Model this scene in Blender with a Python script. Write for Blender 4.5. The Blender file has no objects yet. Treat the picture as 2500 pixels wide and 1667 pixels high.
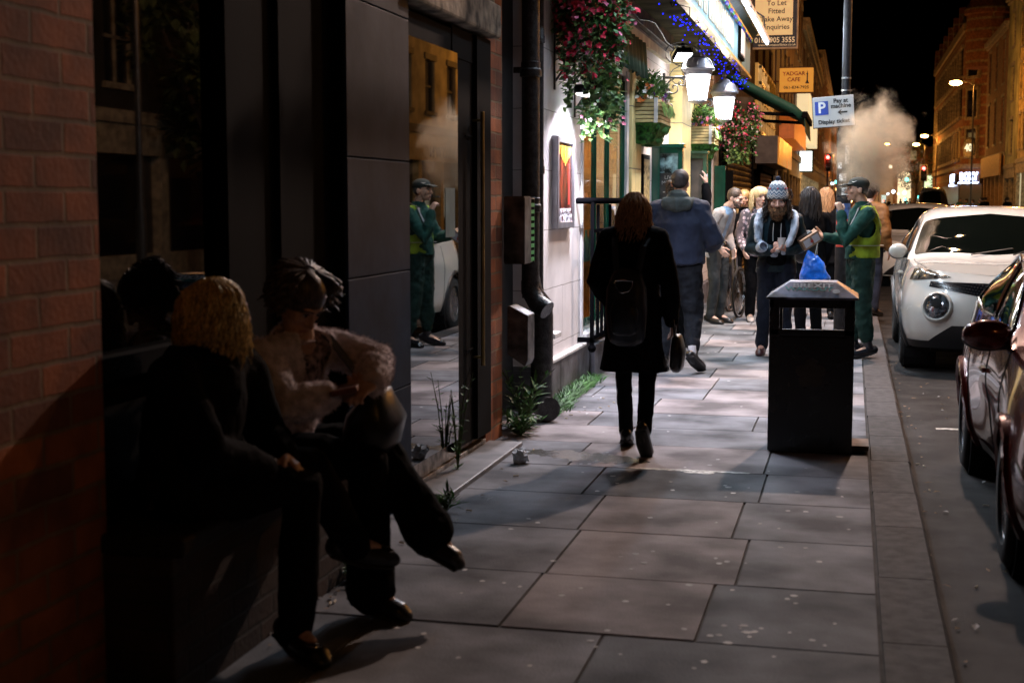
import bpy, bmesh, math, random
from math import radians as R, sin, cos, pi, atan2, sqrt
from mathutils import Vector as V, Matrix, Euler, noise
random.seed(7)
S = bpy.context.scene
C = S.collection
# ------------------------------------------------------------------ camera
cam = bpy.data.cameras.new('camera'); co = bpy.data.objects.new('camera', cam); C.objects.link(co)
co.location = (0, 0, 1.53); co.rotation_euler = (R(90) - math.atan(343/3472), 0, R(13.4))
cam.lens = 50; cam.sensor_width = 36.0; cam.clip_start = .1; cam.clip_end = 900
cam.dof.use_dof = True; cam.dof.focus_distance = 13.5; cam.dof.aperture_fstop = 3.6
S.camera = co
# ------------------------------------------------------------------ night sky
w = bpy.data.worlds.new("World"); S.world = w; w.use_nodes = True
nt = w.node_tree; bg = nt.nodes['Background']
sky = nt.nodes.new('ShaderNodeTexSky'); sky.sky_type = 'NISHITA'; sky.sun_disc = False
sky.sun_elevation = R(-6); sky.sun_rotation = R(250)
nt.links.new(sky.outputs[0], bg.inputs[0]); bg.inputs[1].default_value = .05
S.view_settings.view_transform = 'Standard'; S.view_settings.look = 'None'
S.view_settings.exposure = 0; S.view_settings.gamma = 1
SODIUM = (1.0, .50, .16); COOL = (.70, .84, 1.0)
def lamp(name, loc, power, col, size=.1, kind='POINT', rot=None, sy=None, spot=None, blend=.5):
    l = bpy.data.lights.new(name, kind); l.energy = power; l.color = col
    if kind == 'AREA':
        l.shape = 'RECTANGLE'; l.size = size; l.size_y = sy or size
    else: l.shadow_soft_size = size
    if kind == 'SPOT': l.spot_size = R(spot); l.spot_blend = blend
    o = bpy.data.objects.new(name, l); o.location = loc
    if rot: o.rotation_euler = rot
    C.objects.link(o); return o
def aim(o, tgt):
    o.rotation_euler = (V(tgt) - o.location).to_track_quat('-Z', 'Y').to_euler(); return o
# ------------------------------------------------------------------ materials
MATS = {}
def mat(name, col, rough=.6, metal=0, var=.15, vs=6, bump=0, bs=40, spec=.5, emit=None, es=0, coat=0, alpha=1, ior=None, sheen=0, col2=None, trans=0, st=None):
    if name in MATS: return MATS[name]
    m = bpy.data.materials.new(name); m.use_nodes = True; MATS[name] = m
    n = m.node_tree; b = n.nodes['Principled BSDF']; L = n.links.new
    b.inputs['Base Color'].default_value = (*col, 1); b.inputs['Roughness'].default_value = rough
    b.inputs['Metallic'].default_value = metal; b.inputs['Specular IOR Level'].default_value = spec
    b.inputs['Coat Weight'].default_value = coat; b.inputs['Coat Roughness'].default_value = .03
    b.inputs['Transmission Weight'].default_value = trans; b.inputs['Alpha'].default_value = alpha
    b.inputs['Sheen Weight'].default_value = sheen
    if ior: b.inputs['IOR'].default_value = ior
    if emit: b.inputs['Emission Color'].default_value = (*emit, 1); b.inputs['Emission Strength'].default_value = es
    if var or bump:
        tc = n.nodes.new('ShaderNodeTexCoord'); out = tc.outputs['Object']
        if st: mp = n.nodes.new('ShaderNodeMapping'); mp.inputs['Scale'].default_value = st; L(out, mp.inputs[0]); out = mp.outputs[0]
        if var:
            t = n.nodes.new('ShaderNodeTexNoise'); t.inputs['Scale'].default_value = vs; t.inputs['Detail'].default_value = 5
            L(out, t.inputs['Vector']); mx = n.nodes.new('ShaderNodeMix'); mx.data_type = 'RGBA'
            c2 = col2 or tuple(c*(1-var*1.6) for c in col); c1 = col if col2 else tuple(min(1, c*(1+var)) for c in col)
            mx.inputs[6].default_value = (*c1, 1); mx.inputs[7].default_value = (*c2, 1)
            rp = n.nodes.new('ShaderNodeMapRange'); rp.inputs[1].default_value = .35; rp.inputs[2].default_value = .65
            L(t.outputs[0], rp.inputs[0]); L(rp.outputs[0], mx.inputs[0]); L(mx.outputs[2], b.inputs['Base Color'])
            r2 = n.nodes.new('ShaderNodeMapRange'); r2.inputs[3].default_value = max(0, rough-.08); r2.inputs[4].default_value = min(1, rough+.1)
            L(t.outputs[0], r2.inputs[0]); L(r2.outputs[0], b.inputs['Roughness'])
        if bump:
            t2 = n.nodes.new('ShaderNodeTexNoise'); t2.inputs['Scale'].default_value = bs; t2.inputs['Detail'].default_value = 6
            L(out, t2.inputs['Vector']); bp = n.nodes.new('ShaderNodeBump'); bp.inputs['Strength'].default_value = bump
            bp.inputs['Distance'].default_value = .01; L(t2.outputs[0], bp.inputs['Height']); L(bp.outputs[0], b.inputs['Normal'])
    return m
def emis(name, col, s): return mat(name, (.0, .0, .0), 1, var=0, emit=col, es=s)
def brickmat(name, c1, c2, mortar, bw=.225, bh=.083, axis='X', ms=.008, rough=.85, squash=1.0, off=.5, bump=.6, dirt=.45, grit=.35):
    if name in MATS: return MATS[name]
    m = bpy.data.materials.new(name); m.use_nodes = True; MATS[name] = m
    n = m.node_tree; b = n.nodes['Principled BSDF']; L = n.links.new
    tc = n.nodes.new('ShaderNodeTexCoord'); sp = n.nodes.new('ShaderNodeSeparateXYZ'); cb = n.nodes.new('ShaderNodeCombineXYZ')
    L(tc.outputs['Object'], sp.inputs[0]); ad = n.nodes.new('ShaderNodeMath'); ad.operation = 'ADD'
    L(sp.outputs[0], ad.inputs[0]); L(sp.outputs[1], ad.inputs[1])
    L(ad.outputs[0], cb.inputs[0]); L(sp.outputs[2], cb.inputs[1])
    nz = n.nodes.new('ShaderNodeTexNoise'); nz.inputs['Scale'].default_value = 9; L(tc.outputs['Object'], nz.inputs[0])
    va = n.nodes.new('ShaderNodeVectorMath'); va.operation = 'MULTIPLY_ADD'; va.inputs[1].default_value = (.012, .012, 0)
    L(nz.outputs['Color'], va.inputs[0]); L(cb.outputs[0], va.inputs[2])
    br = n.nodes.new('ShaderNodeTexBrick'); L(va.outputs[0], br.inputs['Vector'])
    br.inputs['Scale'].default_value = 1; br.inputs['Brick Width'].default_value = bw; br.inputs['Row Height'].default_value = bh
    br.inputs['Mortar Size'].default_value = ms; br.inputs['Mortar Smooth'].default_value = .3; br.offset = off
    br.inputs['Color1'].default_value = (*c1, 1); br.inputs['Color2'].default_value = (*c2, 1); br.inputs['Mortar'].default_value = (*mortar, 1)
    t = n.nodes.new('ShaderNodeTexNoise'); t.inputs['Scale'].default_value = 5; t.inputs['Detail'].default_value = 8; L(tc.outputs['Object'], t.inputs[0])
    mr = n.nodes.new('ShaderNodeMapRange'); mr.inputs[1].default_value = .3; mr.inputs[2].default_value = .7; mr.inputs[3].default_value = dirt; mr.inputs[4].default_value = 1.2 if dirt < .7 else 1.05
    L(t.outputs[0], mr.inputs[0]); mx = n.nodes.new('ShaderNodeMix'); mx.data_type = 'RGBA'; mx.blend_type = 'MULTIPLY'; mx.inputs[0].default_value = 1
    L(br.outputs['Color'], mx.inputs[6]); L(mr.outputs[0], mx.inputs[7]); L(mx.outputs[2], b.inputs['Base Color'])
    b.inputs['Roughness'].default_value = rough
    bp = n.nodes.new('ShaderNodeBump'); bp.inputs['Strength'].default_value = bump; bp.inputs['Distance'].default_value = .012
    iv = n.nodes.new('ShaderNodeMath'); iv.operation = 'MULTIPLY_ADD'; iv.inputs[1].default_value = -1
    t3 = n.nodes.new('ShaderNodeTexNoise'); t3.inputs['Scale'].default_value = 45; t3.inputs['Detail'].default_value = 4; L(tc.outputs['Object'], t3.inputs[0])
    gs = n.nodes.new('ShaderNodeMath'); gs.operation = 'MULTIPLY'; gs.inputs[1].default_value = grit; L(t3.outputs[0], gs.inputs[0]); L(br.outputs['Fac'], iv.inputs[0]); L(gs.outputs[0], iv.inputs[2]); L(iv.outputs[0], bp.inputs['Height']); L(bp.outputs[0], b.inputs['Normal'])
    return m
# ------------------------------------------------------------------ things
def props(o, label=None, cat=None, group=None, kind=None):
    if label: o['label'] = label
    if cat: o['category'] = cat
    if group: o['group'] = group
    if kind: o['kind'] = kind
    return o
def thing(name, label, cat, loc=(0, 0, 0), rz=0, group=None):
    o = bpy.data.objects.new(name, None); C.objects.link(o); o.location = loc; o.rotation_euler = (0, 0, rz)
    o.empty_display_size = .2; return props(o, label, cat, group)
def mw(o):
    m = Matrix.LocRotScale(o.location, o.rotation_euler, o.scale)
    return mw(o.parent) @ o.matrix_parent_inverse @ m if o.parent else m
class MB:
    """collects shapes; build() links them as ONE mesh object"""
    def __init__(s): s.v = []; s.f = []; s.mi = []; s.m = 0
    def add(s, vs, fs):
        n = len(s.v); s.v += [tuple(p) for p in vs]
        for f in fs: s.f.append([i+n for i in f]); s.mi.append(s.m)
        return s
    def box(s, a, b, rot=None, c=None, tf=None):
        x0, y0, z0 = a; x1, y1, z1 = b
        p = [V((x, y, z)) for x in (x0, x1) for y in (y0, y1) for z in (z0, z1)]
        if rot is not None:
            c = V(c) if c else V(((x0+x1)/2, (y0+y1)/2, (z0+z1)/2)); M = rot.to_matrix() if isinstance(rot, Euler) else rot
            p = [c + M @ (q-c) for q in p]
        return s.add(p, [(0, 1, 3, 2), (4, 6, 7, 5), (0, 4, 5, 1), (2, 3, 7, 6), (0, 2, 6, 4), (1, 5, 7, 3)])
    def cbox(s, c, sz, rot=None):
        return s.box([c[i]-sz[i]/2 for i in range(3)], [c[i]+sz[i]/2 for i in range(3)], rot)
    def bbox(s, a, b, r=.01):
        """box with chamfered vertical and horizontal edges"""
        bm = bmesh.new(); bmesh.ops.create_cube(bm, size=1)
        for v in bm.verts: v.co = V([a[i]+(v.co[i]+.5)*(b[i]-a[i]) for i in range(3)])
        bmesh.ops.bevel(bm, geom=bm.edges[:], offset=r, segments=2, affect='EDGES')
        s.frombm(bm); return s
    def frombm(s, bm):
        bm.verts.index_update(); s.add([v.co[:] for v in bm.verts], [[v.index for v in f.verts] for f in bm.faces]); bm.free()
    def sweep(s, path, rad, n=10, side=None, cap=True, ex=1.0):
        """tube through path; rad = r or (rx, ry) per point; rounded ends"""
        P = [V(p) for p in path]; k = len(P)
        rad = [rad]*k if not isinstance(rad, (list, tuple)) or (len(rad) == 2 and k != 2 and not isinstance(rad[0], (tuple, list))) else list(rad)
        rad = [(r, r) if not isinstance(r, (tuple, list)) else r for r in rad]
        rings = []; up = V(side) if side else None
        for i in range(k):
            d = (P[min(i+1, k-1)]-P[max(i-1, 0)]).normalized()
            if up is None: up = V((0, 0, 1)) if abs(d.z) < .9 else V((1, 0, 0))
            a = (up - d*up.dot(d)); a = a.normalized() if a.length > 1e-5 else d.orthogonal().normalized()
            if not side: up = a
            rings.append((P[i], a, d.cross(a).normalized(), rad[i], d))
        if cap:
            c, a, b, r, d = rings[0]; m = min(r); L0 = [(c-d*m*.86, a, b, (r[0]*.5, r[1]*.5), d), (c-d*m*.5, a, b, (r[0]*.86, r[1]*.86), d)]
            c, a, b, r, d = rings[-1]; m = min(r); L1 = [(c+d*m*.5, a, b, (r[0]*.86, r[1]*.86), d), (c+d*m*.86, a, b, (r[0]*.5, r[1]*.5), d)]
            rings = L0+rings+L1
        vs = []
        for c, a, b, r, d in rings:
            for j in range(n):
                t = 2*pi*j/n; ca, sa = cos(t), sin(t)
                if ex != 1: ca = math.copysign(abs(ca)**ex, ca); sa = math.copysign(abs(sa)**ex, sa)
                vs.append(c + a*r[0]*ca + b*r[1]*sa)
        fs = [(i*n+j, i*n+(j+1) % n, (i+1)*n+(j+1) % n, (i+1)*n+j) for i in range(len(rings)-1) for j in range(n)]
        fs += [tuple(reversed(range(n))), tuple((len(rings)-1)*n+j for j in range(n))]
        return s.add(vs, fs)
    def cyl(s, a, b, r, r2=None, n=16): return s.sweep([a, b], [r, r if r2 is None else r2], n, cap=False)
    def ell(s, c, r, rot=None, n=14, m=9):
        c = V(c); r = (r, r, r) if not isinstance(r, (tuple, list)) else r
        M = (rot.to_matrix() if isinstance(rot, Euler) else rot) if rot is not None else Matrix.Identity(3)
        vs = [c + M @ V((0, 0, -r[2]))]
        for i in range(1, m):
            a = -pi/2+pi*i/m
            for j in range(n):
                t = 2*pi*j/n; vs.append(c + M @ V((r[0]*cos(a)*cos(t), r[1]*cos(a)*sin(t), r[2]*sin(a))))
        vs.append(c + M @ V((0, 0, r[2]))); k = len(vs)-1
        fs = [(0, 1+(j+1) % n, 1+j) for j in range(n)]
        fs += [(1+(i-1)*n+j, 1+(i-1)*n+(j+1) % n, 1+i*n+(j+1) % n, 1+i*n+j) for i in range(1, m-1) for j in range(n)]
        fs += [(1+(m-2)*n+j, 1+(m-2)*n+(j+1) % n, k) for j in range(n)]
        return s.add(vs, fs)
    def lathe(s, prof, c=(0, 0, 0), n=20, M=None):
        """prof [(r,z)...] round local z"""
        c = V(c); vs = []
        for r, z in prof:
            for j in range(n):
                t = 2*pi*j/n; p = V((r*cos(t), r*sin(t), z)); vs.append(c + (M @ p if M else p))
        k = len(prof)
        fs = [(i*n+j, i*n+(j+1) % n, (i+1)*n+(j+1) % n, (i+1)*n+j) for i in range(k-1) for j in range(n)]
        if prof[0][0] > 1e-4: fs.append(tuple(reversed(range(n))))
        if prof[-1][0] > 1e-4: fs.append(tuple((k-1)*n+j for j in range(n)))
        return s.add(vs, fs)
    def prism(s, poly, h, M=None):
        """polygon in local xy extruded 0..h along local z"""
        M = M or Matrix.Identity(4); n = len(poly)
        vs = [M @ V((x, y, 0)) for x, y in poly]+[M @ V((x, y, h)) for x, y in poly]
        return s.add(vs, [tuple(reversed(range(n))), tuple(range(n, 2*n))]+[(i, (i+1) % n, n+(i+1) % n, n+i) for i in range(n)])
    def quad(s, a, b, c, d): return s.add([a, b, c, d], [(0, 1, 2, 3)])
    def leaf(s, c, d, nrm, L, W):
        """folded leaf: four faces"""
        c = V(c); d = V(d).normalized(); u = d.cross(V(nrm)); u = u.normalized() if u.length > 1e-4 else d.orthogonal().normalized(); n = u.cross(d)
        return s.add([c, c+d*L*.45+u*W*.5+n*W*.18, c+d*L, c+d*L*.45-u*W*.5+n*W*.18, c+d*L*.5], [(0, 1, 4), (1, 2, 4), (0, 4, 3), (4, 2, 3)])
    def build(s, name, m, parent=None, smooth=None, bevel=0, label=None, mods=None):
        me = bpy.data.meshes.new(name); me.from_pydata(s.v, [], s.f); me.update()
        for x in (m if isinstance(m, (list, tuple)) else [m]): me.materials.append(x)
        if isinstance(m, (list, tuple)): me.polygons.foreach_set('material_index', s.mi)
        bm = bmesh.new(); bm.from_mesh(me); bmesh.ops.recalc_face_normals(bm, faces=bm.faces)
        if smooth is not None:
            for f in bm.faces: f.smooth = True
            for e in bm.edges:
                if len(e.link_faces) == 2 and e.calc_face_angle(0) > R(smooth): e.smooth = False
        bm.to_mesh(me); bm.free()
        o = bpy.data.objects.new(name, me); C.objects.link(o)
        if parent:
            o.parent = parent; o.matrix_parent_inverse = mw(parent).inverted()
        if bevel:
            b = o.modifiers.new('bevel', 'BEVEL'); b.width = bevel; b.segments = 2; b.limit_method = 'ANGLE'; b.angle_limit = R(40)
        if label: o['label'] = label
        return o
def struct(o): o['kind'] = 'structure'; return o
def solid(o, vox, sm=4, disp=0, dscale=.15, fac=.5, tex=None):
    """weld overlapping shapes to one continuous skin, smooth, wrinkle"""
    r = o.modifiers.new('remesh', 'REMESH'); r.mode = 'VOXEL'; r.voxel_size = vox; r.use_smooth_shade = True
    if sm: q = o.modifiers.new('smooth', 'SMOOTH'); q.iterations = sm; q.factor = fac
    if disp:
        nm = 'wr%.3f' % dscale
        t = bpy.data.textures.get(nm) or bpy.data.textures.new(nm, 'CLOUDS'); t.noise_scale = dscale; t.noise_depth = 2
        d = o.modifiers.new('wrinkle', 'DISPLACE'); d.texture = t; d.strength = disp; d.mid_level = .5; d.texture_coords = 'LOCAL'
    return o
def bake(o):
    """apply the modifiers so copies stay cheap"""
    dg = bpy.context.evaluated_depsgraph_get(); me = bpy.data.meshes.new_from_object(o.evaluated_get(dg)); o.modifiers.clear(); old = o.data; o.data = me; me.name = old.name; return o
def text(name, body, m, parent, loc, rot, size, sx=1, depth=.004, align='CENTER', bold=0, label=None, shear=0, sp=1):
    cu = bpy.data.curves.new(name, 'FONT'); cu.body = body; cu.size = size; cu.extrude = depth; cu.offset = bold; cu.align_x = align; cu.align_y = 'CENTER'
    cu.resolution_u = 3; cu.shear = shear; cu.space_character = sp
    t = bpy.data.objects.new('tmp', cu); C.objects.link(t); bpy.context.view_layer.update()
    me = bpy.data.meshes.new_from_object(t.evaluated_get(bpy.context.evaluated_depsgraph_get())); bpy.data.objects.remove(t)
    M = Matrix.Translation(loc) @ rot.to_matrix().to_4x4() @ Matrix.Diagonal((sx, 1, 1, 1)); me.transform(M); me.materials.clear(); me.materials.append(m)
    o = bpy.data.objects.new(name, me); C.objects.link(o)
    if parent: o.parent = parent; o.matrix_parent_inverse = mw(parent).inverted()
    if label: o['label'] = label
    return o
def copy_tree(o, parent=None):
    kids = [k for k in C.objects if k.parent == o]
    c = o.copy(); C.objects.link(c); c.parent = parent
    if o.type == 'MESH' or parent: c.matrix_parent_inverse = o.matrix_parent_inverse.copy()
    for k in kids: copy_tree(k, c)
    return c
WX = -2.2          # plane of the left-hand frontages
FR = Euler((R(90), 0, 0))            # text facing -Y (towards the camera)
FE = Euler((R(90), 0, R(90)))        # text on a left-hand wall, facing +X
FW = Euler((R(90), 0, R(-90)))       # text on a right-hand wall, facing -X
rnd = random.uniform
# ================================================================== SETTING
asph = mat('asphalt', (.024, .022, .021), .7, var=.4, vs=3, bump=.7, bs=220, spec=.15)
b = MB(); b.quad((.37, -15, -.1), (6.4, -15, -.1), (6.4, 260, -.1), (.37, 260, -.1)); struct(b.build('road', asph))
gr = MB(); gr.quad((-300, -60, -.3), (300, -60, -.3), (300, 420, -.3), (-300, 420, -.3)); struct(gr.build('ground', asph))
# pavement: slabs with open joints, laid in rows across
def slabmat(nm, c):
    return mat(nm, c, .7, var=.34, vs=2.3, bump=.3, bs=90, spec=.07)
sl = [slabmat('stone_slab_grey', (.20, .205, .222)), slabmat('stone_slab_buff', (.27, .243, .245)), slabmat('stone_slab_dark', (.125, .135, .15)),
      mat('joint_dirt', (.03, .027, .025), .9, var=.3), mat('gum', (.55, .54, .53), .7, var=.25), mat('salt_stain', (.75, .73, .68), .8, var=.4, vs=30), mat('damp_stone', (.06, .05, .035), .25, var=.4, vs=6)]
pv = MB()
known = {8.0: [(-1.63+.05), -.45], 7.22: [-1.35, -.43], 6.42: [-1.22, -.5], 5.62: [-1.2, -.42], 4.85: [-1.21, -.5]}
near = {(4.05, 0): 2, (4.05, 1): 0, (4.05, 2): 2, (5.62, 2): 0, (4.85, 0): 0, (4.85, 1): 1, (4.85, 2): 2, (5.62, 1): 1, (5.62, 0): 0, (8.8, 1): 0}
rows = [-3+.79*i for i in range(9)]+[4.05, 4.85, 5.62, 6.42, 7.22, 8.0, 8.8]
y = 8.8
while y < 60: y += rnd(.62, .86); rows.append(y)
rows.append(90); rows.append(200)
pv.m = 3; pv.quad((-2.6, -4, -.012), (.14, -4, -.012), (.14, 205, -.012), (-2.6, 205, -.012))
for i in range(len(rows)-1):
    y0, y1 = rows[i], rows[i+1]; js = known.get(y0)
    if js is None:
        js = []; x = -2.35+rnd(.3, 1.0)
        if i % 2: x += .3
        while x < -.1: js.append(x); x += rnd(.7, 1.15)
    xs = [-2.45]+js+[.128]
    for k in range(len(xs)-1):
        x0, x1 = xs[k], xs[k+1]
        if x1-x0 < .12: continue
        c = near.get((y0, k)); pv.m = c if c is not None else random.choice((0, 0, 1, 1, 2))
        g = .0032; z = rnd(-.0008, .0008); g2 = .016 if (y0 == 4.85 and k < 2) else g
        sk = -.012
        pv.add([(x0+g, y0+g2+sk*x0, z-.03), (x1-g, y0+g2+sk*x1, z-.03), (x1-g, y1-g+sk*x1, z-.03), (x0+g, y1-g+sk*x0, z-.03),
                (x0+g+.003, y0+g2+.003+sk*x0, z), (x1-g-.003, y0+g2+.003+sk*x1, z), (x1-g-.003, y1-g-.003+sk*x1, z), (x0+g+.003, y1-g-.003+sk*x0, z)],
               [(4, 5, 6, 7), (0, 1, 5, 4), (1, 2, 6, 5), (2, 3, 7, 6), (3, 0, 4, 7)])
pv.m = 4
for i in range(170):
    if i < 45: x, y = rnd(-1.6, .08), rnd(4, 8.4)
    elif i < 62: x, y = random.gauss(-.28, .14), random.gauss(5.1, .45)
    else: x, y = rnd(-2, .1), rnd(4.4, 20)
    x = min(x, .08)
    r = rnd(.007, .017); n = 9; ph = rnd(0, 6); st = rnd(.7, 1.3)
    pts = [(x+r*st*cos(ph+t*2*pi/n)*rnd(.7, 1.2), y+r*sin(ph+t*2*pi/n)*rnd(.8, 1.15), .0016) for t in range(n)]
    pv.add(pts+[(px, py, -.002) for px, py, _ in pts], [tuple(range(n))])
# pale salt line and damp patch near the walker's feet
def blob(mb, x0, x1, yf, wf, z, n=30):
    top = []; bot = []
    for i in range(n+1):
        t = i/n; x = x0+(x1-x0)*t; e = (sin(pi*t))**.5
        top.append((x, yf(t)+wf*e*rnd(.5, 1), z)); bot.append((x, yf(t)-wf*e*rnd(.5, 1), z))
    mb.add(top+bot, [(i, i+1, n+2+i, n+1+i) for i in range(n)])
pv.m = 5; blob(pv, -1.25, -.52, lambda t: 8.02-.012*t, .034, .0022); blob(pv, -.9, -.72, lambda t: 7.96, .05, .0026, 12)
pv.m = 6; blob(pv, -1.95, -1.12, lambda t: 8.42-.2*t, .19, .0013)
struct(pv.build('pavement', sl))
kb = MB(); km = [mat('kerb_granite', (.075, .07, .07), .75, var=.15, vs=14, bump=.4, bs=180, spec=.15), mat('kerb_granite_dark', (.05, .047, .046), .75, var=.15, vs=14, bump=.4, bs=180, spec=.15), sl[3]]  # kerb tones darkened to carry the light's fall-off towards the right
y = -4.1
while y < 200:
    L = rnd(.75, .98) if y < 60 else 6
    kb.m = random.choice((0, 0, 0, 1)) if y > 6.7 else 1
    j = rnd(-.004, .004)
    kb.add([(.14+j, y+.004, -.16), (.37+j, y+.004, -.16), (.37+j, y+L-.004, -.16), (.14+j, y+L-.004, -.16), (.14+j, y+.004, .002), (.355+j, y+.004, .002), (.355+j, y+L-.004, .002), (.14+j, y+L-.004, .002), (.37+j, y+.004, -.014), (.37+j, y+L-.004, -.014)],
           [(4, 5, 6, 7), (5, 8, 9, 6), (8, 1, 2, 9), (0, 4, 7, 3), (0, 1, 8, 5, 4), (3, 7, 6, 9, 2)])
    y += L
kb.m = 2; kb.quad((.12, -4, -.03), (.36, -4, -.03), (.36, 200, -.03), (.12, 200, -.03))
struct(kb.build('kerb', km))
# grime strip and yellow / white road markings
mk = MB(); wl = mat('road_paint', (.5, .48, .42), .7, var=.6, vs=14)
mk.quad((.62, 10.5, -.096), (2.3, 10.55, -.096), (2.3, 10.62, -.096), (.62, 10.57, -.096)); mk.quad((.6, 17.6, -.096), (2.3, 17.6, -.096), (2.3, 17.7, -.096), (.6, 17.7, -.096))
mk.quad((2.5, 4, -.096), (2.56, 4, -.096), (2.56, 60, -.096), (2.5, 60, -.096)); struct(mk.build('bay_marking', wl))
rp = MB(); rp.box((6.4, -15, -.3), (9.5, 220, .0)); struct(rp.build('far_pavement', sl[0]))
# litter: fag ends, leaves, paper along wall foot and gutter
lit = MB(); lm = [mat('fag_end', (.6, .5, .36), .8), mat('dead_leaf', (.22, .14, .07), .8), mat('paper_scrap', (.6, .6, .6), .8)]
for i in range(120):
    k = random.choice((0, 1, 1, 2)); lit.m = k
    if i < 35: x, y, z = rnd(-2.0, -1.75), rnd(4.2, 8.5), .008
    elif i < 50: x, y, z = rnd(-1.95, -1.6), rnd(9.6, 11), .008
    else: x, y, z = rnd(.38, .9)if i < 95 else rnd(.38, .48), rnd(5, 16), -.092
    a = rnd(0, 6.3)
    if k == 0: lit.cyl((x, y, z), (x+.03*cos(a), y+.03*sin(a), z), .004, n=6)
    else: lit.leaf((x, y, z), (cos(a), sin(a), rnd(0, .3)), (0, 0, 1), rnd(.02, .05), rnd(.012, .03))
props(lit.build('litter', lm), 'scattered fag ends, leaves and paper scraps along wall foot and gutter', 'litter', kind='stuff')
# crumpled paper by the doorway
cp = MB(); cp.ell((-1.86, 8.02, .045), (.05, .045, .04), n=12, m=8); o = cp.build('crumpled_paper', mat('tissue', (.55, .6, .66), .8))
for v in o.data.vertices: v.co += V((rnd(-.018, .018), rnd(-.018, .018), rnd(-.014, .014)))
props(o, 'crumpled white tissue on the ground beside the dark doorway', 'tissue')

# ================================================================== NEAR BRICK BUILDING (dark shop unit)
B1 = thing('brick_building', 'dark brick shop building with black granite pier and glass door beside the seated women', 'building', (-2.4, 4, 0))
bk = brickmat('old_red_brick', (.42, .11, .022), (.15, .04, .012), (.22, .13, .06), bw=.30, bh=.098, ms=.008, bump=.8, grit=.3)  # brick colour pushed to orange to carry the street lamp's light
b = MB(); b.box((-5, -4, -.2), (WX, 3.88, 5)); b.box((-5, 3.88, 3.4), (WX, 8.96, 6)); b.box((-2.9, 8.53, -.2), (WX, 8.96, 5.5)); b.build('wall', bk, B1, bevel=.004)
blk = mat('black_frame', (.004, .004, .004), .85, var=0, spec=.05)
glass = mat('dark_window_glass', (.002, .002, .002), .015, var=0, spec=1.0, ior=1.75)
b = MB(); b.box((-2.5, 3.9, 1.0), (-2.26, 4.80, 3.4)); b.build('window_pane', mat('dim_window_glass', (.001, .001, .001), .02, var=0, spec=.6, ior=1.4), B1)
b = MB(); b.box((-2.5, 3.88, .48), (-2.24, 5.96, 1.0)); b.box((-2.5, 3.88, .98), (-2.2, 4.86, 1.05)); b.box((-2.5, 4.80, 1.0), (-2.23, 5.95, 3.4)); b.box((-2.24, 4.82, .5), (-2.21, 4.87, 3.4)); b.box((-2.24, 5.3, .5), (-2.205, 5.34, 3.4)); b.build('window_frame', blk, B1)
b = MB(); b.box((-2.5, 3.85, -.2), (-1.97, 5.93, .46)); b.build('plinth', brickmat('shaded_brick', (.04, .02, .014), (.03, .016, .01), (.025, .02, .016), bw=.22, bh=.08), B1, bevel=.01)  # shade from the sitters is put into this near-black brick colour
b = MB(); b.box((-2.45, 3.84, .46), (-1.93, 5.945, .52)); b.build('seat_ledge', mat('shaded_ledge_stone', (.02, .019, .018), .7, bump=.3, spec=.2), B1, bevel=.012)  # ledge colour likewise darkened in place of the sitters' shade
gm = mat('black_granite', (.012, .022, .046), .62, var=.35, vs=2.2, bump=.12, bs=18, spec=.10)  # blue tint of the granite stands in for cool light on it
for z0, z1 in ((-.1, .60), (.607, 1.18), (1.187, 1.72), (1.727, 2.42), (2.427, 3.4)):
    b = MB(); b.box((-2.42, 5.962, z0), (-2.165, 6.87, z1)); b.build('granite_panel', gm, B1, bevel=.003)
b = MB(); b.box((-2.45, 5.95, -.1), (-2.18, 6.865, 3.4)); b.build('pier_core', blk, B1)
b = MB(); b.box((-2.6, 6.875, .17), (-2.25, 7.78, 2.35)); dp = b.build('door_pane', glass, B1)
b = MB(); b.box((-2.262, 7.52, 1.33), (-2.248, 7.71, 1.60)); b.build('notice', mat('pale_notice', (.10, .22, .26), .5, emit=(.1, .22, .27), es=.0), dp)
b = MB()
b.box((-2.55, 7.72, .1), (-2.23, 7.84, 2.5)); b.box((-2.5, 7.84, .1), (-2.24, 8.2, 2.5)); b.box((-2.55, 8.2, .1), (-2.215, 8.53, 2.5)); b.box((-2.6, 6.9, 2.33), (-2.235, 8.53, 2.48)); b.box((-2.6, 6.9, 2.5), (-2.3, 8.53, 2.7))
b.box((-2.235, 8.0, .65), (-2.23, 8.16, .66)); b.box((-2.235, 8.0, 1.9), (-2.23, 8.16, 1.91)); df = b.build('door_frame', blk, B1, bevel=.004)
b = MB(); b.cyl((-2.18, 8.19, .55), (-2.18, 8.19, 2.05), .012, n=10); b.cyl((-2.18, 8.19, .6), (-2.25, 8.19, .6), .008, n=8); b.cyl((-2.18, 8.19, 2.0), (-2.25, 8.19, 2.0), .008, n=8)
b.build('pull_handle', mat('brass', (.5, .38, .16), .3, .9), df, smooth=40)
dp.location.x += .083; df.location.x += .05
b = MB(); b.box((-2.5, 6.9, .0), (-2.2, 8.53, .05)); b.box((-2.5, 6.905, .05), (-2.215, 7.9, .155)); b.box((-2.5, 6.905, .155), (-2.235, 7.9, .175)); b.box((-2.6, 7.9, .05), (-2.24, 8.5, .1))
b.build('threshold', mat('worn_metal', (.30, .27, .25), .45, .6, var=.5, vs=14), B1, bevel=.003)
b = MB(); b.box((-2.2, 6.93, -.05), (-1.98, 8.6, .028)); b.build('step', mat('step_stone', (.16, .15, .15), .5, var=.3), B1, bevel=.006)
st = mat('weathered_stone', (.30, .26, .19), .85, var=.45, vs=9, bump=.8, bs=22)
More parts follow.
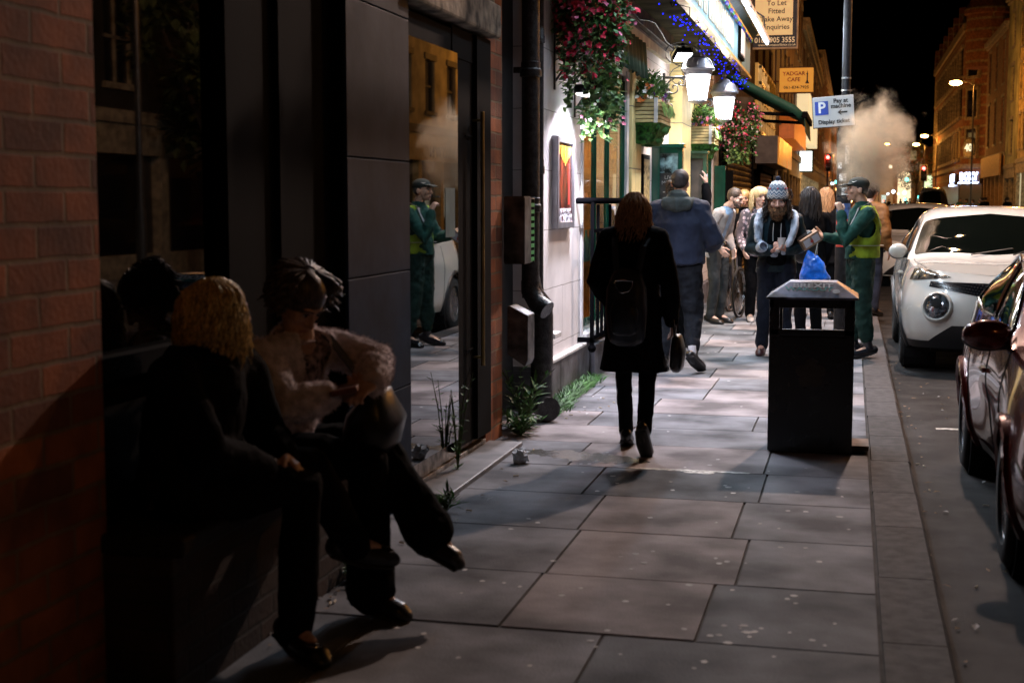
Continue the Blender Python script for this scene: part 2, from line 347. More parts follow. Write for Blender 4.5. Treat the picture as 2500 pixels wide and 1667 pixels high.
b = MB(); b.box((-2.6, 6.85, 2.52), (-2.12, 8.62, 2.72)); b.box((-2.6, 6.85, 2.72), (-2.17, 8.66, 2.8)); o = b.build('stone_lintel', st, B1, bevel=.015)
b = MB(); b.box((-2.9, 6.2, 2.95), (-2.26, 8.5, 4.2)); b.build('upper_window', mat('upper_pane', (.02, .04, .07), .05, var=0, spec=1), B1)
# gas cabinet + pipework between brick and pub
b = MB(); b.box((-2.5, 8.96, -.1), (-2.4, 10.1, 5)); b.build('recess_wall', mat('recess_black', (.012, .011, .011), .8), B1)  # recess wall in one even near-black
pipe = mat('cast_iron_pipe', (.035, .035, .037), .38, var=.4, vs=25, bump=.5, bs=70)
def pipe_thing(label, x, y, r, z0, z1, shoe=True):
    t = thing('drainpipe', label, 'drainpipe', (x, y, 0))
    b = MB(); b.cyl((x, y, z0), (x, y, z1), r, n=20)
    b.build('pipe', pipe, t, smooth=50)
    for z in [z0+.55+.92*i for i in range(int((z1-z0)/.92))]:
        b = MB(); b.lathe([(r, -.05), (r*1.22, -.045), (r*1.22, .0), (r*1.08, .01), (r*1.08, .05), (r, .055)], (x, y, z), 20); b.box((x-.12, y-.012, z-.02), (x-r, y+.012, z+.02)); b.build('collar', pipe, t, smooth=40)
    if shoe:
        b = MB(); b.sweep([(x, y, z0+.03), (x, y, z0-.04), (x+.05, y-.02, z0-.12), (x+.13, y-.05, z0-.17)], [r*1.08]*4, 18, cap=False); b.build('shoe', pipe, t, smooth=50)
    return t
pipe_thing('tall black iron downpipe between red brick and white pub wall', -2.16, 9.62, .062, .95, 5)
t = thing('drainpipe', 'fat lower grey downpipe stub with shoe above the weeds by pub wall', 'drainpipe', (-2.1, 9.72, 0))
b = MB(); b.sweep([(-2.16, 9.64, 1.0), (-2.15, 9.65, .9), (-2.1, 9.72, .80), (-2.1, 9.72, .72)], [.062, .068, .078, .08], 18, cap=False); b.cyl((-2.1, 9.72, .16), (-2.1, 9.72, .74), .08, n=20); b.build('pipe', pipe, t, smooth=50)
b = MB(); b.sweep([(-2.1, 9.72, .2), (-2.1, 9.71, .12), (-2.07, 9.66, .09), (-2.02, 9.58, .09)], .085, 18, cap=False); b.build('shoe', pipe, t, smooth=50)
pipe_thing('thin black pipe at the edge of the white pub wall', -2.19, 10.02, .035, .3, 5, False)
t = thing('meter_cabinet', 'battered grey metal box on brick wall beside the downpipe', 'cabinet', (-2.1, 9.1, 1.2))
b = MB(); b.bbox((-2.2, 9.0, 1.12), (-2.06, 9.2, 1.56), .006); b.build('case', mat('galv', (.10, .10, .105), .5, .5, var=.5, vs=9), t)
b = MB()
for i in range(9): b.box((-2.085, 9.22, 1.13+i*.045), (-2.075, 9.36, 1.155+i*.045))
b.build('grille', mat('green_grille', (.05, .35, .08), .4), t)
b = MB(); b.box((-2.13, 9.205, 1.12), (-2.09, 9.38, 1.125)); b.box((-2.13, 9.375, 1.12), (-2.08, 9.385, 1.54)); b.box((-2.13, 9.205, 1.54), (-2.08, 9.385, 1.55)); b.build('frame', pipe, t)
t = thing('meter_box', 'small grey galvanised hopper box low on brick wall behind downpipe', 'box', (-2.1, 9.2, .5))
b = MB(); b.prism([(0, .1), (.12, .02), (.14, .06), (.14, .36), (.02, .42), (0, .42)], .2, Matrix.Translation((-2.2, 9.3, .42)) @ Matrix.Rotation(R(90), 4, 'X')); b.build('hopper', mat('galv', (0, 0, 0)), t, bevel=.006)

# ================================================================== PUB
PB = thing('pub', 'cream stone pub front with green windows and lit blue fascia', 'building', (-2.4, 16, 0))
PW = -2.2; PY0, PY1 = 10.1, 23.4
stone = brickmat('painted_stone', (.78, .74, .73), (.74, .70, .69), (.34, .31, .29), bw=1.25, bh=.44, ms=.004, rough=.6, bump=.25, dirt=.86)
# wall around openings
W1 = (11.75, 14.1, .36, 2.75); DR = (15.2, 16.3, 0, 2.9); W2 = (20.9, 23.0, .9, 2.8)
b = MB()
def wallseg(y0, y1, z0, z1): b.box((-2.5, y0, z0), (PW, y1, z1))
wallseg(PY0, 11.75, .32, 3.4); wallseg(11.75, 14.1, 2.75, 3.4); wallseg(14.1, 20.9, .3, 3.4); wallseg(20.9, 23.0, 2.8, 3.4); wallseg(20.9, 23.0, .3, .9); wallseg(23.0, PY1, .3, 3.4); b.box((-2.5, PY0, 3.4), (-2.22, PY1, 9))
b.build('wall', stone, PB, bevel=.004)
plm = mat('grey_plinth', (.10, .10, .115), .55, var=.4, vs=5, bump=.3, bs=30)
b = MB()
y = PY0
while y < PY1:
    L = min(.62 if y < 11.6 else .9, PY1-y); b.box((-2.5, y+.003, -.2), (-2.165 if y < 11.7 else -2.12, y+L-.003, .315 if y < 11.7 else .30)); y += L
b.box((-2.5, PY0, -.2), (-2.175, PY1, .29)); b.build('plinth', plm, PB, bevel=.004)
b = MB(); b.box((-2.3, 10.12, .315), (-2.15, 11.75, .345)); b.box((-2.25, 10.18, .52), (-2.10, 10.42, .56)); b.build('sill_course', mat('sill_white', (.65, .62, .6), .6), PB, bevel=.008)
# pilasters in warm stone
wst = brickmat('warm_stone', (.80, .66, .30), (.76, .62, .28), (.25, .21, .14), bw=1.3, bh=.62, ms=.006, rough=.6, bump=.25, dirt=.8)
for y0, y1, pr in ((14.25, 14.9, .04), (17.5, 18.5, .16), (18.5, 20.6, .05)):
    b = MB(); b.box((-2.3, y0, .3), (PW+pr, y1, 3.4)); b.box((-2.3, y0-.03, -.1), (PW+pr+.04, y1+.03, .35)); b.build('pilaster', wst, PB, bevel=.006)
green = mat('bottle_green_gloss', (.006, .07, .045), .22, var=.15, vs=4, coat=.4)
wht = mat('off_white_paint', (.6, .6, .6), .5)
pglass = mat('pub_glass', (.9, .9, .9), .0, var=0, trans=1, ior=1.3)
def pub_window(y0, y1, z0, z1, mull, parent=PB):
    w_ = MB()
    for yy in [y0, y1-.09]+mull: w_.box((-2.25, yy, z0), (-2.218, yy+.09, z1)); w_.cyl((-2.215, yy+.045, z0+.05), (-2.215, yy+.045, z1-.05), .012, n=8)
    w_.box((-2.248, y0+.09, z0), (-2.222, y1-.09, z0+.10)); w_.box((-2.248, y0+.09, z1-.10), (-2.222, y1-.09, z1))
    f = w_.build('window', green, parent, bevel=.004)
    g = MB(); g.box((-2.238, y0+.05, z0+.05), (-2.232, y1-.05, z1-.05)); g.build('pane', pglass, f)
    s = MB(); s.box((-2.4, y0-.02, z0-.06), (-2.14, y1+.02, z0)); s.build('sill', wht, f, bevel=.006)
    return f
pub_window(*W1[:2], W1[2]+.06, W1[3], [12.42, 13.1]); pub_window(*W2[:2], .96, 2.8, [21.5, 22.2])
for y0, y1, z0 in ((11.7, 11.76, .36), (14.09, 14.22, .36), (23.0, 23.12, .9)): b = MB(); b.box((-2.21, y0, z0), (-2.185, y1, 2.8)); b.build('window_surround', wht, PB)
# interior
warmw = mat('pub_wood', (.30, .16, .05), .5, var=.5, vs=3); wallp = mat('pub_wallpaper', (.45, .30, .10), .8, var=.4, vs=2)
b = MB(); b.box((-6.2, 10.2, -.1), (-6.1, 23.3, 3.3)); b.box((-6.2, 23.2, -.1), (-2.5, 23.35, 3.3)); b.box((-6.2, 10.15, -.1), (-2.5, 10.25, 3.3)); b.box((-6.2, 10.2, 3.2), (-2.5, 23.3, 3.3)); b.box((-6.2, 10.2, .1), (-2.5, 23.3, .14)); b.build('interior_walls', wallp, PB)
b = MB(); b.box((-4.4, 17.0, .1), (-2.9, 17.15, 2.9)); b.box((-3.6, 13.2, .14), (-2.9, 14.2, .9)); b.box((-3.6, 15, .14), (-2.7, 15.1, 1.5)); b.box((-2.52, 12.0, 1.5), (-2.42, 14, 1.56)); b.box((-5, 16, .1), (-3.2, 16.6, 1.2))
for k in range(8): b.box((-2.95-.18*k, 16.95, .5), (-2.88-.18*k, 17, 2.4))
b.build('interior_joinery', warmw, PB)
b = MB()
for k in range(10): b.lathe([(.035, 0), (.035, .18), (.012, .24), (.012, .3)], (-2.5-rnd(0, .05), 12.0+k*.2, .95), 10)
b.build('bottle_row', mat('bottle_glass', (.1, .3, .28), .08, var=.2), PB, smooth=40)
for (x, yy, z) in ((-2.9, 13.4, 1.75), (-3.3, 15.2, 2.2)):
    b = MB(); b.lathe([(.05, .22), (.12, .2), (.19, .05), (.2, 0), (.16, -.04), (0, -.05)], (x, yy, z), 20); b.build('lamp_shade', emis('shade_glow', (1, .72, .38), 2.2), PB, smooth=60)
lamp('pub_interior_lamp', (-3.3, 12.9, 2.3), 90, (1, .62, .25), .2); lamp('pub_interior_lamp', (-3.5, 15.6, 2.4), 90, (1, .62, .25), .2); lamp('pub_interior_lamp', (-3.6, 21.5, 2.4), 60, (1, .6, .25), .2)
b = MB(); b.box((-2.42, 11.86, 1.86), (-2.40, 12.1, 2.14)); b.build('window_poster', mat('poster_cyan', (.15, .35, .5), .5), PB)
# soffit, cornice and fascia
sof = mat('soffit_shaded', (.07, .06, .025), .9, var=.3, vs=3, spec=.04)  # deep shadow under the fascia is put into this dark colour
b = MB(); b.box((-2.24, 9.6, 3.42), (-1.58, 22.0, 3.47)); b.build('soffit', sof, PB)
b = MB(); b.box((-2.21, 10.2, 3.26), (-2.06, 16.8, 3.42)); b.box((-2.21, 10.2, 3.20), (-2.12, 16.8, 3.26)); b.build('cornice', mat('brown_moulding', (.14, .08, .035), .45, var=.4), PB, bevel=.006)
b = MB(); b.box((-2.12, 10.2, 3.10), (-2.07, 16.6, 3.19)); b.build('blind_box', mat('cream_box', (.55, .5, .33), .5), PB)
fas = mat('pale_blue_fascia', (.13, .36, .48), .5, var=.12, vs=2)
b = MB(); b.box((-1.62, 9.6, 3.38), (-1.55, 22.0, 3.92)); fa = b.build('fascia', fas, PB)
b = MB(); b.box((-1.62, 9.55, 3.36), (-1.53, 22.05, 3.40)); b.box((-1.62, 9.55, 3.92), (-1.52, 22.05, 3.96)); b.build('fascia_trim', mat('gold_trim', (.6, .40, .12), .35, .5), fa)
tc_ = mat('fascia_teal', (.015, .06, .06), .4)
b = MB(); b.prism([(-2.2, 3.96), (-1.52, 3.96), (-1.44, 4.02), (-1.40, 4.12), (-1.40, 4.2), (-2.2, 4.2)], 12.45, Matrix.Translation((0, 22.0, 0)) @ Matrix.Rotation(R(90), 4, 'X')); b.build('fascia_cornice', tc_, PB)
b = MB()
for yy in [9.7+.6*i for i in range(20)]: b.box((-1.53, yy, 3.975), (-1.515, yy+.42, 3.985))
b.build('cornice_gold', MATS['gold_trim'], PB)
# raised pale lettering filling the lit fascia (illegible at this angle: tall strokes)
let = mat('cream_lettering', (.75, .74, .62), .5, var=.05)
for yy in [9.9+.27*i for i in range(33)]:
    b = MB(); k = random.choice('InAOH'); h0, h1 = 3.48, 3.82
    if k in 'InH':
        b.box((-1.548, yy, h0), (-1.535, yy+.05, h1))
        if k != 'I': b.box((-1.548, yy+.13, h0), (-1.535, yy+.18, h1))
        if k == 'n': b.box((-1.547, yy+.05, h1-.05), (-1.536, yy+.13, h1))
        if k == 'H': b.box((-1.547, yy+.05, h0+.14), (-1.536, yy+.13, h0+.18))
    elif k == 'O':
        b.box((-1.548, yy, h0+.04), (-1.535, yy+.05, h1-.04)); b.box((-1.548, yy+.15, h0+.04), (-1.535, yy+.2, h1-.04)); b.box((-1.547, yy+.03, h0), (-1.536, yy+.17, h0+.05)); b.box((-1.547, yy+.03, h1-.05), (-1.536, yy+.17, h1))
    else:
        b.box((-1.548, yy, h0), (-1.535, yy+.04, h1), Euler((R(-14), 0, 0))); b.box((-1.548, yy+.1, h0), (-1.535, yy+.14, h1), Euler((R(14), 0, 0))); b.box((-1.547, yy+.02, h0+.1), (-1.536, yy+.12, h0+.13))
    b.build('letter', let, fa)
b = MB(); b.box((-1.55, 19.7, 3.5), (-1.50, 20.3, 3.84)); b.build('number_plaque', mat('plaque_white', (.6, .6, .58), .4), fa, bevel=.01)
b = MB(); b.box((-1.55, 19.64, 3.46), (-1.51, 20.36, 3.88)); b.build('plaque_frame', blk, fa)
# ------- string lights under the fascia
t = thing('string_lights', 'tangled blue string lights hanging under the blue pub fascia', 'string lights', (-1.58, 16, 3.4))
b = MB(); cb = MB(); pts = []
y = 11
while y < 22: pts.append((-1.60+.06*sin(y*7)+rnd(-.03, .03), y, 3.33+.05*sin(y*9)+rnd(-.05, .03))); y += .13
cb.sweep(pts, .004, 5); 
for i in range(150):
    q = random.choice(pts) if i < 90 else pts[min(len(pts)-1, int(random.choice((22, 30, 44, 52, 66, 76))+random.gauss(0, 2.6)) % len(pts))]
    b.ell((q[0]+rnd(-.1, .05), q[1]+rnd(-.05, .05), q[2]+rnd(-.14, .05)), .007, n=6, m=4)
cb.build('cable', blk, t); b.build('bulbs', emis('blue_led', (.006, .016, 1.0), 3.5), t)['kind'] = 'stuff'
t = thing('garland', 'green and blue tinsel garland along the top of pub fascia', 'garland', (-1.53, 15, 3.9))
g1 = MB()
for i in range(55): g1.m = int(i % 3 == 0); yy = 9.8+.22*i; g1.ell((-1.51, yy, 3.875+.012*sin(i*2)), (.02, .125, .028), n=7, m=5)
g1.build('tinsel', [mat('blue_foil', (.03, .06, .6), .3, .3), mat('green_foil', (.03, .5, .12), .3, .3)], t, smooth=60)
# ------- fluorescent tubes on brackets
for i, (y0, y1) in enumerate(((9.2, 12.8), (13.0, 16.5), (16.7, 20.3))):
    t = thing('tube_light', ('nearest', 'middle', 'farthest')[i]+' lit white fluorescent tube in front of pub fascia', 'light', (-1.25, y0, 3.8), group='fluorescent tubes over pub fascia')
    b = MB(); b.cyl((-1.2, y0, 3.70), (-1.2, y1, 3.70), .022, n=10); b.build('tube', emis('tube_glow', (.85, .90, 1.0), 7), t, smooth=50)
    b = MB(); b.box((-1.24, y0-.04, 3.715), (-1.16, y1+.04, 3.76)); b.build('batten', mat('batten_white', (.5, .5, .52), .4), t)
    b = MB(); b.sweep([(-1.2, y0+.5, 3.75), (-1.22, y0+.5, 4.0), (-1.4, y0+.5, 4.12)], .012, 6); b.sweep([(-1.2, y1-.5, 3.75), (-1.22, y1-.5, 4.0), (-1.4, y1-.5, 4.12)], .012, 6); b.build('bracket', pipe, t)
    lamp('tube_lamp', (-1.2, (y0+y1)/2, 3.675), (125, 205, 210)[i], COOL, .05, 'AREA', (0, R(-38), 0), y1-y0); lamp('tube_lamp', (-1.23, (y0+y1)/2, 3.70), 11, COOL, .05, 'AREA', (0, R(80), 0), y1-y0)
# ------- floodlights
def flood(loc, tgt, power, label, col, spot=120):
    t = thing('floodlight', label, 'floodlight', loc); d = (V(tgt)-V(loc)).normalized(); q = d.to_track_quat('-Z', 'Y').to_matrix(); c = V(loc)
    b = MB(); b.cbox(c-d*.03, (.2, .2, .06), q); b.box((loc[0]-.02, loc[1]-.01, loc[2]), (loc[0]+.02, loc[1]+.01, loc[2]+.16)); b.build('housing', blk, t, bevel=.01)
    b = MB(); b.cbox(c+d*.012, (.18, .16, .012), q); b.build('lens', emis('flood_lens', (.95, .97, 1), 9), t)
    aim(lamp('flood_lamp', V(loc)+d*.06, power, col, .08, 'SPOT', spot=spot, blend=.8), tgt)
flood((-1.98, 17.0, 3.22), (-1.2, 15.4, 0), 360, 'lit floodlight under the pub soffit beside the warm pilaster', (1, .93, .72), 108)
flood((-1.99, 11.0, 2.36), (-2.02, 10.9, .2), 330, 'lit floodlight behind the big trailing basket', (.88, .86, 1), 150)
# cables under soffit
t = thing('cable_loop', 'loose looping cables hanging under pub soffit near floodlight', 'cables', (-1.9, 17, 3.3))
b = MB(); 
for k in range(5):
    x0, y0 = -2.0+rnd(0, .3), 16+rnd(-.6, 1.2); b.sweep([(x0+.14*cos(a)*(1+.1*k), y0+.05*k, 3.22+.12*sin(a)-.05*k) for a in [i*.5 for i in range(11)]], .006, 5)
b.sweep([(-2.1, 12+.5*i, 3.36+.03*sin(i*2)) for i in range(20)], .015, 6); b.sweep([(-2.05, 12+.5*i, 3.33+.05*sin(i*1.3)) for i in range(20)], .008, 6); b.build('cable', mat('cable_black', (.03, .03, .03), .5), t)
# green blind under cornice
t = thing('roller_blind', 'short dark green scalloped blind hanging above the pub window', 'blind', (-2.05, 13.2, 2.9))
b = MB(); ns = 60; vs = []
for i in range(ns+1):
    yy = 11.9+2.5*i/ns; x = -2.06+.018*sin(i*1.1); vs += [(x, yy, 3.10), (x+.03, yy, 2.72+.03*abs(sin(i*.42)))]
b.add(vs, [(2*i, 2*i+1, 2*i+3, 2*i+2) for i in range(ns)]); o = b.build('fabric', mat('green_canvas', (.006, .06, .035), .7), t, smooth=60); sd = o.modifiers.new('s', 'SOLIDIFY'); sd.thickness = .006
# ------- lanterns on scroll brackets
def lantern(x, y, z, label, power):
    t = thing('lantern', label, 'lantern', (x, y, z), group='bracket lanterns on pub front')
    met = mat('lantern_metal', (.30, .30, .34), .32, .45, var=.1)
    b = MB(); b.lathe([(0, .375), (.008, .36), (.012, .335), (.03, .31), (.032, .295), (.014, .275), (.022, .262), (.03, .255), (.06, .25), (.09, .215), (.10, .205), (.135, .19), (.165, .14), (.18, .09), (.20, .072), (.195, .055), (.17, .05), (.165, .02), (.16, .0), (.14, 0)], (x, y, z), 28); b.build('cap', met, t, smooth=35)
    for k in range(3):
        a = k*2.1+.6; b = MB(); b.sweep([(x+.18*cos(a), y+.18*sin(a), z+.09), (x+.215*cos(a), y+.215*sin(a), z+.13), (x+.2*cos(a), y+.2*sin(a), z+.16)], .006, 6); b.build('scroll', met, t)
    b = MB(); b.lathe([(.135, 0), (.142, -.01), (.10, -.29), (0, -.29)], (x, y, z), 8); b.build('glass', emis('lantern_glow', (1.0, .95, .92), 26), t)
    b = MB()
    for k in range(8):
        a = 2*pi*k/8; b.cyl((x+.146*cos(a), y+.146*sin(a), z), (x+.103*cos(a), y+.103*sin(a), z-.295), .006, n=6)
    b.lathe([(.09, -.288), (.112, -.29), (.115, -.305), (.06, -.325), (0, -.335)], (x, y, z), 20); b.build('cage', met, t)
    b = MB(); zz = z-.02
    b.box((WX-.0, y-.03, zz-.5), (WX+.025, y+.03, zz+.05)); b.cyl((WX, y, zz), (x-.1, y, zz), .016, n=10)
    def scroll(cx, cz, r, turns, s0, ph): b.sweep([(cx+s0*r*(1-k/26)*cos(ph+k*turns*2*pi/24), y, cz+r*(1-k/26)*sin(ph+k*turns*2*pi/24)) for k in range(25)], .008, 6)
    scroll(WX+.13, zz-.12, .1, 1.3, 1, 1.6); scroll(WX+.08, zz-.33, .07, 1.3, 1, 1.6); scroll(x-.2, zz-.06, .05, 1.2, -1, 1.4)
    b.build('bracket', mat('bracket_iron', (.04, .04, .045), .45, .5), t, smooth=50)
    lamp('lantern_lamp', (x, y, z-.37), power*.6, (1, .94, .9), .09, 'SPOT', spot=168, blend=.3)
lantern(-1.79, 16.9, 2.99, 'nearer lit lantern with domed cap on scroll bracket', 75)
lantern(-1.74, 19.8, 2.93, 'farther lit lantern with domed cap, partly behind the nearer one', 75)
# ------- railing round the window bay
t = thing('railing', 'black iron railing with thick handrail in front of pub window', 'railing', (-2.0, 12.9, .3))
b = MB(); b.sweep([(-2.19, 11.5, 1.53), (-2.11, 11.55, 1.53), (-2.08, 11.8, 1.53), (-2.05, 14.0, 1.53)], [(.026, .024)]*4, 10, cap=True); b.build('handrail', mat('rail_black', (.004, .004, .005), 1, var=0, spec=0), t, smooth=50)
rb = MATS['rail_black']; b = MB(); b.box((-2.09, 11.6, 1.27), (-2.07, 14.0, 1.295)); b.box((-2.09, 11.6, .38), (-2.07, 14.0, .405)); b.box((-2.2, 11.58, .36), (-2.06, 11.62, .40)); b.build('rails', rb, t)
for k in range(11):
    yy = 11.85+.2*k; b = MB(); top = 1.5 if k % 3 == 0 else 1.28; b.box((-2.092, yy, .39), (-2.068, yy+.026, top)); b.build('baluster', rb, t)
b = MB(); b.box((-2.095, 11.58, .33), (-2.065, 11.61, 1.52)); b.ell((-2.08, 11.6, .31), .035, n=10, m=6); b.build('post', rb, t)
# ------- poster case
t = thing('poster_frame', 'silver framed music poster on the white pub wall', 'poster', (-2.17, 10.85, 1.66))
b = MB(); y0, y1, z0, z1 = 10.52, 11.18, 1.32, 2.02
b.box((-2.2, y0, z0), (-2.15, y0+.05, z1)); b.box((-2.2, y1-.05, z0), (-2.15, y1, z1)); b.box((-2.2, y0+.05, z0), (-2.152, y1-.05, z0+.05)); b.box((-2.2, y0+.05, z1-.05), (-2.152, y1-.05, z1)); b.build('frame', mat('brushed_silver', (.42, .42, .46), .35, .8), t, bevel=.004)
pm = bpy.data.materials.new('poster_print'); pm.use_nodes = True; n = pm.node_tree; bs = n.nodes['Principled BSDF']
tcn = n.nodes.new('ShaderNodeTexCoord'); mp = n.nodes.new('ShaderNodeMapping'); mp.inputs['Scale'].default_value = (1, 5, 1.4); n.links.new(tcn.outputs['Object'], mp.inputs[0]); nz = n.nodes.new('ShaderNodeTexNoise'); nz.inputs['Scale'].default_value = 2.3; nz.inputs['Detail'].default_value = 3; n.links.new(mp.outputs[0], nz.inputs[0])
rp_ = n.nodes.new('ShaderNodeValToRGB'); rp_.color_ramp.elements[0].position = .42; rp_.color_ramp.elements[0].color = (.006, .004, .006, 1); rp_.color_ramp.elements[1].position = .62; rp_.color_ramp.elements[1].color = (.28, .04, .02, 1); e = rp_.color_ramp.elements.new(.52); e.color = (.12, .03, .015, 1); n.links.new(nz.outputs[0], rp_.inputs[0]); n.links.new(rp_.outputs[0], bs.inputs[0]); bs.inputs['Roughness'].default_value = .2
b = MB(); b.box((-2.19, y0+.05, z0+.05), (-2.165, y1-.05, z1-.05)); ps = b.build('poster', pm, t)
b = MB(); 
for k in range(9): yy = 10.62+.055*k; b.box((-2.166, yy, 1.80+.02*abs(k-4)), (-2.161, yy+.018, 1.95), Euler((R(-(k-4)*6), 0, 0)))
b.build('title_art', mat('flame_yellow', (.9, .5, .06), .4), ps)
b = MB(); b.box((-2.166, 10.98, 1.5), (-2.162, 11.03, 1.82)); b.build('guitar_art', mat('poster_red', (.6, .05, .04), .4), ps)
text('headline', 'LIVE HERE EVERY', mat('poster_white', (.6, .6, .66), .5), ps, (-2.161, 10.85, 1.445), FE, .068, .85, .001, bold=.001); text('headline', 'MONDAY', MATS['poster_white'], ps, (-2.161, 10.85, 1.385), FE, .105, 1.15, .001, bold=.002)
# ------- menu cases
def menu_case(y, z0, z1, label, w=.42, pr=.34):
    t = thing('menu_case', label, 'menu board', (-2.1, y, z0), group='green menu cases on pub front')
    x0, x1 = WX, WX+pr
    b = MB(); b.box((x0, y-.05, z0), (x0+.09, y+.1, z1)); b.box((x1-.05, y-.03, z0), (x1, y+.1, z1)); b.box((x0+.09, y-.03, z1-.06), (x1-.05, y+.1, z1)); b.box((x0+.09, y-.03, z0), (x1-.05, y+.1, z0+.05)); b.box((x0-.02, y-.07, z1), (x1+.02, y+.12, z1+.04)); b.build('frame', green, t, bevel=.004)
    b = MB(); b.box((x0+.09, y+.02, z0+.05), (x1-.05, y+.04, z1-.06)); bd = b.build('board', mat('slate_board', (.05, .045, .042), .5, var=.3), t)
    if z1-z0 > .8:
        for k, s in enumerate(('LIVE', 'MUSIC')): text('chalk_heading', s, mat('chalk', (.5, .48, .44), .8), bd, ((x0+x1)/2+.02, y+.016, z1-.33-.06*k), FR, .06, 1, .001)
        b = MB()
        for k in range(7): b = MB(); b.box((x0+.12, y+.012, z1-.5-.07*k), (x0+.12+rnd(.06, .13), y+.018, z1-.485-.07*k)); b.build('chalk_line', MATS['chalk'], bd)
        b = MB(); b.box((x0+.09, y+.01, z1-.28), (x1-.05, y+.018, z1-.06)); b.build('lit_header', mat('glazed_header', (.25, .4, .42), .1, var=.6, vs=12), bd)
menu_case(16.05, .95, 2.12, 'tall green menu case with chalkboard beside the pub door'); menu_case(19.2, 1.5, 2.15, 'small green menu case beyond the tall one', pr=.3)
t = thing('notice_frame', 'slim brass framed notice on white pub wall beside tall menu case', 'frame', (-2.18, 15.4, 1.7)); b = MB(); b.box((-2.2, 15.0, 1.35), (-2.15, 15.5, 2.02)); b.build('frame', blk, t, bevel=.004); b = MB(); b.box((-2.19, 15.04, 1.4), (-2.146, 15.46, 1.97)); b.build('print', mat('brassy_print', (.45, .35, .16), .5, var=.5, vs=20), t)
t = thing('menu_case', 'narrow black menu case at the far end of pub front', 'menu board', (-2.1, 23.6, 1), group='green menu cases on pub front'); b = MB(); b.box((-2.2, 23.45, .9), (-2.02, 23.6, 2.1)); b.build('frame', green, t, bevel=.005); b = MB(); b.box((-2.02, 23.5, .95), (-1.9, 23.55, 2.02)); b.build('board', blk, t)
# door step at the pub entrance
b = MB(); b.box((-2.3, 15.0, -.05), (-1.93, 17.4, .16)); b.build('door_step', mat('step_buff', (.30, .24, .20), .6, var=.3), PB, bevel=.01)
# ================================================================== FLOWERS
lf = [mat('leaf_dark', (.045, .13, .035), .5, var=.4), mat('leaf_light', (.19, .34, .10), .5, var=.4), mat('petal_red', (.75, .03, .09), .5, var=.3), mat('petal_pink', (.85, .22, .38), .5, var=.3), mat('petal_white', (.7, .7, .66), .5), mat('petal_purple', (.25, .08, .45), .5), mat('petal_orange', (.75, .22, .05), .5)]
def flower(fl, p, r, m):
    fl.m = m; n = V((rnd(-1, 1), rnd(-1.4, .4), rnd(-.3, 1))).normalized(); a = n.orthogonal().normalized(); b_ = n.cross(a)
    for k in range(5):
        t = k*2*pi/5; d = a*cos(t)+b_*sin(t); fl.leaf(p, d+n*.35, n, r, r*.8)
def hanging(name, label, c, rx, ry, ztop, zbot, nl, nf, pal, ivy=6, seed=1, bracket=True, dens=.55):
    random.seed(seed); x, y = c; t = thing(name, label, 'hanging basket', (x, y, ztop), group='hanging flower baskets')
    F = MB(); G = MB(); G.m = 0; strands = []
    for k in range(int(nl/22)):
        a = rnd(0, 2*pi); q = rnd(.2, 1)**.5; sx, sy = x+rx*q*cos(a), y+ry*q*sin(a)
        L = (ztop-zbot)*rnd(.5, 1)*(.75+.25*q); strands.append((sx, sy, ztop-rnd(0, .25), L, a))
    for i, (sx, sy, z0, L, a) in enumerate(strands):
        lit_ = i % 3 == 0
        for k in range(22):
            u = k/22*rnd(.9, 1.1); p = V((sx+.05*sin(u*5+a)+rnd(-.03, .03)+.06*cos(a)*u, sy+.05*cos(u*4+a)+rnd(-.03, .03), z0-L*u))
            G.m = 1 if rnd(0, 1) < .35 else 0; G.leaf(p, (cos(a)+rnd(-.9, .9), sin(a)+rnd(-.9, .9), rnd(-1, .3)), (rnd(-1, 1), rnd(-1, 1), 1), rnd(.035, .07), rnd(.025, .05))
    for i in range(nf):
        sx, sy, z0, L, a = random.choice(strands); u = rnd(0, .95)**1.2; p = V((sx+.05*sin(u*5+a)+.07*cos(a)+rnd(-.03, .03), sy+.07*sin(a)+rnd(-.03, .03), z0-L*u)); flower(F, p, rnd(.016, .03), random.choice(pal))
    for k in range(ivy):
        a = rnd(0, 6.3); p = V((x+rx*.8*cos(a), y+ry*.8*sin(a), zbot+.15))
        for j in range(14):
            p += V((rnd(-.012, .012), rnd(-.012, .012), -.02)); G.m = 1 if j % 2 else 0; G.leaf(p, (rnd(-1, 1), rnd(-1, 1), -.6), (0, -1, .4), rnd(.045, .075), rnd(.045, .065))
    G.build('leaves', lf, t); F.build('flowers', lf, t)
    b = MB(); b.lathe([(0, -.26), (.6*rx, -.22), (.85*rx, -.1), (.9*rx, 0), (.75*rx, -.02), (0, -.05)], (x, y, ztop+.02), 16); b.build('bowl', mat('coir', (.05, .035, .02), .9), t)
    if bracket:
        b = MB(); b.cyl((WX, y, zbot+.48), (x, y, zbot+.48), .012, n=8); b.sweep([(WX, y, zbot+.05), (WX+.12, y, zbot+.22), (x, y, zbot+.46)], .009, 6); b.box((WX-.01, y-.02, zbot), (WX+.012, y+.02, zbot+.5)); b.build('bracket', pipe, t)
    return t
hanging('hanging_basket', 'huge trailing basket of red flowers and dark ivy at the near end of the pub', (-1.93, 10.6), .22, .24, 3.35, 2.36, 4200, 850, [2, 2, 2, 2, 3], 10, 3)
hanging('hanging_basket', 'pink and white trailing basket at the far end of the pub front', (-1.86, 24.0), .26, .26, 3.2, 2.3, 2400, 520, [3, 3, 3, 4, 2], 8, 5)
hanging('hanging_basket', 'small pale green fern basket hanging before the pub window', (-2.0, 11.4), .10, .12, 2.48, 2.2, 500, 40, [4, 4, 3], 3, 6)
turf = mat('artificial_turf', (.03, .13, .02), .9, var=.5, vs=30); slat = mat('pale_slats', (.50, .42, .20), .5, var=.25, vs=6)
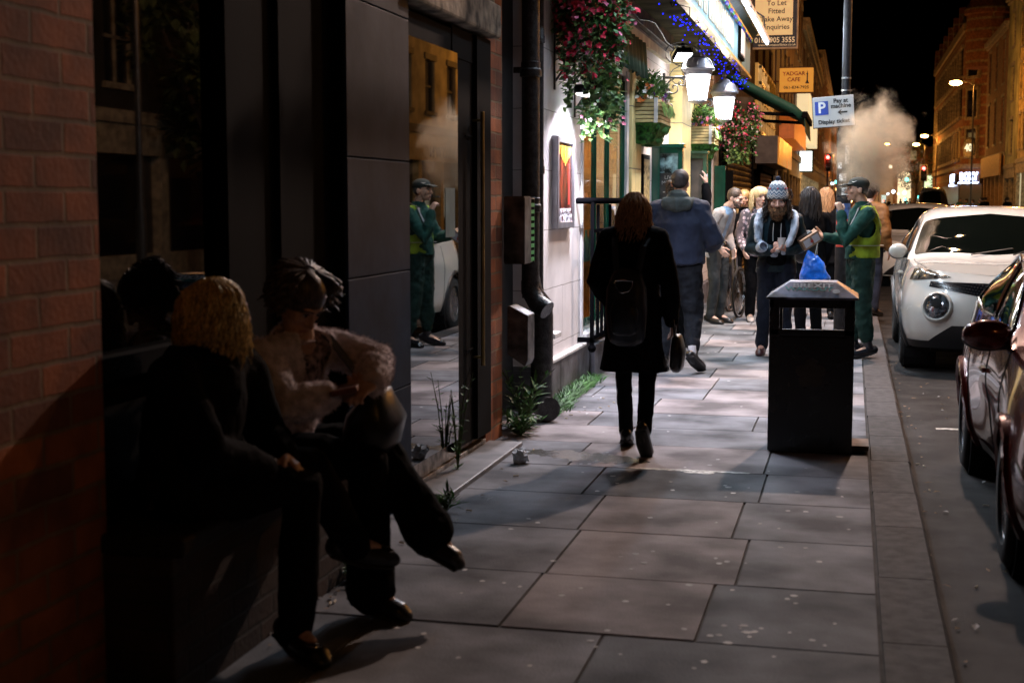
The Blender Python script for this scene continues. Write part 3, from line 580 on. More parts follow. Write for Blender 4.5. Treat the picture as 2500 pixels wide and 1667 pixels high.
def window_box(y0, y1, z, pr, label, pal, seed, nl=1500):
    random.seed(seed); t = thing('flower_box', label, 'flower box', (-2.0, (y0+y1)/2, z), group='window flower boxes'); x0, x1 = WX+.0, WX+pr
    poly = [(x0, y0), (x1-.02, y0), (x1+.02, y0+.12), (x1+.02, y1-.12), (x1-.02, y1), (x0, y1)]
    b = MB()
    for k in range(6): b.prism(poly, .032, Matrix.Translation((0, 0, z+.04*k)))
    b.build('slats', slat, t, bevel=.003)
    b = MB(); b.prism([(x, y) if i else (x, y+.01) for i, (x, y) in enumerate([(x0, y0+.01), (x1-.035, y0+.01), (x1, y0+.13), (x1, y1-.13), (x1-.035, y1-.01), (x0, y1-.01)])], .235, Matrix.Translation((0, 0, z))); b.build('liner', mat('liner_dark', (.12, .10, .05), .8), t)
    for (px, py) in ((x1-.02, y0), (x0+.02, y0)): b = MB(); b.box((px-.018, py-.012, z-.005), (px+.018, py+.01, z+.245)); b.build('corner_post', wht, t)
    b = MB(); bot = [(x0, y0+.06), (x1-.12, y0+.08), (x1-.08, y0+.2), (x1-.08, y1-.2), (x1-.12, y1-.08), (x0, y1-.06)]; top = [(p[0]+(.01 if i in (1, 2, 3, 4) else 0), p[1]) for i, p in enumerate(poly)]; zb = z-.21; n = 6
    vs = [(x, y, z-.005) for x, y in top]+[(x+(.05 if i in (1, 2, 3, 4) else 0), y, z-.1) for i, (x, y) in enumerate(bot)]+[(x, y, zb) for x, y in bot]
    fs = [tuple(range(6)), tuple(range(12, 18))]+[(r*6+i, r*6+(i+1) % 6, (r+1)*6+(i+1) % 6, (r+1)*6+i) for r in range(2) for i in range(6)]
    b.add(vs, fs); tb = b.build('turf_base', turf, t)
    fz = MB()
    for i in range(3000):
        f = tb.data.polygons[random.randrange(1, 14)]; w_ = [random.random()**.8 for _ in f.vertices]; sw = sum(w_); p = V((0, 0, 0))
        for q, vi in zip(w_, f.vertices): p += tb.data.vertices[vi].co*(q/sw)
        d = (f.normal+V((rnd(-.5, .5), rnd(-.5, .5), rnd(-.7, .2)))).normalized(); s_ = d.orthogonal().normalized()*.003; fz.add([p-s_, p+s_, p+d*rnd(.012, .028)], [(0, 1, 2)])
    fz.build('turf_pile', turf, t)
    G = MB(); F = MB(); cy = (y0+y1)/2
    for i in range(nl):
        u = rnd(0, 1); a = rnd(0, pi*2); q = rnd(0, 1)**.5; hh = .34*(1-q*q*.8)
        p = V((WX+pr*.5+(pr*.62)*q*cos(a), cy+(y1-y0)*.55*q*sin(a), z+.22+hh*rnd(.3, 1))); 
        if p.x < WX+.01: p.x = WX+.02
        G.m = 0 if rnd(0, 1) < .35 else 1; G.leaf(p, (cos(a), sin(a), rnd(-.3, 1)), (0, 0, 1), rnd(.04, .09), rnd(.02, .04))
    for i in range(90):
        a = rnd(-pi*.75, pi*.45); q = rnd(.6, 1.05); p = V((WX+pr*.5+pr*.68*q*cos(a), cy+(y1-y0)*.6*q*sin(a), z+.2+rnd(0, .17))); flower(F, p, rnd(.022, .036), random.choice(pal))
    for i in range(60):
        yy = rnd(y0, y1); p = V((x1+.02, yy, z+.22)); G.m = 1
        for j in range(4): G.leaf(p, (.3, rnd(-.4, .4), -1), (1, 0, 0), .07, .03); p += V((.006, rnd(-.02, .02), -.04*rnd(.3, 1)))
    G.build('leaves', lf, t); F.build('flowers', lf, t)
window_box(14.45, 15.45, 2.32, .27, 'slatted flower box over turf with white flowers, nearer lantern side of pub', [4, 4, 4, 3, 5, 6], 11)
window_box(19.5, 20.5, 2.3, .33, 'slatted flower box with pink flowers below the far lantern', [3, 3, 4, 6, 5], 12)
random.seed(21)
# weeds and grass at wall foot
gm_ = mat('grass_green', (.06, .17, .03), .6, var=.5, vs=20)
b = MB()
for i in range(2600):
    y = random.choice((rnd(9.85, 10.6), rnd(9.85, 11.9), rnd(10.6, 11.5))); x = -2.14+abs(random.gauss(0, .035)) + (.05 if y < 10.3 else 0)*rnd(0, 1); h = rnd(.04, .12)
    a = rnd(0, 6.3); d = V((cos(a)*rnd(.2, .8)+.35, sin(a)*rnd(.2, .9), 1)).normalized(); s_ = V((sin(a), -cos(a), 0))*.0035; p = V((x, y, 0)); b.add([p-s_, p+s_, p+d*h*.6+s_*.6+V((.01, 0, 0)), p+d*h+V((.03*cos(a)+.02, .03*sin(a), -.01)), p+d*h*.6-s_*.6], [(0, 1, 2, 4), (4, 2, 3)])
props(b.build('grass', gm_), 'fringe of bright green grass along the foot of the pub plinth', 'grass', kind='stuff')
def weed(name, label, c, n, h, spread, ll, lw, seed):
    random.seed(seed); t = thing(name, label, 'weed', c); b = MB(); st_ = MB()
    for i in range(n):
        a = rnd(0, 6.3); top = V(c)+V((cos(a)*spread*rnd(.2, 1), sin(a)*spread*rnd(.2, 1), h*rnd(.4, 1))); mid = (V(c)+top)/2+V((0, 0, h*.12)); st_.sweep([c, mid, top], [.004, .003, .0015], 5)
        for k in range(9):
            u = k/9; p = V(c)*(1-u)**2+mid*2*u*(1-u)+top*u*u; b.leaf(p, (rnd(-1, 1), rnd(-1, 1), rnd(-.2, .9)), (0, 0, 1), ll*rnd(.6, 1.2), lw*rnd(.6, 1.2))
    b.build('leaves', gm_, t); st_.build('stems', mat('weed_stem', (.08, .12, .04), .7), t)
weed('weed', 'leafy weed with long narrow leaves growing behind the pipe shoe', (-2.12, 9.25, 0), 12, .48, .2, .13, .035, 4)
weed('weed', 'low weed clump sprawling at pavement edge beside brick pier', (-2.08, 8.98, 0), 16, .16, .2, .09, .03, 8)
weed('weed', 'tall spindly weed growing by the glass door', (-2.13, 7.62, .03), 9, .62, .13, .05, .02, 9)
weed('weed', 'small weed tuft at step corner behind the crossed shoe', (-1.93, 6.65, 0), 12, .1, .1, .07, .016, 10)
weed('weed', 'weed clump by wall foot between seated women', (-1.93, 5.35, 0), 9, .1, .1, .06, .02, 13)
random.seed(22)
# ================================================================== STREET FRONTAGES
warm = emis('warm_window', (1, .62, .22), 1.2); dkg = mat('night_glass', (.01, .01, .012), .05, var=0, spec=1)
def front(side, y0, y1, h, m, label, floors, ncol, ww, wh, sill=None, gf=None, name='building', gfmat=None, litw=(), arch=False, gh=3.2, gz=None, trim=None, depth=8):
    X = WX if side < 0 else 9.5; s = -side                       # s: direction the front faces along x
    t = thing(name, label, 'building', (X, (y0+y1)/2, 0)); bx = lambda xa, xb: (min(X+s*xa, X+s*xb), max(X+s*xa, X+s*xb))
    trim = trim or mat('stone_trim', (.30, .25, .17), .7, var=.3)
    def B(mb, xa, xb, ya, yb, za, zb): q = bx(xa, xb); mb.box((q[0], ya, za), (q[1], yb, zb))
    b = MB(); B(b, -depth, -.25, y0, y1, -.1, h)
    fl = [gh+.15+(h-gh-.6)/max(1, floors)*k for k in range(floors)]; cw = (y1-y0)/max(1, ncol)
    # wall skin with real openings: piers between windows and bands between floors
    zs = gh
    for k in range(floors):
        zb_ = fl[k]+(h-gh-.6)/floors*.18; zt_ = zb_+wh; B(b, -.25, 0, y0, y1, zs, zb_)
        ya = y0
        for c in range(ncol): yc = y0+cw*(c+.5); B(b, -.25, 0, ya, yc-ww/2, zb_, zt_); ya = yc+ww/2
        B(b, -.25, 0, ya, y1, zb_, zt_); zs = zt_
    B(b, -.25, 0, y0, y1, zs, h); b.build('wall', m, t)
    for k in range(floors):
        zb_ = fl[k]+(h-gh-.6)/floors*.18
        for c in range(ncol):
            yc = y0+cw*(c+.5); f = MB(); B(f, -.2, -.14, yc-ww/2, yc+ww/2, zb_, zb_+wh)
            wn = f.build('window', warm if (k, c) in litw else dkg, t)
            g = MB(); B(g, -.15, -.1, yc-.03, yc+.03, zb_, zb_+wh); B(g, -.15, -.1, yc-ww/2, yc+ww/2, zb_+wh*.5-.03, zb_+wh*.5+.03)
            for e in (-1, 1): B(g, -.16, -.09, yc+e*(ww/2-.04)-.04, yc+e*(ww/2-.04)+.04, zb_, zb_+wh)
            B(g, -.1, .07, yc-ww/2-.1, yc+ww/2+.1, zb_-.12, zb_); B(g, -.02, .05, yc-ww/2-.12, yc+ww/2+.12, zb_+wh, zb_+wh+.2)
            g.build('frame', trim, wn)
    b = MB(); B(b, -.2, .28, y0, y1, h-.1, h+.2); B(b, -.2, .14, y0, y1, h-.3, h-.1); B(b, -.2, .12, y0, y1, gh-.15, gh+.1); b.build('cornice', trim, t)
    g = MB(); gfmat = gfmat or trim; n = max(1, int((y1-y0)/2.6)); 
    B(g, -.2, .06, y0, y1, gh-.75, gh-.15)
    for i in range(n+1): yy = y0+(y1-y0-.35)*i/n; B(g, -.25, .03, yy, yy+.35, 0, gh-.75)
    B(g, -.25, 0, y0, y1, -.1, .45); sf = g.build('shopfront', gfmat, t)
    g = MB(); B(g, -.22, -.18, y0+.05, y1-.05, .45, gh-.7); g.build('shop_glass', gf or dkg, sf)
    return t
ob = brickmat('orange_brick', (.36, .16, .06), (.30, .12, .05), (.25, .18, .10), bw=.23, bh=.08); cream = mat('cream_render', (.50, .44, .26), .8, var=.25, vs=1.5)
dkb = brickmat('sooty_brick', (.16, .09, .05), (.12, .07, .04), (.1, .08, .05), bw=.23, bh=.08)
# left side beyond the pub
front(-1, 23.5, 31.9, 9.5, brickmat('dim_brick', (.12, .05, .02), (.09, .035, .015), (.08, .05, .025), bw=.23, bh=.08), 'orange lit brick shop with big roller shutter beyond the pub', 2, 3, 1.2, 1.9, gh=3.3)
t = thing('roller_shutter', 'closed ribbed metal roller shutter right beyond the pub', 'shutter', (-2.15, 28, 1.4), group='roller shutters on left shops')
shm = mat('shutter_steel', (.12, .08, .05), .55, .3, var=.4, vs=3)
def shutter(t, y0, y1, z1, x, m):
    b = MB(); k = int((z1-.1)/.105); vs = []
    for i in range(k*3+1): z = .1+(z1-.1)*i/(k*3); xx = x+(.022 if i % 3 == 1 else (.03 if i % 3 == 2 else 0)); vs += [(xx, y0, z), (xx, y1, z)]
    b.add(vs, [(2*i, 2*i+1, 2*i+3, 2*i+2) for i in range(k*3)]); b.build('slats', m, t)
    b = MB(); b.box((x-.03, y0-.12, 0), (x+.06, y0, z1+.15)); b.box((x-.03, y1, 0), (x+.06, y1+.12, z1+.15)); b.box((x-.03, y0-.12, z1), (x+.12, y1+.12, z1+.3)); b.build('guide', blk, t)
shutter(t, 24.6, 31.0, 2.75, WX+.06, shm)
front(-1, 32.0, 40, 8.8, MATS['dim_brick'], 'dark brick cafe building with overhanging orange sign panel', 2, 3, 1.1, 1.8, gh=3.0)
t = thing('roller_shutter', 'roller shutter coloured red for the light on it farther along the left shops', 'shutter', (-2.1, 36, 1.2), group='roller shutters on left shops'); shutter(t, 33.2, 38.5, 2.2, WX+.08, mat('shutter_red_light', (.16, .035, .02), .5, .3, var=.4, vs=3))  # red light falling on the slats is put into their colour
t = thing('box_sign', 'deep grey box sign with glowing orange side above the red shutter', 'sign', (-1.9, 34, 2.5)); b = MB(); b.box((WX+.1, 31.9, 2.35), (-1.62, 38.6, 2.95)); b.build('case', mat('grey_case', (.16, .14, .13), .6), t); b = MB(); b.box((-1.62, 31.95, 2.33), (-1.585, 38.5, 2.93)); b.build('face', mat('orange_face', (.7, .30, .05), .3, var=.3, vs=1, emit=(1, .35, .04), es=.35), t)
t = thing('window_grille', 'brassy latticed panel above the orange box sign', 'grille', (-2.1, 34, 3.4)); b = MB()
for k in range(7): b.box((WX+.12, 32.2+k*.95, 3.0), (WX+.2, 32.3+k*.95, 4.5))
for k in range(5): b.box((WX+.13, 32.2, 3.0+.36*k), (WX+.19, 38, 3.07+.36*k))
b.build('lattice', mat('brass', (0, 0, 0)), t); b = MB(); b.box((WX+.05, 32.1, 2.98), (WX+.12, 38.1, 4.55)); b.build('backing', mat('amber_glass', (.5, .25, .05), .3, emit=(1, .5, .08), es=.25), t)
front(-1, 40.1, 62, 10.2, mat('brown_cladding', (.10, .05, .03), .6, var=.4, vs=1), 'brown building with tall ribbed pilasters halfway along left side', 2, 8, .8, 2.2, gh=3.2)
front(-1, 62.1, 95, 9.0, MATS['dim_brick'], 'brick shop row with brightly lit white shopfront far on the left', 2, 7, 1.2, 1.7, gh=3.4, gf=emis('white_shop_glow', (1, .88, .62), 1.6), litw=((0, 1),))
front(-1, 95.1, 190, 11, ob, 'long brown brick block at far left end of street', 3, 16, 1.3, 1.8, gh=3.5, litw=((0, 3), (1, 7), (0, 8), (2, 12), (1, 1)), gf=emis('dim_shop_glow', (1, .55, .18), .5))
# awning
t = thing('awning', 'half open dark green canvas awning over pavement beyond the lanterns', 'awning', (-2.2, 24.5, 3.7)); b = MB()
A = [(-2.2, 3.82), (-1.75, 3.52), (-1.3, 3.28), (-.95, 3.1), (-.82, 2.98)]; vs = []
for x, z in A: vs += [(x, 24.3, z), (x, 27.2, z)]
b.add(vs, [(2*i, 2*i+1, 2*i+3, 2*i+2) for i in range(4)]); o = b.build('canvas', mat('green_canvas', (0, 0, 0)), t, smooth=60); sd = o.modifiers.new('s', 'SOLIDIFY'); sd.thickness = .12
b = MB(); b.box((-.84, 24.25, 2.9), (-.76, 27.25, 3.0)); b.sweep([(-2.18, 24.5, 3.3), (-1.6, 24.5, 3.0), (-.82, 24.5, 2.95)], .03, 8); b.sweep([(-2.18, 27, 3.3), (-1.6, 27, 3.0), (-.82, 27, 2.95)], .03, 8); b.build('arm', blk, t); b = MB(); b.add([(-.80, 24.28, 2.92), (-.80, 27.2, 2.92), (-.78, 27.2, 2.62), (-.78, 24.28, 2.66)], [(0, 1, 2, 3)]); o = b.build('valance', MATS['green_canvas'], t); sd = o.modifiers.new('s', 'SOLIDIFY'); sd.thickness = .01
# right side
yel = mat('yellow_render', (.42, .38, .16), .8, var=.3, vs=.8)
front(1, -10, 24, 9, mat('night_brick', (.03, .02, .013), .9, var=.4), 'dark brick warehouse across the road opposite the seated women', 2, 9, 1.2, 1.8, name='warehouse')
front(1, 24.1, 37, 9, mat('dark_louvres', (.02, .017, .012), .7), 'dark shuttered building across the road before the cream shop', 2, 4, 1.2, 1.8, gh=3.2)
br = front(1, 37.1, 58, 9.5, cream, 'cream rendered shop with black lettered fascia across the road', 2, 8, 1.1, 1.7, gh=3.9, gfmat=mat('shop_cream', (.55, .45, .2), .7, var=.15), trim=mat('dark_band', (.10, .09, .06), .7))
b = MB(); b.box((9.40, 37.2, 2.85), (9.44, 57.8, 3.5)); sg = b.build('fascia_board', MATS['shop_cream'], br); text('lettering', 'BROWN', mat('sign_black', (.02, .02, .02), .6), sg, (9.39, 47.4, 3.15), FW, .52, 1.35, .01, bold=.008, sp=1.35)
front(1, 58.1, 84, 12, ob, 'brick building with stone banding across the road', 3, 9, 1.2, 1.8)
front(1, 84.1, 90.3, 13.5, mat('ornate_yellow', (.48, .34, .12), .7, var=.4, vs=2), 'ornate yellow stone building at right edge with stacked bays', 3, 3, 1.0, 2.0, gh=3.9, gf=emis('pale_shop_glow', (1, .85, .5), .6))
front(1, 91.0, 97.3, 14.2, yel, 'plain yellowish rendered building with single column of windows', 3, 1, 1.9, 2.1, gh=3.7)
front(1, 97.4, 112, 12.8, ob, 'orange brick building with arched windows and blank orange fascia', 2, 3, 1.5, 2.9, gh=4.6, gfmat=mat('orange_fascia', (.55, .30, .10), .6))
b = MB(); b.box((9.2, 97.6, 3.2), (9.3, 111.5, 4.6)); props(b.build('blank_fascia', MATS['orange_fascia']), 'blank orange shop fascia board on the orange brick building', 'sign board')
# corner building with turret
cbd = thing('corner_building', 'tall brick corner building with turret dome and neon signs', 'building', (11, 150, 0))
band = brickmat('banded_brick', (.30, .12, .05), (.26, .10, .045), (.34, .27, .15), bw=3.0, bh=.9, ms=.12)
b = MB(); b.prism([(9.5, 135), (14, 127), (30, 127), (30, 183), (9.5, 183)], 17, None); b.build('wall', band, cbd)
nrm = V((-8, -4.5, 0)).normalized(); tan_ = V((4.5, -8, 0)).normalized(); Q = Matrix(((tan_.x, 0, nrm.x), (tan_.y, 0, nrm.y), (0, 1, 0))).transposed() if False else Matrix(((tan_.x, nrm.x, 0), (tan_.y, nrm.y, 0), (0, 0, 1)))
def cf(u, w_, z, dx=.0): p = V((9.5, 135, 0))+tan_*u+nrm*dx; return p
for zz in (5.6, 9.0, 12.6):
    b = MB(); c = cf(1.6, 0, 0, .05); b.cbox((c.x, c.y, zz+1.1), (1.5, .25, 2.4), Q); wn = b.build('window', dkg, cbd); b = MB(); b.cbox((c.x, c.y, zz-.2), (1.9, .5, .25), Q); b.cbox((c.x, c.y, zz+2.4), (1.9, .5, .25), Q)
    for e in (-.85, .85): q = cf(1.6+e, 0, 0, .08); b.cbox((q.x, q.y, zz+1.1), (.2, .35, 2.4), Q)
    b.build('frame', MATS['stone_trim'], wn)
for k in range(12):
    for zz in (5.4, 9.2, 12.8):
        b = MB(); yy = 137+k*3.6; b.box((9.42, yy, zz), (9.6, yy+2.2, zz+2.5)); wn = b.build('window', mat('blind_window', (.35, .26, .10), .6) if zz < 6 and k < 3 else dkg, cbd); b = MB(); b.box((9.25, yy-.3, zz-.3), (9.5, yy+2.5, zz)); b.box((9.3, yy-.25, zz+2.5), (9.5, yy+2.45, zz+2.8)); b.box((9.3, yy+2.25, zz), (9.5, yy+2.6, zz+2.5)); b.build('frame', MATS['stone_trim'], wn)
b = MB(); b.lathe([(1.9, 13), (1.9, 17.5), (2.1, 17.6), (2.1, 18), (1.7, 18.6), (1.2, 19.8), (.4, 20.8), (.12, 21), (.08, 24), (0, 24.1)], (11.2, 131.5, 0), 12); b.build('turret', band, cbd)
b = MB(); b.box((9.3, 135, 16.6), (9.6, 183, 17.3)); b.box((9.35, 135, 4.4), (9.6, 183, 4.8)); c = cf(2, 0, 0, .1); b.cbox((c.x, c.y, 4.6), (5, .4, .4), Q); b.build('cornice', MATS['stone_trim'], cbd)
for k in range(6):
    b = MB(); b.prism([(0, 0), (2.6, 0), (1.3, 2.6)], .8, Matrix.Translation((9.4, 141+k*8, 17)) @ Matrix.Rotation(R(90), 4, 'Z') @ Matrix.Rotation(R(90), 4, 'X')); b.build('gable', band, cbd)
b = MB(); c = cf(1.9, 0, 0, .12); b.cbox((c.x, c.y, 1.6), (3.4, .3, 3.0), Q); b.box((9.35, 136, .3), (9.6, 160, 3.0)); b.build('shopfront', mat('corner_shopfront', (.03, .025, .02), .3), cbd)
c = cf(1.9, 0, 0, .35)
RQ = Q.to_euler()
b = MB(); b.cbox((c.x, c.y, 3.5), (3.2, .25, .9), Q); props(b.build('shop_sign', mat('sign_panel', (.05, .06, .12), .4)), 'dark shop sign panel with blue white glowing letters on corner building', 'shop sign')
sgn = C.objects['shop_sign']
ang = Euler((R(90), 0, math.atan2(tan_.y, tan_.x)))
c2 = cf(1.9, 0, 0, .52); text('glow_letters', 'BOXY', emis('neon_white_blue', (.55, .68, 1), 9), sgn, (c2.x, c2.y, 3.65), ang, .95, 1.05, .02, bold=.03)
b = MB(); c3 = cf(1.9, 0, 0, .55); b.cbox((c3.x, c3.y, 3.12), (3.0, .06, .12), Q); b.build('glow_strip', MATS['neon_white_blue'], sgn)
b = MB(); b.box((9.2, 138, 3.0), (9.3, 146, 4.0)); sg2 = props(b.build('shop_sign', MATS['sign_panel']), 'blue white lettered shop sign on side wall of corner building', 'shop sign'); text('glow_letters', 'BOXY', MATS['neon_white_blue'], sg2, (9.16, 142, 3.6), FW, 1.0, 1.9, .02, bold=.03); b = MB(); b.box((9.12, 140, 2.9), (9.18, 145.5, 3.1)); b.build('glow_strip', MATS['neon_white_blue'], sg2)
t = thing('wall_roundel', 'round wall sign showing the number 40 on corner building', 'sign', (10, 133, 6)); c4 = cf(1.5, 0, 0, .2); b = MB(); b.lathe([(0, 0), (.95, 0), (.95, .12), (.8, .14), (0, .14)], (c4.x, c4.y, 6.2), 24, nrm.to_track_quat('Z', 'Y').to_matrix()); b.build('disc', mat('roundel', (.06, .06, .04), .4), t); c5 = cf(1.5, 0, 0, .38); text('numerals', '40', emis('numeral_glow', (1, .85, .5), 1.6), t, (c5.x, c5.y, 6.2), ang, .95, 1.2, .02)
# street end
eb = thing('end_building', 'wide orange lit brick building closing the street end', 'building', (0, 205, 0)); b = MB(); b.box((-3, 200, -.1), (22, 214, 8.2)); b.box((-3, 199.7, 8.2), (22, 214, 8.7)); b.build('wall', ob, eb)
b = MB(); b.box((-22, 204, -.1), (-3.2, 214, 13)); b.build('wing', dkb, eb)
def glowp(x0, x1, z0, z1, col, s, nm='lit_window', y=199.6): b = MB(); b.box((x0, y, z0), (x1, y+.3, z1)); return b.build(nm, emis('g_%d%d' % (x0*10, z0*10), col, s), eb)
glowp(5.9, 7.6, 1.0, 4.6, (1, .78, .45), 1.6); b = MB(); b.cyl((6.75, 199.6, 4.6), (6.75, 199.9, 4.6), .85, n=24); b.build('lit_arch', MATS['g_5910'], eb)
glowp(9.3, 10.7, 2.6, 4.9, (.85, 1, .55), 1.3); glowp(1.7, 2.6, .5, 3.2, (1, .75, .4), 1.2); glowp(2.9, 5.3, .6, 5.2, (.8, .38, .14), .35, 'glow_panel'); glowp(3.8, 4.4, .4, 2.3, (.7, .9, .8), 1.2); glowp(4.7, 5.1, 5.9, 6.3, (1, .9, .6), 4);  # the mural panel is given a glow instead of light falling on it
for i in range(26):
    x, z = rnd(-20, 20), rnd(6, 11.5)
    if x > -3: z = rnd(5.4, 7.6)
    glowp(x, x+.8, z, z+1.3, (1, .66, .28), rnd(.2, .7), y=203.6 if x < -3 else 199.6)
# far tree
def tree(label, c, h, r, seed):
    random.seed(seed); t = thing('tree', label, 'tree', c, group='trees at the street end'); b = MB(); b.sweep([c, V(c)+V((0, 0, h*.4)), V(c)+V((.2, 0, h*.7))], [.2, .14, .08], 8); 
    for k in range(6): a = k*1.05; b.sweep([V(c)+V((0, 0, h*.4)), V(c)+V((r*.6*cos(a), r*.6*sin(a), h*.75))], [.08, .03], 6)
    b.build('trunk', mat('bark', (.05, .035, .02), .9), t); b = MB()
    for k in range(26):
        a, q, z = rnd(0, 6.3), rnd(0, 1)**.5, rnd(-1, 1); cc = V(c)+V((r*q*cos(a)*sqrt(1-z*z*.7), r*q*sin(a), h*.68+h*.3*z))
        for j in range(70): d = V((random.gauss(0, 1), random.gauss(0, 1), random.gauss(0, 1))).normalized()*rnd(.1, r*.34); b.leaf(cc+d, d, (0, 0, 1), .3, .2)
    b.build('crown', mat('crown_leaf', (.05, .07, .02), .7, var=.4), t)
tree('dark leafy tree at street end beside the steam', (.6, 150, 0), 7.5, 2.6, 1); tree('darker leafy tree on the far right by the end building', (8.0, 192, 0), 9, 3, 2); tree('tree across the road opposite the seated women', (8.2, 27, 0), 6.5, 1.8, 3)
random.seed(31)
# ================================================================== STREET LAMPS, SIGNAL HEADS, SIGNS
def street_lamp(x, y, z, arm, label, power=0, col=SODIUM, s=60, pole=(.06, .045), hs=1):
    t = thing('street_lamp', label, 'street lamp', (x, y, 0), group='street lamps along the road')
    b = MB(); b.cyl((x, y, -.1), (x, y, 1.4), .09, n=14); b.cyl((x, y, 1.4), (x, y, z+.1), pole[0], pole[1], 12); b.build('pole', mat('lamp_steel', (.06, .055, .05), .4, .5), t, smooth=50)
    b = MB(); b.sweep([(x, y, z+.0), (x+arm*.4, y, z+.25), (x+arm, y, z+.28)], .035, 8); b.build('arm', MATS['lamp_steel'], t, smooth=50)
    b = MB(); e = 1 if arm > 0 else -1; b.sweep([(x+arm-.05*e, y, z+.3), (x+arm+.6*e, y, z+.26)], [(.14, .06), (.1, .05)], 12); b.build('hood', MATS['lamp_steel'], t, smooth=50)
    b = MB(); b.ell((x+arm+.28*e, y, z+.19), (.24*hs, .13*hs, .09*hs)); b.build('lens', emis('sodium_lens%d' % s, (1, .50, .14), s), t, smooth=60)
    if power: lamp('sodium_lamp', (x+arm+.28*e, y, z+.02), power, (1, .38, .06), .16)
    return t
street_lamp(6.75, 88, 8.2, -.75, 'tall street lamp with bright orange lens before the corner building', 1100, s=90, hs=1.5)
street_lamp(6.9, 21.5, 5.6, -.6, 'street lamp across the road opposite the seated women', 650)
street_lamp(6.9, -5, 7.5, -.6, 'added unseen street lamp across the road behind the photographer', 60)  # unseen lamp, added to throw orange light on the near brick
street_lamp(6.9, 52, 8, -.7, 'added unseen street lamp across the road by the cream shop', 1500)  # unseen lamp, added to light the facades across the road
street_lamp(6.6, 122, 6.6, -.7, 'distant street lamp just right of the steam', 1900, s=60, hs=1.3); street_lamp(8.0, 172, 7.8, -.7, 'most distant right street lamp near the end building', 2600, s=60, hs=1.6)
street_lamp(-1.9, 140, 5.8, .4, 'distant street lamp on the left pavement above the red signal', 1800, s=50, hs=1.2)
lamp('shop_spill', (-1.2, 62, 2.6), 120, (1, .55, .2), .5)
street_lamp(3.2, 186, 8.4, .6, 'street lamp in front of the end building seen through steam', 2200, s=50, hs=1.3)
# the lamp column that carries the parking sign
t = thing('lamp_column', 'thick dark lamp column with stickers and parking sign behind green man', 'street lamp', (-.10, 17, 0)); x, y = -.10, 17
b = MB(); b.cyl((x, y, -.05), (x, y, 2.25), .085, n=20); b.lathe([(.085, 0), (.09, .04), (.055, .14), (.05, .3)], (x, y, 2.25), 20); b.cyl((x, y, 2.5), (x, y, 7.4), .05, .04, 16); b.build('pole', mat('column_black', (.010, .010, .012), .5, var=.3, vs=20, spec=.25), t, smooth=40)
b = MB(); b.sweep([(x, y, 7.35), (x+.1, y, 7.55), (x+.5, y, 7.6)], .035, 8); b.sweep([(x+.45, y, 7.62), (x+1.1, y, 7.58)], [(.15, .07), (.11, .05)], 12); b.build('head', MATS['lamp_steel'], t, smooth=50); b = MB(); b.ell((x+.78, y, 7.5), (.25, .13, .07)); b.build('lens', MATS['sodium_lens60'], t)
for z in (2.78, 2.92): b = MB(); b.lathe([(.05, 0), (.058, 0), (.058, .02), (.05, .02)], (x, y, z), 18); b.build('clamp', mat('steel_band', (.45, .45, .45), .25, .9), t)
b = MB()
for a0, z0, z1, hw in ((-1.2, 1.95, 2.16, .3), (-1.75, 1.76, 1.84, .5), (-1.4, 1.58, 1.68, .45), (-2.2, 1.9, 1.97, .3), (-1.0, 1.4, 1.47, .2)):
    vs = []
    for i in range(9): a = a0+hw*(i/4-1); vs += [(x+.0865*cos(a), y+.0865*sin(a), z0), (x+.0865*cos(a), y+.0865*sin(a), z1)]
    b.add(vs, [(2*i, 2*i+2, 2*i+3, 2*i+1) for i in range(8)])
b.build('stickers', mat('worn_sticker', (.42, .42, .40), .6, var=.6, vs=40), t)
for nm, z0, z1, c in (('blue_notice', 1.32, 1.5, (.04, .10, .28)), ('red_notice', 1.0, 1.315, (.55, .05, .03))):
    vs = []; b = MB()
    for i in range(13): a = -1.5+1.1*(i/6-1); vs += [(x+.088*cos(a), y+.088*sin(a), z0), (x+.088*cos(a), y+.088*sin(a), z1)]
    b.add(vs, [(2*i, 2*i+2, 2*i+3, 2*i+1) for i in range(12)]); b.build(nm, mat(nm+'_print', c, .5, var=.3, vs=30), t)
lamp('column_lamp', (x+.78, y, 7.38), 3500, (1, .71, .58), .12)
t = thing('parking_sign', 'white parking sign with blue P square tilted on the column', 'sign', (-.22, 16.88, 2.55)); rt = Euler((0, R(-4), 0)); cc = V((-.235, 16.88, 2.548)); RM = rt.to_matrix()
b = MB(); b.cbox(cc, (.46, .012, .345), RM); b.build('plate', mat('sign_white', (.36, .36, .35), .45, var=.05), t, bevel=.004); b = MB(); b.cbox(cc+V((0, .01, 0)), (.475, .01, .36), RM); b.build('backing', blk, t)
b = MB(); b.cbox(cc+RM @ V((-.13, -.0085, .045)), (.15, .004, .155), RM); sq = b.build('blue_square', mat('sign_blue', (.01, .04, .28), .4), t, bevel=.001)
def st_(s, dx, dz, size, m, sx=1, bold=.002): text('wording', s, m, t, cc+RM @ V((dx, -.0105, dz)), Euler((R(90), R(0), 0)).to_matrix().to_euler() if False else (RM @ Euler((R(90), 0, 0)).to_matrix()).to_euler(), size, sx, .001, bold=bold)
st_('P', -.13, .045, .17, mat('letter_white', (.6, .6, .6), .5), 1, .004); lbk = mat('letter_black', (.01, .01, .01), .5)
st_('Pay at', .085, .115, .068, lbk); st_('machine', .085, .058, .068, lbk); st_('Display ticket', .0, -.115, .064, lbk)
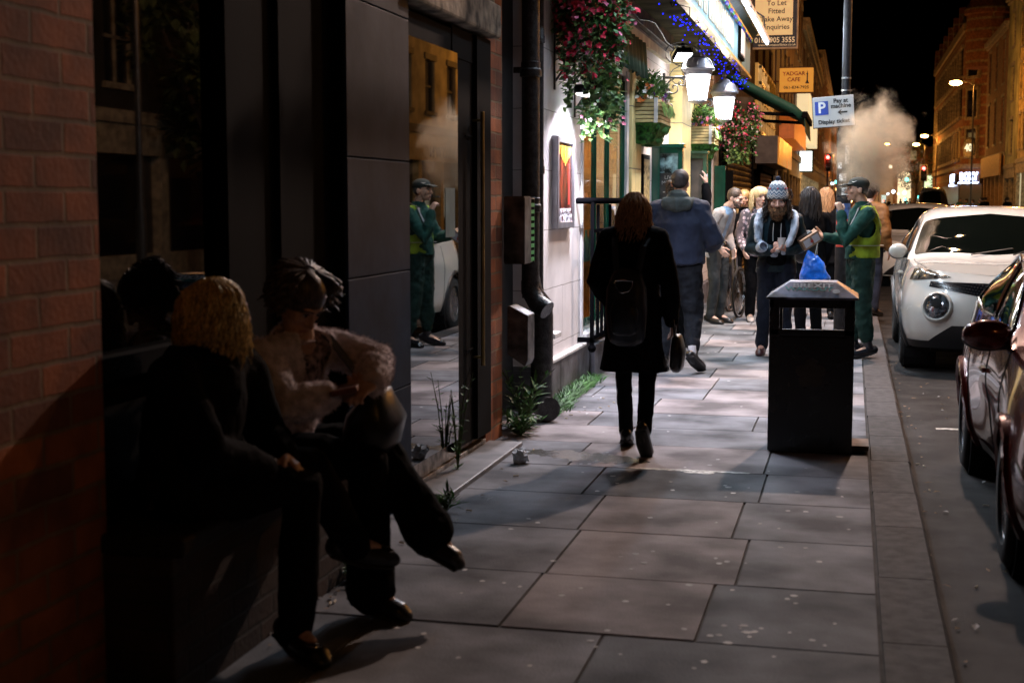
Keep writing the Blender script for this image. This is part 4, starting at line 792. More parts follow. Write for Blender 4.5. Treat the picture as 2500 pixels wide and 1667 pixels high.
b = MB(); M4 = Matrix.Translation(cc+RM @ V((.1, -.0075, -.015))) @ (RM @ Euler((R(90), 0, 0)).to_matrix()).to_4x4(); b.prism([(-.055, 0), (-.02, .028), (-.005, .028), (-.025, .009), (.055, .009), (.055, -.009), (-.025, -.009), (-.005, -.028), (-.02, -.028)], .003, M4); b.build('arrow', lbk, t)
# to-let board
t = thing('to_let_board', 'black and cream to let board projecting high over pavement', 'sign', (-1.7, 32, 5.5)); b = MB(); b.box((-2.2, 31.98, 4.86), (-1.26, 32.04, 6.25)); b.build('board', mat('board_black', (.012, .01, .02), .5), t); b = MB(); b.box((-2.2, 31.96, 4.82), (-1.23, 32.05, 4.86)); b.box((-1.26, 31.96, 4.86), (-1.23, 32.05, 6.25)); b.build('edge', mat('board_edge', (.6, .4, .2), .5), t)
pn = MB(); pn.box((-2.16, 31.965, 5.12), (-1.35, 31.98, 5.95)); pn.build('panel', mat('board_cream', (.75, .58, .32), .6, var=.08, emit=(.9, .55, .22), es=.55), t)  # the panel's own glow stands in for light falling on the board
bl = mat('board_letter', (.75, .6, .4), .5, emit=(.9, .6, .3), es=.45)  # letters glow too, in place of light on them
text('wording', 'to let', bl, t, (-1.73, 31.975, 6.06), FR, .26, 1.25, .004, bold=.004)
for s, z in (('To Let', 5.80), ('Fitted', 5.63), ('Take Away', 5.46), ('Enquiries', 5.29)): text('wording', s, lbk, t, (-1.70, 31.962, z), FR, .155, 1, .003, bold=.002)
text('wording', '0161 905 3555', bl, t, (-1.73, 31.975, 5.01), FR, .16, .9, .003, bold=.002); text('wording', 'www.thomaswillmax.co.uk', bl, t, (-1.68, 31.975, 4.91), FR, .075, 1, .002)
# cafe sign
t = thing('cafe_sign', 'orange cafe sign board with small tower picture projecting over pavement', 'sign', (-1.4, 40, 5)); b = MB(); b.box((-2.01, 39.97, 4.470), (-1.11, 40.07, 5.130)); b.build('board', mat('cafe_orange', (.75, .36, .06), .5, var=.1, emit=(.9, .35, .04), es=.6), t); b = MB(); b.box((-2.03, 39.95, 4.440), (-1.09, 40.08, 4.475)); b.box((-2.03, 39.95, 5.125), (-1.09, 40.08, 5.150)); b.box((-2.2, 40, 4.750), (-2.03, 40.04, 4.790)); b.build('frame', mat('rust', (.2, .08, .03), .7), t)  # glow added to the board's colour to brighten it
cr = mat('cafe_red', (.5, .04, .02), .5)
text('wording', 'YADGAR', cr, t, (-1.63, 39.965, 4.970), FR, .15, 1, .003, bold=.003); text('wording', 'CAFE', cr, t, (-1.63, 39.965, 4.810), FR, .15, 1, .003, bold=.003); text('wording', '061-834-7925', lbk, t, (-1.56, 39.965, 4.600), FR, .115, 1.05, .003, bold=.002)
b = MB(); b.prism([(-.05, 0), (.05, 0), (.05, .03), (.03, .05), (.018, .1), (.018, .25), (.03, .26), (.012, .29), (0, .38), (-.012, .29), (-.03, .26), (-.018, .25), (-.018, .1), (-.03, .05), (-.05, .03)], .004, Matrix.Translation((-1.27, 39.966, 4.700)) @ Matrix.Rotation(R(90), 4, 'X')); b.build('tower_picture', lbk, t)
# far projecting signs + lit box
t = thing('projecting_sign', 'glowing white square sign projecting from far left shops', 'sign', (-1.9, 62, 3)); b = MB(); b.box((-2.2, 60, 2.7), (-1.6, 60.3, 3.6)); b.build('case', blk, t); b = MB(); b.box((-2.15, 59.97, 2.75), (-1.65, 60.0, 3.55)); b.build('face', emis('lit_white_sign', (.85, .92, .85), 2.2), t)
t = thing('projecting_sign', 'orange red slanting sign box below the cafe sign', 'sign', (-1.7, 50, 4)); b = MB(); b.box((-2.2, 44, 3.4), (-1.75, 55, 4.2)); b.build('case', mat('orange_box', (.7, .15, .03), .4, emit=(1, .22, .03), es=.25), t)
b = MB(); b.box((-2.15, 56, 4.0), (-1.7, 70, 5.7)); props(b.build('lit_billboard', mat('cream_lit', (.6, .5, .3), .6, var=.4, vs=1, emit=(1, .8, .45), es=.8)), 'pale lit advertising panel on far left shop fronts', 'billboard')
for i in (0, 1):
    t = thing('globe_lamp', ('left', 'right')[i]+' of two small white globe lamps beyond the woolly hat', 'lamp', (-1.95+.3*i, 45, 0), group='small globe lamps'); X0 = -1.98+.16*i; b = MB(); b.cyl((X0, 42, 0), (X0, 42, 2.55), .035, n=8); b.build('pole', MATS['brass'], t); b = MB(); b.ell((X0, 42, 2.62), .075); b.build('globe', emis('globe', (1, .9, .95), 8), t)
def signal(x, y, z, label, sc=1, lit=(1, 0, 0)):
    t = thing('traffic_light', label, 'traffic light', (x, y, 0), group='traffic lights'); b = MB(); b.cyl((x, y, 0), (x, y, z), .06*sc, n=10); b.build('pole', MATS['lamp_steel'], t); b = MB(); b.bbox((x-.19*sc, y-.15, z-.5*sc), (x+.19*sc, y+.1, z+.5*sc), .04); hd = b.build('head', blk, t)
    b = MB(); b.box((x-.25*sc, y+.1, z-.56*sc), (x+.25*sc, y+.13, z+.56*sc)); b.build('backplate', mat('backplate_edge', (.5, .45, .4), .5), t)
    for k, (c, s) in enumerate((((1, .05, .04), 30), ((.3, .15, .02), .02), ((.02, .2, .1), .02))):
        b = MB(); b.ell((x, y-.16, z+(.31-.31*k)*sc), (.1*sc, .04, .1*sc)); b.build('signal_lens', emis('sig%d' % k, c, s), hd)
signal(-2.0, 118, 4.6, 'red traffic light on the far left', 1.3); signal(5.9, 128, 3.9, 'red traffic light on the far right beside the steam', 1.3)
lamp('signal_lamp', (-2.0, 117.6, 4.9), 60, (1, .05, .03), .1)
# little far glows: shop lights, headlamps seen down the road
for i in range(46):
    px = random.choice((rnd(-3, 0), rnd(-2.5, -.5), rnd(2, 8))); y = rnd(120, 198); z = rnd(1.2, 3.4); r = rnd(.08, .2); k = random.choice(((1, .7, .3), (1, .7, .3), (1, .45, .15), (.7, .9, 1), (1, .15, .08), (.1, .9, .7)))
    cn = {.7: 'amber', .45: 'orange', .9: 'teal' if k[0] < .5 else 'blue white', .15: 'red'}[k[1]]; b = MB(); b.ell((px, y, z), r, n=8, m=6); props(b.build('far_light', emis('far_glow_'+cn[:4], k, 7)), 'tiny distant %s light spot low over the far end of the street' % cn, 'light', 'tiny distant %s lights' % cn)
# ================================================================== LITTER BIN
random.seed(41)
BN = thing('litter_bin', 'black metal litter bin with graffiti on its sloping lid on pavement', 'litter bin', (-.22, 8.97, 0), R(-2))
bm_ = mat('bin_black', (.010, .010, .012), .28, var=.2, vs=8, bump=.08, bs=60); x0, x1, y0, y1 = -.475, .03, 8.74, 9.2; ze = .95
b = MB(); b.bbox((x0+.0, y0, .0), (x1, y1, .72), .012); body = b.build('body', bm_, BN)
b = MB()
for (xx, yy) in ((x0, y0), (x1-.06, y0), (x0, y1-.06), (x1-.06, y1-.06)): b.box((xx, yy, .70), (xx+.06, yy+.06, ze))
b.box((x0, y0, .72), (x1, y0+.03, .755)); b.box((x0, y0+.003, .885), (x1, y0+.033, ze)); b.box((x0, y1-.03, .885), (x1, y1, ze)); b.box((x0, y0, .885), (x0+.03, y1, ze)); b.box((x1-.03, y0, .885), (x1, y1, ze)); b.build('hood_frame', bm_, BN, bevel=.004)
b = MB(); ov = .02; X0, X1, Y0, Y1 = x0-ov, x1+ov, y0-ov, y1+ov; i_ = .13; zt = 1.038
lm_ = mat('lid_worn_metal', (.17, .17, .23), .38, .3, var=.6, vs=7, bump=.1, bs=40)
b.add([(X0, Y0, ze), (X1, Y0, ze), (X1, Y1, ze), (X0, Y1, ze), (X0+i_, Y0+i_, zt), (X1-i_, Y0+i_, zt), (X1-i_, Y1-i_, zt), (X0+i_, Y1-i_, zt), (X0, Y0, ze-.012), (X1, Y0, ze-.012), (X1, Y1, ze-.012), (X0, Y1, ze-.012)], [(0, 1, 5, 4), (1, 2, 6, 5), (2, 3, 7, 6), (3, 0, 4, 7), (4, 5, 6, 7), (8, 9, 1, 0), (9, 10, 2, 1), (10, 11, 3, 2), (11, 8, 0, 3), (8, 11, 10, 9)])
lid = b.build('lid', lm_, BN, bevel=.004)
sl_ = math.atan2(zt-ze, i_); gm2 = Matrix.Translation(((X0+X1)/2, Y0+.055, ze+.055*math.tan(sl_)+.002)); rot = Euler((sl_, 0, 0))
def graf(s, dx, dy, size, m, sx=1, b_=.002): p = V(((X0+X1)/2+dx, Y0+.06+dy*cos(sl_), ze+(.06+dy)*math.tan(sl_)*1.0+.003)); text('graffiti', s, m, lid, p, rot, size, sx, .0005, bold=b_)
pw = mat('paint_pen_white', (.5, .5, .52), .6); ptl = mat('paint_pen_teal', (.0, .25, .24), .5)
graf('BREXIT', -.0, .035, .062, pw, 1.2, .001); graf('WAKOUT', -.02, .008, .05, ptl, 1.25, .002)
b = MB(); c = V(((X0+X1)/2+.14, Y0+.05, ze+.05*math.tan(sl_)+.003)); b.lathe([(0, 0), (.022, 0), (.022, .001), (0, .001)], c, 16, rot.to_matrix()); b.build('gum_spot', pw, lid)
# tudor rose emblem
b = MB(); rc = V(((x0+x1)/2, y0-.001, .49)); em = mat('emblem_bronze', (.03, .023, .016), .5, var=.3)
for k in range(5):
    a = pi/2+k*2*pi/5; c = rc+V((.055*cos(a), 0, .055*sin(a))); b.lathe([(0, .002), (.036, .001), (.038, 0)], c, 14, Matrix.Rotation(R(90), 3, 'X')); c2 = rc+V((.026*cos(a), -.001, .026*sin(a))); b.lathe([(0, .004), (.019, .003), (.02, 0)], c2, 12, Matrix.Rotation(R(90), 3, 'X'))
b.lathe([(0, .007), (.012, .005), (.014, 0)], rc, 12, Matrix.Rotation(R(90), 3, 'X')); b.build('rose_emblem', em, body)
b = MB()
for k in range(9): c = V((rnd(x0+.12, x1-.12), y0-.001, rnd(.36, .68))); b.leaf(c, (rnd(-1, 1), 0, rnd(-1, 1)), (0, -1, 0), rnd(.02, .05), rnd(.01, .02))
b.build('scuff', mat('scuff_grey', (.05, .045, .045), .7), body)
b = MB(); b.box((x1-.002, y0+.05, .02), (x1+.10, y1-.12, .05)); b.build('foot_plate', mat('rusty_foot', (.12, .06, .03), .7, var=.5), BN)
# ================================================================== BREATH OF VAPE SMOKE
vb = MB(); random.seed(5)
vb.ell((.27, 16.2, 2.12), (.62, .5, .72), n=24, m=16)
vo = vb.build('smoke', mat('tmpv', (1, 1, 1))); solid(vo, .03, 3)
vm = bpy.data.materials.new('smoke_volume'); vm.use_nodes = True; n = vm.node_tree; n.nodes.remove(n.nodes['Principled BSDF']); pv_ = n.nodes.new('ShaderNodeVolumePrincipled'); n.links.new(pv_.outputs[0], n.nodes['Material Output'].inputs['Volume'])
pv_.inputs['Color'].default_value = (1, .80, .55, 1); pv_.inputs['Anisotropy'].default_value = .35; tc = n.nodes.new('ShaderNodeTexCoord'); nz = n.nodes.new('ShaderNodeTexNoise'); nz.inputs['Scale'].default_value = 4.2; nz.inputs['Detail'].default_value = 8; nz.inputs['Roughness'].default_value = .62; nz.inputs['Distortion'].default_value = .5; n.links.new(tc.outputs['Object'], nz.inputs[0])  # warm tint puts the sodium light into the smoke's own colour
mr = n.nodes.new('ShaderNodeMapRange'); mr.inputs[1].default_value = .44; mr.inputs[2].default_value = .72; mr.inputs[4].default_value = 6.0; n.links.new(nz.outputs[0], mr.inputs[0])
gd = n.nodes.new('ShaderNodeVectorMath'); gd.operation = 'SUBTRACT'; gd.inputs[1].default_value = (.20, 16.2, 2.10); n.links.new(tc.outputs['Object'], gd.inputs[0]); sc_ = n.nodes.new('ShaderNodeVectorMath'); sc_.operation = 'MULTIPLY'; sc_.inputs[1].default_value = (2.35, 2.6, 1.95); n.links.new(gd.outputs[0], sc_.inputs[0]); ln = n.nodes.new('ShaderNodeVectorMath'); ln.operation = 'LENGTH'; n.links.new(sc_.outputs[0], ln.inputs[0])
ma = n.nodes.new('ShaderNodeMath'); ma.operation = 'MULTIPLY_ADD'; ma.inputs[1].default_value = 2.4; n.links.new(nz.outputs[0], ma.inputs[0]); sb = n.nodes.new('ShaderNodeMath'); sb.operation = 'MULTIPLY'; sb.inputs[1].default_value = -1.0; n.links.new(ln.outputs['Value'], sb.inputs[0]); n.links.new(sb.outputs[0], ma.inputs[2])
mr.inputs[1].default_value = .12; mr.inputs[2].default_value = 1.25; mr.inputs[4].default_value = 6.5; n.links.new(ma.outputs[0], mr.inputs[0]); n.links.new(mr.outputs[0], pv_.inputs['Density'])
vo.data.materials[0] = vm; props(vo, 'cloud of pale exhaled smoke drifting beside the parking sign', 'smoke', kind='stuff')
# ================================================================== CARS
def cr(p0, p1, p2, p3, t): return .5*((2*p1)+(p2-p0)*t+(2*p0-5*p1+4*p2-p3)*t*t+(3*p1-p0-3*p2+p3)*t**3)
class Surf:
    def __init__(s, g, sym=None): s.g = [[V(p) for p in r] for r in g]; s.n = len(g); s.m = len(g[0])
    def row(s, r, v):
        j = min(int(v), s.m-2); t = v-j; G = lambda k: r[k] if 0 <= k < s.m else (r[0]*2-r[1] if k < 0 else r[-1]*2-r[-2]); return cr(G(j-1), G(j), G(j+1), G(j+2), t)
    def p(s, u, v):
        i = min(max(int(u), 0), s.n-2); t = u-i
        def rr(k):
            if k < 0: q = s.row(s.g[1], v); return V((-q.x, q.y, q.z)) if s.mir else s.row(s.g[0], v)*2-q
            if k >= s.n: return s.row(s.g[-1], v)*2-s.row(s.g[-2], v)
            return s.row(s.g[k], v)
        return cr(rr(i-1), rr(i), rr(i+1), rr(i+2), t)
    mir = False
    def nrm(s, u, v, e=.01): a = s.p(min(u+e, s.n-1), v)-s.p(max(u-e, 0), v); b = s.p(u, min(v+e, s.m-1))-s.p(u, max(v-e, 0)); return a.cross(b).normalized()
def patch(mb, f, nu, nv, mask=None):
    """f(a,b) for a,b in 0..1 -> point; adds a quad sheet"""
    P = [[f(i/nu, j/nv) for j in range(nv+1)] for i in range(nu+1)]; vs = [q for r in P for q in r]; fs = []
    for i in range(nu):
        for j in range(nv):
            ids = (i*(nv+1)+j, (i+1)*(nv+1)+j, (i+1)*(nv+1)+j+1, i*(nv+1)+j+1)
            if mask and mask(sum((vs[k] for k in ids), V((0, 0, 0)))/4): continue
            fs.append(ids)
    mb.add(vs, fs)
def lerpmap(xs, ys):
    def f(x):
        if x <= xs[0]: return ys[0]+(x-xs[0])
        for a in range(len(xs)-1):
            if x <= xs[a+1]: return ys[a]+(ys[a+1]-ys[a])*(x-xs[a])/(xs[a+1]-xs[a])
        return ys[-1]+(x-xs[-1])
    return f
WR = [[(0, .10, .25), (0, .02, .42), (0, .0, .62), (0, .06, .82), (0, .16, .93)],
      [(.35, .12, .25), (.35, .05, .42), (.35, .03, .62), (.34, .09, .82), (.33, .19, .95)],
      [(.62, .2, .25), (.66, .14, .42), (.67, .12, .62), (.62, .2, .82), (.58, .28, .97)],
      [(.80, .40, .25), (.86, .36, .42), (.87, .34, .62), (.82, .40, .82), (.75, .46, .99)],
      [(.84, .86, .28), (.885, .86, .42), (.905, .86, .66), (.875, .86, .86), (.80, .88, 1.02)],
      [(.78, 1.45, .28), (.82, 1.45, .42), (.845, 1.45, .66), (.86, 1.45, .86), (.81, 1.45, 1.05)],
      [(.78, 2.3, .28), (.82, 2.3, .42), (.845, 2.3, .66), (.865, 2.3, .86), (.82, 2.3, 1.07)],
      [(.84, 3.3, .28), (.89, 3.3, .42), (.905, 3.3, .66), (.89, 3.3, .88), (.83, 3.3, 1.12)],
      [(.76, 3.85, .28), (.8, 3.9, .42), (.82, 3.9, .66), (.80, 3.88, .9), (.74, 3.8, 1.15)],
      [(.4, 4.02, .28), (.42, 4.1, .42), (.42, 4.1, .66), (.42, 4.06, .9), (.4, 3.98, 1.16)],
      [(0, 4.04, .28), (0, 4.13, .42), (0, 4.14, .66), (0, 4.1, .9), (0, 4.0, 1.16)]]
TP = [[(0, .16, .93), (.33, .19, .95), (.58, .28, .97), (.75, .46, .99)],
      [(0, .62, 1.0), (.33, .63, 1.015), (.6, .68, 1.02), (.79, .80, 1.005)],
      [(0, 1.05, 1.07), (.35, 1.08, 1.075), (.62, 1.14, 1.075), (.80, 1.25, 1.04)],
      [(0, 1.40, 1.32), (.33, 1.42, 1.31), (.58, 1.48, 1.285), (.725, 1.58, 1.25)],
      [(0, 1.80, 1.535), (.3, 1.82, 1.525), (.52, 1.87, 1.50), (.64, 1.95, 1.45)],
      [(0, 2.4, 1.575), (.3, 2.4, 1.57), (.52, 2.4, 1.55), (.64, 2.4, 1.49)],
      [(0, 3.3, 1.53), (.28, 3.3, 1.525), (.48, 3.3, 1.50), (.58, 3.25, 1.44)],
      [(0, 3.82, 1.2), (.3, 3.81, 1.2), (.55, 3.76, 1.19), (.70, 3.68, 1.16)],
      [(0, 4.0, 1.15), (.4, 3.98, 1.15), (.6, 3.9, 1.14), (.73, 3.8, 1.13)]]
def wheel(parent, x, y, r, m_rim, side, w_=.2, sp=10):
    M = Matrix.Rotation(R(90)*side, 3, 'Y'); c = V((x, y, r)); t = MB()
    t.lathe([(r*.66, -w_/2), (r*.9, -w_/2), (r*.985, -w_*.38), (r, -w_*.2), (r, w_*.2), (r*.985, w_*.38), (r*.9, w_/2), (r*.66, w_/2), (r*.64, 0), (r*.66, -w_/2)], c, 36, M)
    o = t.build('wheel', mat('tyre_rubber', (.018, .018, .018), .75), parent, smooth=50); b = MB(); b.lathe([(r*.66, w_*.42), (r*.62, w_*.44), (r*.60, w_*.3), (r*.58, -.02), (0, -.02)], c, 30, M)
    for k in range(sp):
        a = 2*pi*k/sp; d = V((cos(a), sin(a), 0)); q = V((-sin(a), cos(a), 0))
        vs = [d*r*.1+q*.03, d*r*.1-q*.03, d*r*.61-q*.014, d*r*.61+q*.014]; vs = [V((v.x, v.y, w_*.36)) for v in vs]+[V((v.x, v.y, w_*.2)) for v in vs]; b.add([c+M @ v for v in vs], [(0, 1, 2, 3), (4, 7, 6, 5), (0, 4, 5, 1), (1, 5, 6, 2), (2, 6, 7, 3), (3, 7, 4, 0)])
    b.lathe([(r*.16, w_*.2), (r*.16, w_*.38), (0, w_*.4)], c, 16, M); b.build('rim', m_rim, o, smooth=40)
def car(label, loc, paint, kind='suv', zm=None, ym=None, xs=1.0, group='cars parked along the kerb', wr=.345, detail=True, rimm=None):
    fz = lerpmap(*zm) if zm else (lambda z: z); fy = lerpmap(*ym) if ym else (lambda y: y)
    T = lambda p: (p[0]*xs, fy(p[1]), fz(p[2]))
    W = Surf([[T(p) for p in r] for r in WR]); W.mir = True; Tp = Surf([[T(p) for p in r] for r in TP])
    t = thing('parked_car', label, 'car', (0, 0, 0), group=group)
    wy = (fy(.86), fy(3.39)); ra = wr+.055
    def hole(p): return any((p.y-y)**2+(p.z-wr)**2 < ra**2 for y in wy) and abs(p.x) > .5*xs
    tr = mat('car_black_plastic', (.012, .012, .013), .45); gl = mat('car_glass', (.003, .004, .003), .02, var=0, spec=1, ior=1.6); chrome = mat('chrome', (.6, .6, .6), .12, 1, var=0)
    b = MB()
    for s in (1, -1):
        fl = lambda q: V((q.x*s, q.y, q.z)) if s < 0 else q
        patch(b, lambda a, c: fl(W.p(a*10, c*4)), 150, 34, hole); patch(b, lambda a, c: fl(Tp.p(a*8, c*3)), 64, 16)
        # pillars: side surface between belt line and roof edge
        def sidep(a, c, off=0):
            e = Tp.p(2+a*5, 3); uu = 4.3+a*3.75; lo = None
            k = [4.62, 5.2, 5.6, 6.05, 7.0, 7.8]; i = min(int(a*5), 4); f = a*5-i; lo = W.p(k[i]*(1-f)+k[i+1]*f, 4)
            lo = V((lo.x, e.y*.9+lo.y*.1, lo.z)); q = lo*(1-c)+e*c; q.x += .02*sin(pi*c)+off; return fl(q)
        patch(b, lambda a, c: sidep(a, c), 40, 10)
    body = b.build('body', paint, t, smooth=35)
    def P(name, f, nu, nv, m, par=None, sm=45, thick=0): b = MB(); patch(b, f, nu, nv); return b.build(name, m, par or t, smooth=sm)
    def on(S_, u, v, off, s=1): q = S_.p(u, abs(v)); n = S_.nrm(u, abs(v)); n = n if n.dot(q-V((0, fy(2), fz(.6)))) > 0 else -n; q = q+n*off; return V((-q.x, q.y, q.z)) if v < 0 or s < 0 else q
    def rr(c, n=7): e = abs(2*c-1); return (1-e**n)**(1/n)
    P('windscreen', lambda a, c: on(Tp, 2.13+1.62*c, (2*a-1)*2.83*rr(c, 9), .005), 30, 20, gl)
    P('rear_window', lambda a, c: on(Tp, 6.25+.65*c, (2*a-1)*2.5*rr(c), .006), 14, 8, gl)
    for s in (1, -1):
        for (a0, a1) in ((.10, .50), (.525, .84)):
            def wf(a, c, a0=a0, a1=a1):
                cc = .06+.86*c; lean = (.0 if a0 > .3 else .0); aa = a0+(a1-a0)*(.5+(a-.5)*rr(c, 8)); e = Tp.p(2+aa*5, 3); k = [4.62, 5.2, 5.6, 6.05, 7.0, 7.8]; i = min(int(aa*5), 4); f = aa*5-i; lo = W.p(k[i]*(1-f)+k[i+1]*f, 4); lo = V((lo.x, e.y*.9+lo.y*.1, lo.z)); q = lo*(1-cc)+e*cc; q.x += .02*sin(pi*cc)+.006; return V((q.x*s, q.y, q.z))
            P('side_window', wf, 18, 12, gl)
            def ring(a0=a0, a1=a1): return [wf(0, k/14) for k in range(15)]+[wf(k/14, 1) for k in range(15)]+[wf(1, 1-k/14) for k in range(15)]+[wf(1-k/14, 0) for k in range(15)]
            b = MB(); b.sweep([q+V((.004*s, 0, 0)) for q in ring()], .007, 5, side=(s, 0, 0), cap=False); b.build('window_trim', chrome if kind == 'hatch' else tr, t, smooth=60)
        # sill and arch cladding
        P('sill_cladding', lambda a, c: on(W, 4.75+1.65*a, .55*c, .008, s), 20, 3, tr)
        for yy in wy:
            b = MB(); pts = []
            for k in range(25):
                a = -.25+(pi+.5)*k/24; y_, z_ = yy+ra*cos(a), wr+ra*sin(a); best = min((((W.p(u/8, v/8).y-y_)**2+(W.p(u/8, v/8).z-z_)**2, u, v) for u in range(24, 72) for v in range(0, 20)), key=lambda q: q[0]); q = W.p(best[1]/8, best[2]/8); pts.append(V((q.x*s+(.004*s), y_, max(z_, .17))))
            b.sweep(pts, [(.022, .022)]*25, 6); b.build('arch_trim', tr if kind == 'suv' else paint, t, smooth=50)
            b = MB(); b.lathe([(ra+.0, -.16), (ra, .14), (ra-.01, .14), (ra-.01, -.16)], (s*.70*xs, yy, wr), 26, Matrix.Rotation(R(90), 3, 'Y')); b.lathe([(0, -.02), (ra, -.02)], (s*.56*xs, yy, wr), 26, Matrix.Rotation(R(90), 3, 'Y')); b.build('wheel_well', mat('void_black', (.003, .003, .003), .9, var=0), t)
            wheel(t, s*(.79*xs), yy, wr, rimm or mat('alloy', (.35, .35, .37), .25, .9), s)
        # door mirror
        mp_ = W.p(4.9, 4); mx, my, mz = mp_.x+.10, fy(1.46), mp_.z+(.07 if kind != 'hatch' else .03); b = MB(); b.ell((s*mx, my, mz), ((.125, .065, .075) if kind == 'hatch' else (.095, .06, .078)), n=18, m=12); o = b.build('mirror', paint, t, smooth=70)
        b = MB(); b.ell((s*(mx-.0), my+.012, mz-.018), ((.122, .06, .065) if kind == 'hatch' else (.092, .056, .07)), n=18, m=10); b.sweep([(s*(mp_.x-.02), my-.0, mz-.04), (s*(mx-.05), my, mz-.045)], [.03, .03], 8); b.build('mirror_base', tr, o, smooth=70)
        b = MB(); b.bbox(*[tuple(x) for x in ((min(s*(W.p(5.35, 3.1).x-.01), s*(W.p(5.35, 3.1).x+.035)), fy(2.0), fz(.86)), (max(s*(W.p(5.35, 3.1).x-.01), s*(W.p(5.35, 3.1).x+.035)), fy(2.2), fz(.89)))], r=.01); b.build('door_handle', paint, t)
        for u0 in (4.78, 5.72, 6.62): b = MB(); b.sweep([on(W, u0+.0*k, .6+3.3*k/10, .0005, s) for k in range(11)], .004, 4); b.build('panel_gap', MATS['void_black'], t)
        b = MB(); b.sweep([on(Tp, .25+k*.17, s*(2.45+.03*k), .0005) for k in range(11)], .0035, 4); b.build('bonnet_seam', MATS['void_black'], t)
    # front face
    P('lower_intake', lambda a, c: on(W, abs(2*a-1)*(2.3-1.0*c), (1 if a >= .5 else -1)*(.12+1.15*c), .007), 24, 6, tr)
    if kind == 'suv':
        P('front_skirt', lambda a, c: on(W, abs(2*a-1)*3.4, (1 if a >= .5 else -1)*max(.001, .42*c), .009), 40, 3, tr)
        b = MB(); patch(b, lambda a, c: on(W, abs(2*a-1)*2.15, (1 if a >= .5 else -1)*((3.02-.62*(1-abs(2*a-1))**1.2)+(.30+.62*(1-abs(2*a-1))**1.2)*c), .006), 44, 10); gr_ = b.build('grille', mat('grille_gloss', (.006, .006, .007), .15), t, smooth=50)
        b = MB()
        for k in range(26):
            for j in range(5):
                u = 2.15*k/26+.04*(j % 2); lo_ = 3.02-.62*(1-min(1, u/2.15))**1.2; v = lo_+.08+.16*j
                if v < 3.24:
                    for s in (1, -1): q = on(W, u, v*s if s > 0 else -v, .010); b.ell(q, (.009, .004, .006), n=6, m=4)
        b.build('grille_mesh', mat('grille_stud', (.10, .10, .11), .2, .7), gr_)
        for s in (1, -1):
            c = on(W, 1.72, 2.12*s, .0); nn = (c-on(W, 1.72, 2.12*s, -.05)).normalized(); Mq = nn.to_track_quat('Z', 'Y').to_matrix()
            b = MB(); b.lathe([(.15, -.03), (.142, .012), (.128, .022), (.118, .012), (.116, -.01)], c, 30, Mq); b.build('headlight_surround', paint, t, smooth=60)
            b = MB(); b.lathe([(.116, .0), (.11, .014), (.07, .022), (0, .026)], c, 28, Mq); hl = b.build('headlight', mat('lamp_glass', (.06, .07, .08), .04, .3, var=.7, vs=22, spec=1, coat=1), t, smooth=60)
            b = MB(); b.lathe([(.045, .024), (.05, .03), (.04, .034), (0, .034)], c+Mq @ V((0, .03, 0)), 20, Mq); b.build('projector', MATS['void_black'], hl, smooth=60)
            b = MB(); patch(b, lambda a, c: on(W, 1.45+1.75*a, s*min(3.995, (3.60-.32*a)+(.05+.60*sin(pi*.62*a))*c), .008+.016*sin(pi*a)*sin(pi*c)), 18, 8); b.build('indicator', mat('indicator_glass', (.20, .18, .15), .08, .5, var=.7, vs=20, coat=1), t, smooth=60)
    else:
        for s in (1, -1): P('headlight', lambda a, c: on(W, 2.0+1.15*a, s*(2.35+.35*a+(.55-.15*a)*c), .008), 14, 6, mat('lamp_glass', (0, 0, 0))); P('fog_light', lambda a, c: on(W, 2.3+.5*a, s*(.9+.35*c), .008), 8, 4, tr)
        P('grille', lambda a, c: on(W, abs(2*a-1)*1.5, (1 if a >= .5 else -1)*(2.2+.9*c), .007), 20, 6, mat('grille_gloss', (0, 0, 0)))
        for s in (1, -1): P('tail_light', lambda a, c: on(W, 8.0+.5*a, s*(2.6+.9*c), .008), 8, 6, mat('tail_red', (.4, .01, .01), .1, coat=1))
    for (dx) in (.25, -.3): b = MB(); q0 = on(Tp, 2.05, dx*2, .02); q1 = on(Tp, 2.35, (dx+.75)*1.1, .015); b.sweep([q0, (q0+q1)/2, q1], .007, 5); b.build('wiper', tr, t)
    b = MB(); b.box((-.62*xs, .3, .2), (.62*xs, fy(3.9), .34)); b.build('underbody', MATS['void_black'], t)
    t.location = loc; return t
white = mat('white_paint', (.62, .60, .55), .22, var=.03, coat=1); maroon = mat('maroon_paint', (.13, .016, .012), .2, .35, var=.1, coat=1); black_p = mat('black_paint', (.012, .012, .014), .15, coat=1); silver_p = mat('silver_paint', (.25, .25, .26), .25, .6, coat=1)
HZ = ([0, .25, .62, .95, 1.05, 1.57], [0, .2, .52, .80, .95, 1.44]); HY = ([0, 1.05, 1.8, 3.3, 4.12], [0, 1.2, 2.1, 3.3, 4.15])
car('white crossover with round headlights parked behind the green uniformed man', (1.38, 13.75, -.1), white)
car('glossy maroon hatchback cut off by right edge of picture', (1.57, 5.6, -.1), maroon, 'hatch', HZ, HY, wr=.31)
c2 = car('white car parked one space behind the round headlamp car', (1.28, 27.6, -.1), white, 'sedan', ([0, .25, .62, .95, 1.05, 1.57], [0, .22, .6, .86, 1.0, 1.58]))
dk = car('black car parked behind the second white car', (1.25, 36, -.1), black_p, 'sedan', *(HZ, HY))
for i, (x, y, lb, rz) in enumerate(((1.3, 46, 'dark car farther along left kerb', 0), (5.3, 70, 'dark saloon parked on the right side of the road', pi), (5.2, 84, 'dark car parked by the tall right street lamp', pi), (1.3, 58, 'dark car before the far lit shops', 0))):
    o = copy_tree(dk); o.location = (x, y, -.1); o.rotation_euler.z = rz; o['label'] = lb
    if rz: o.location.y += 4
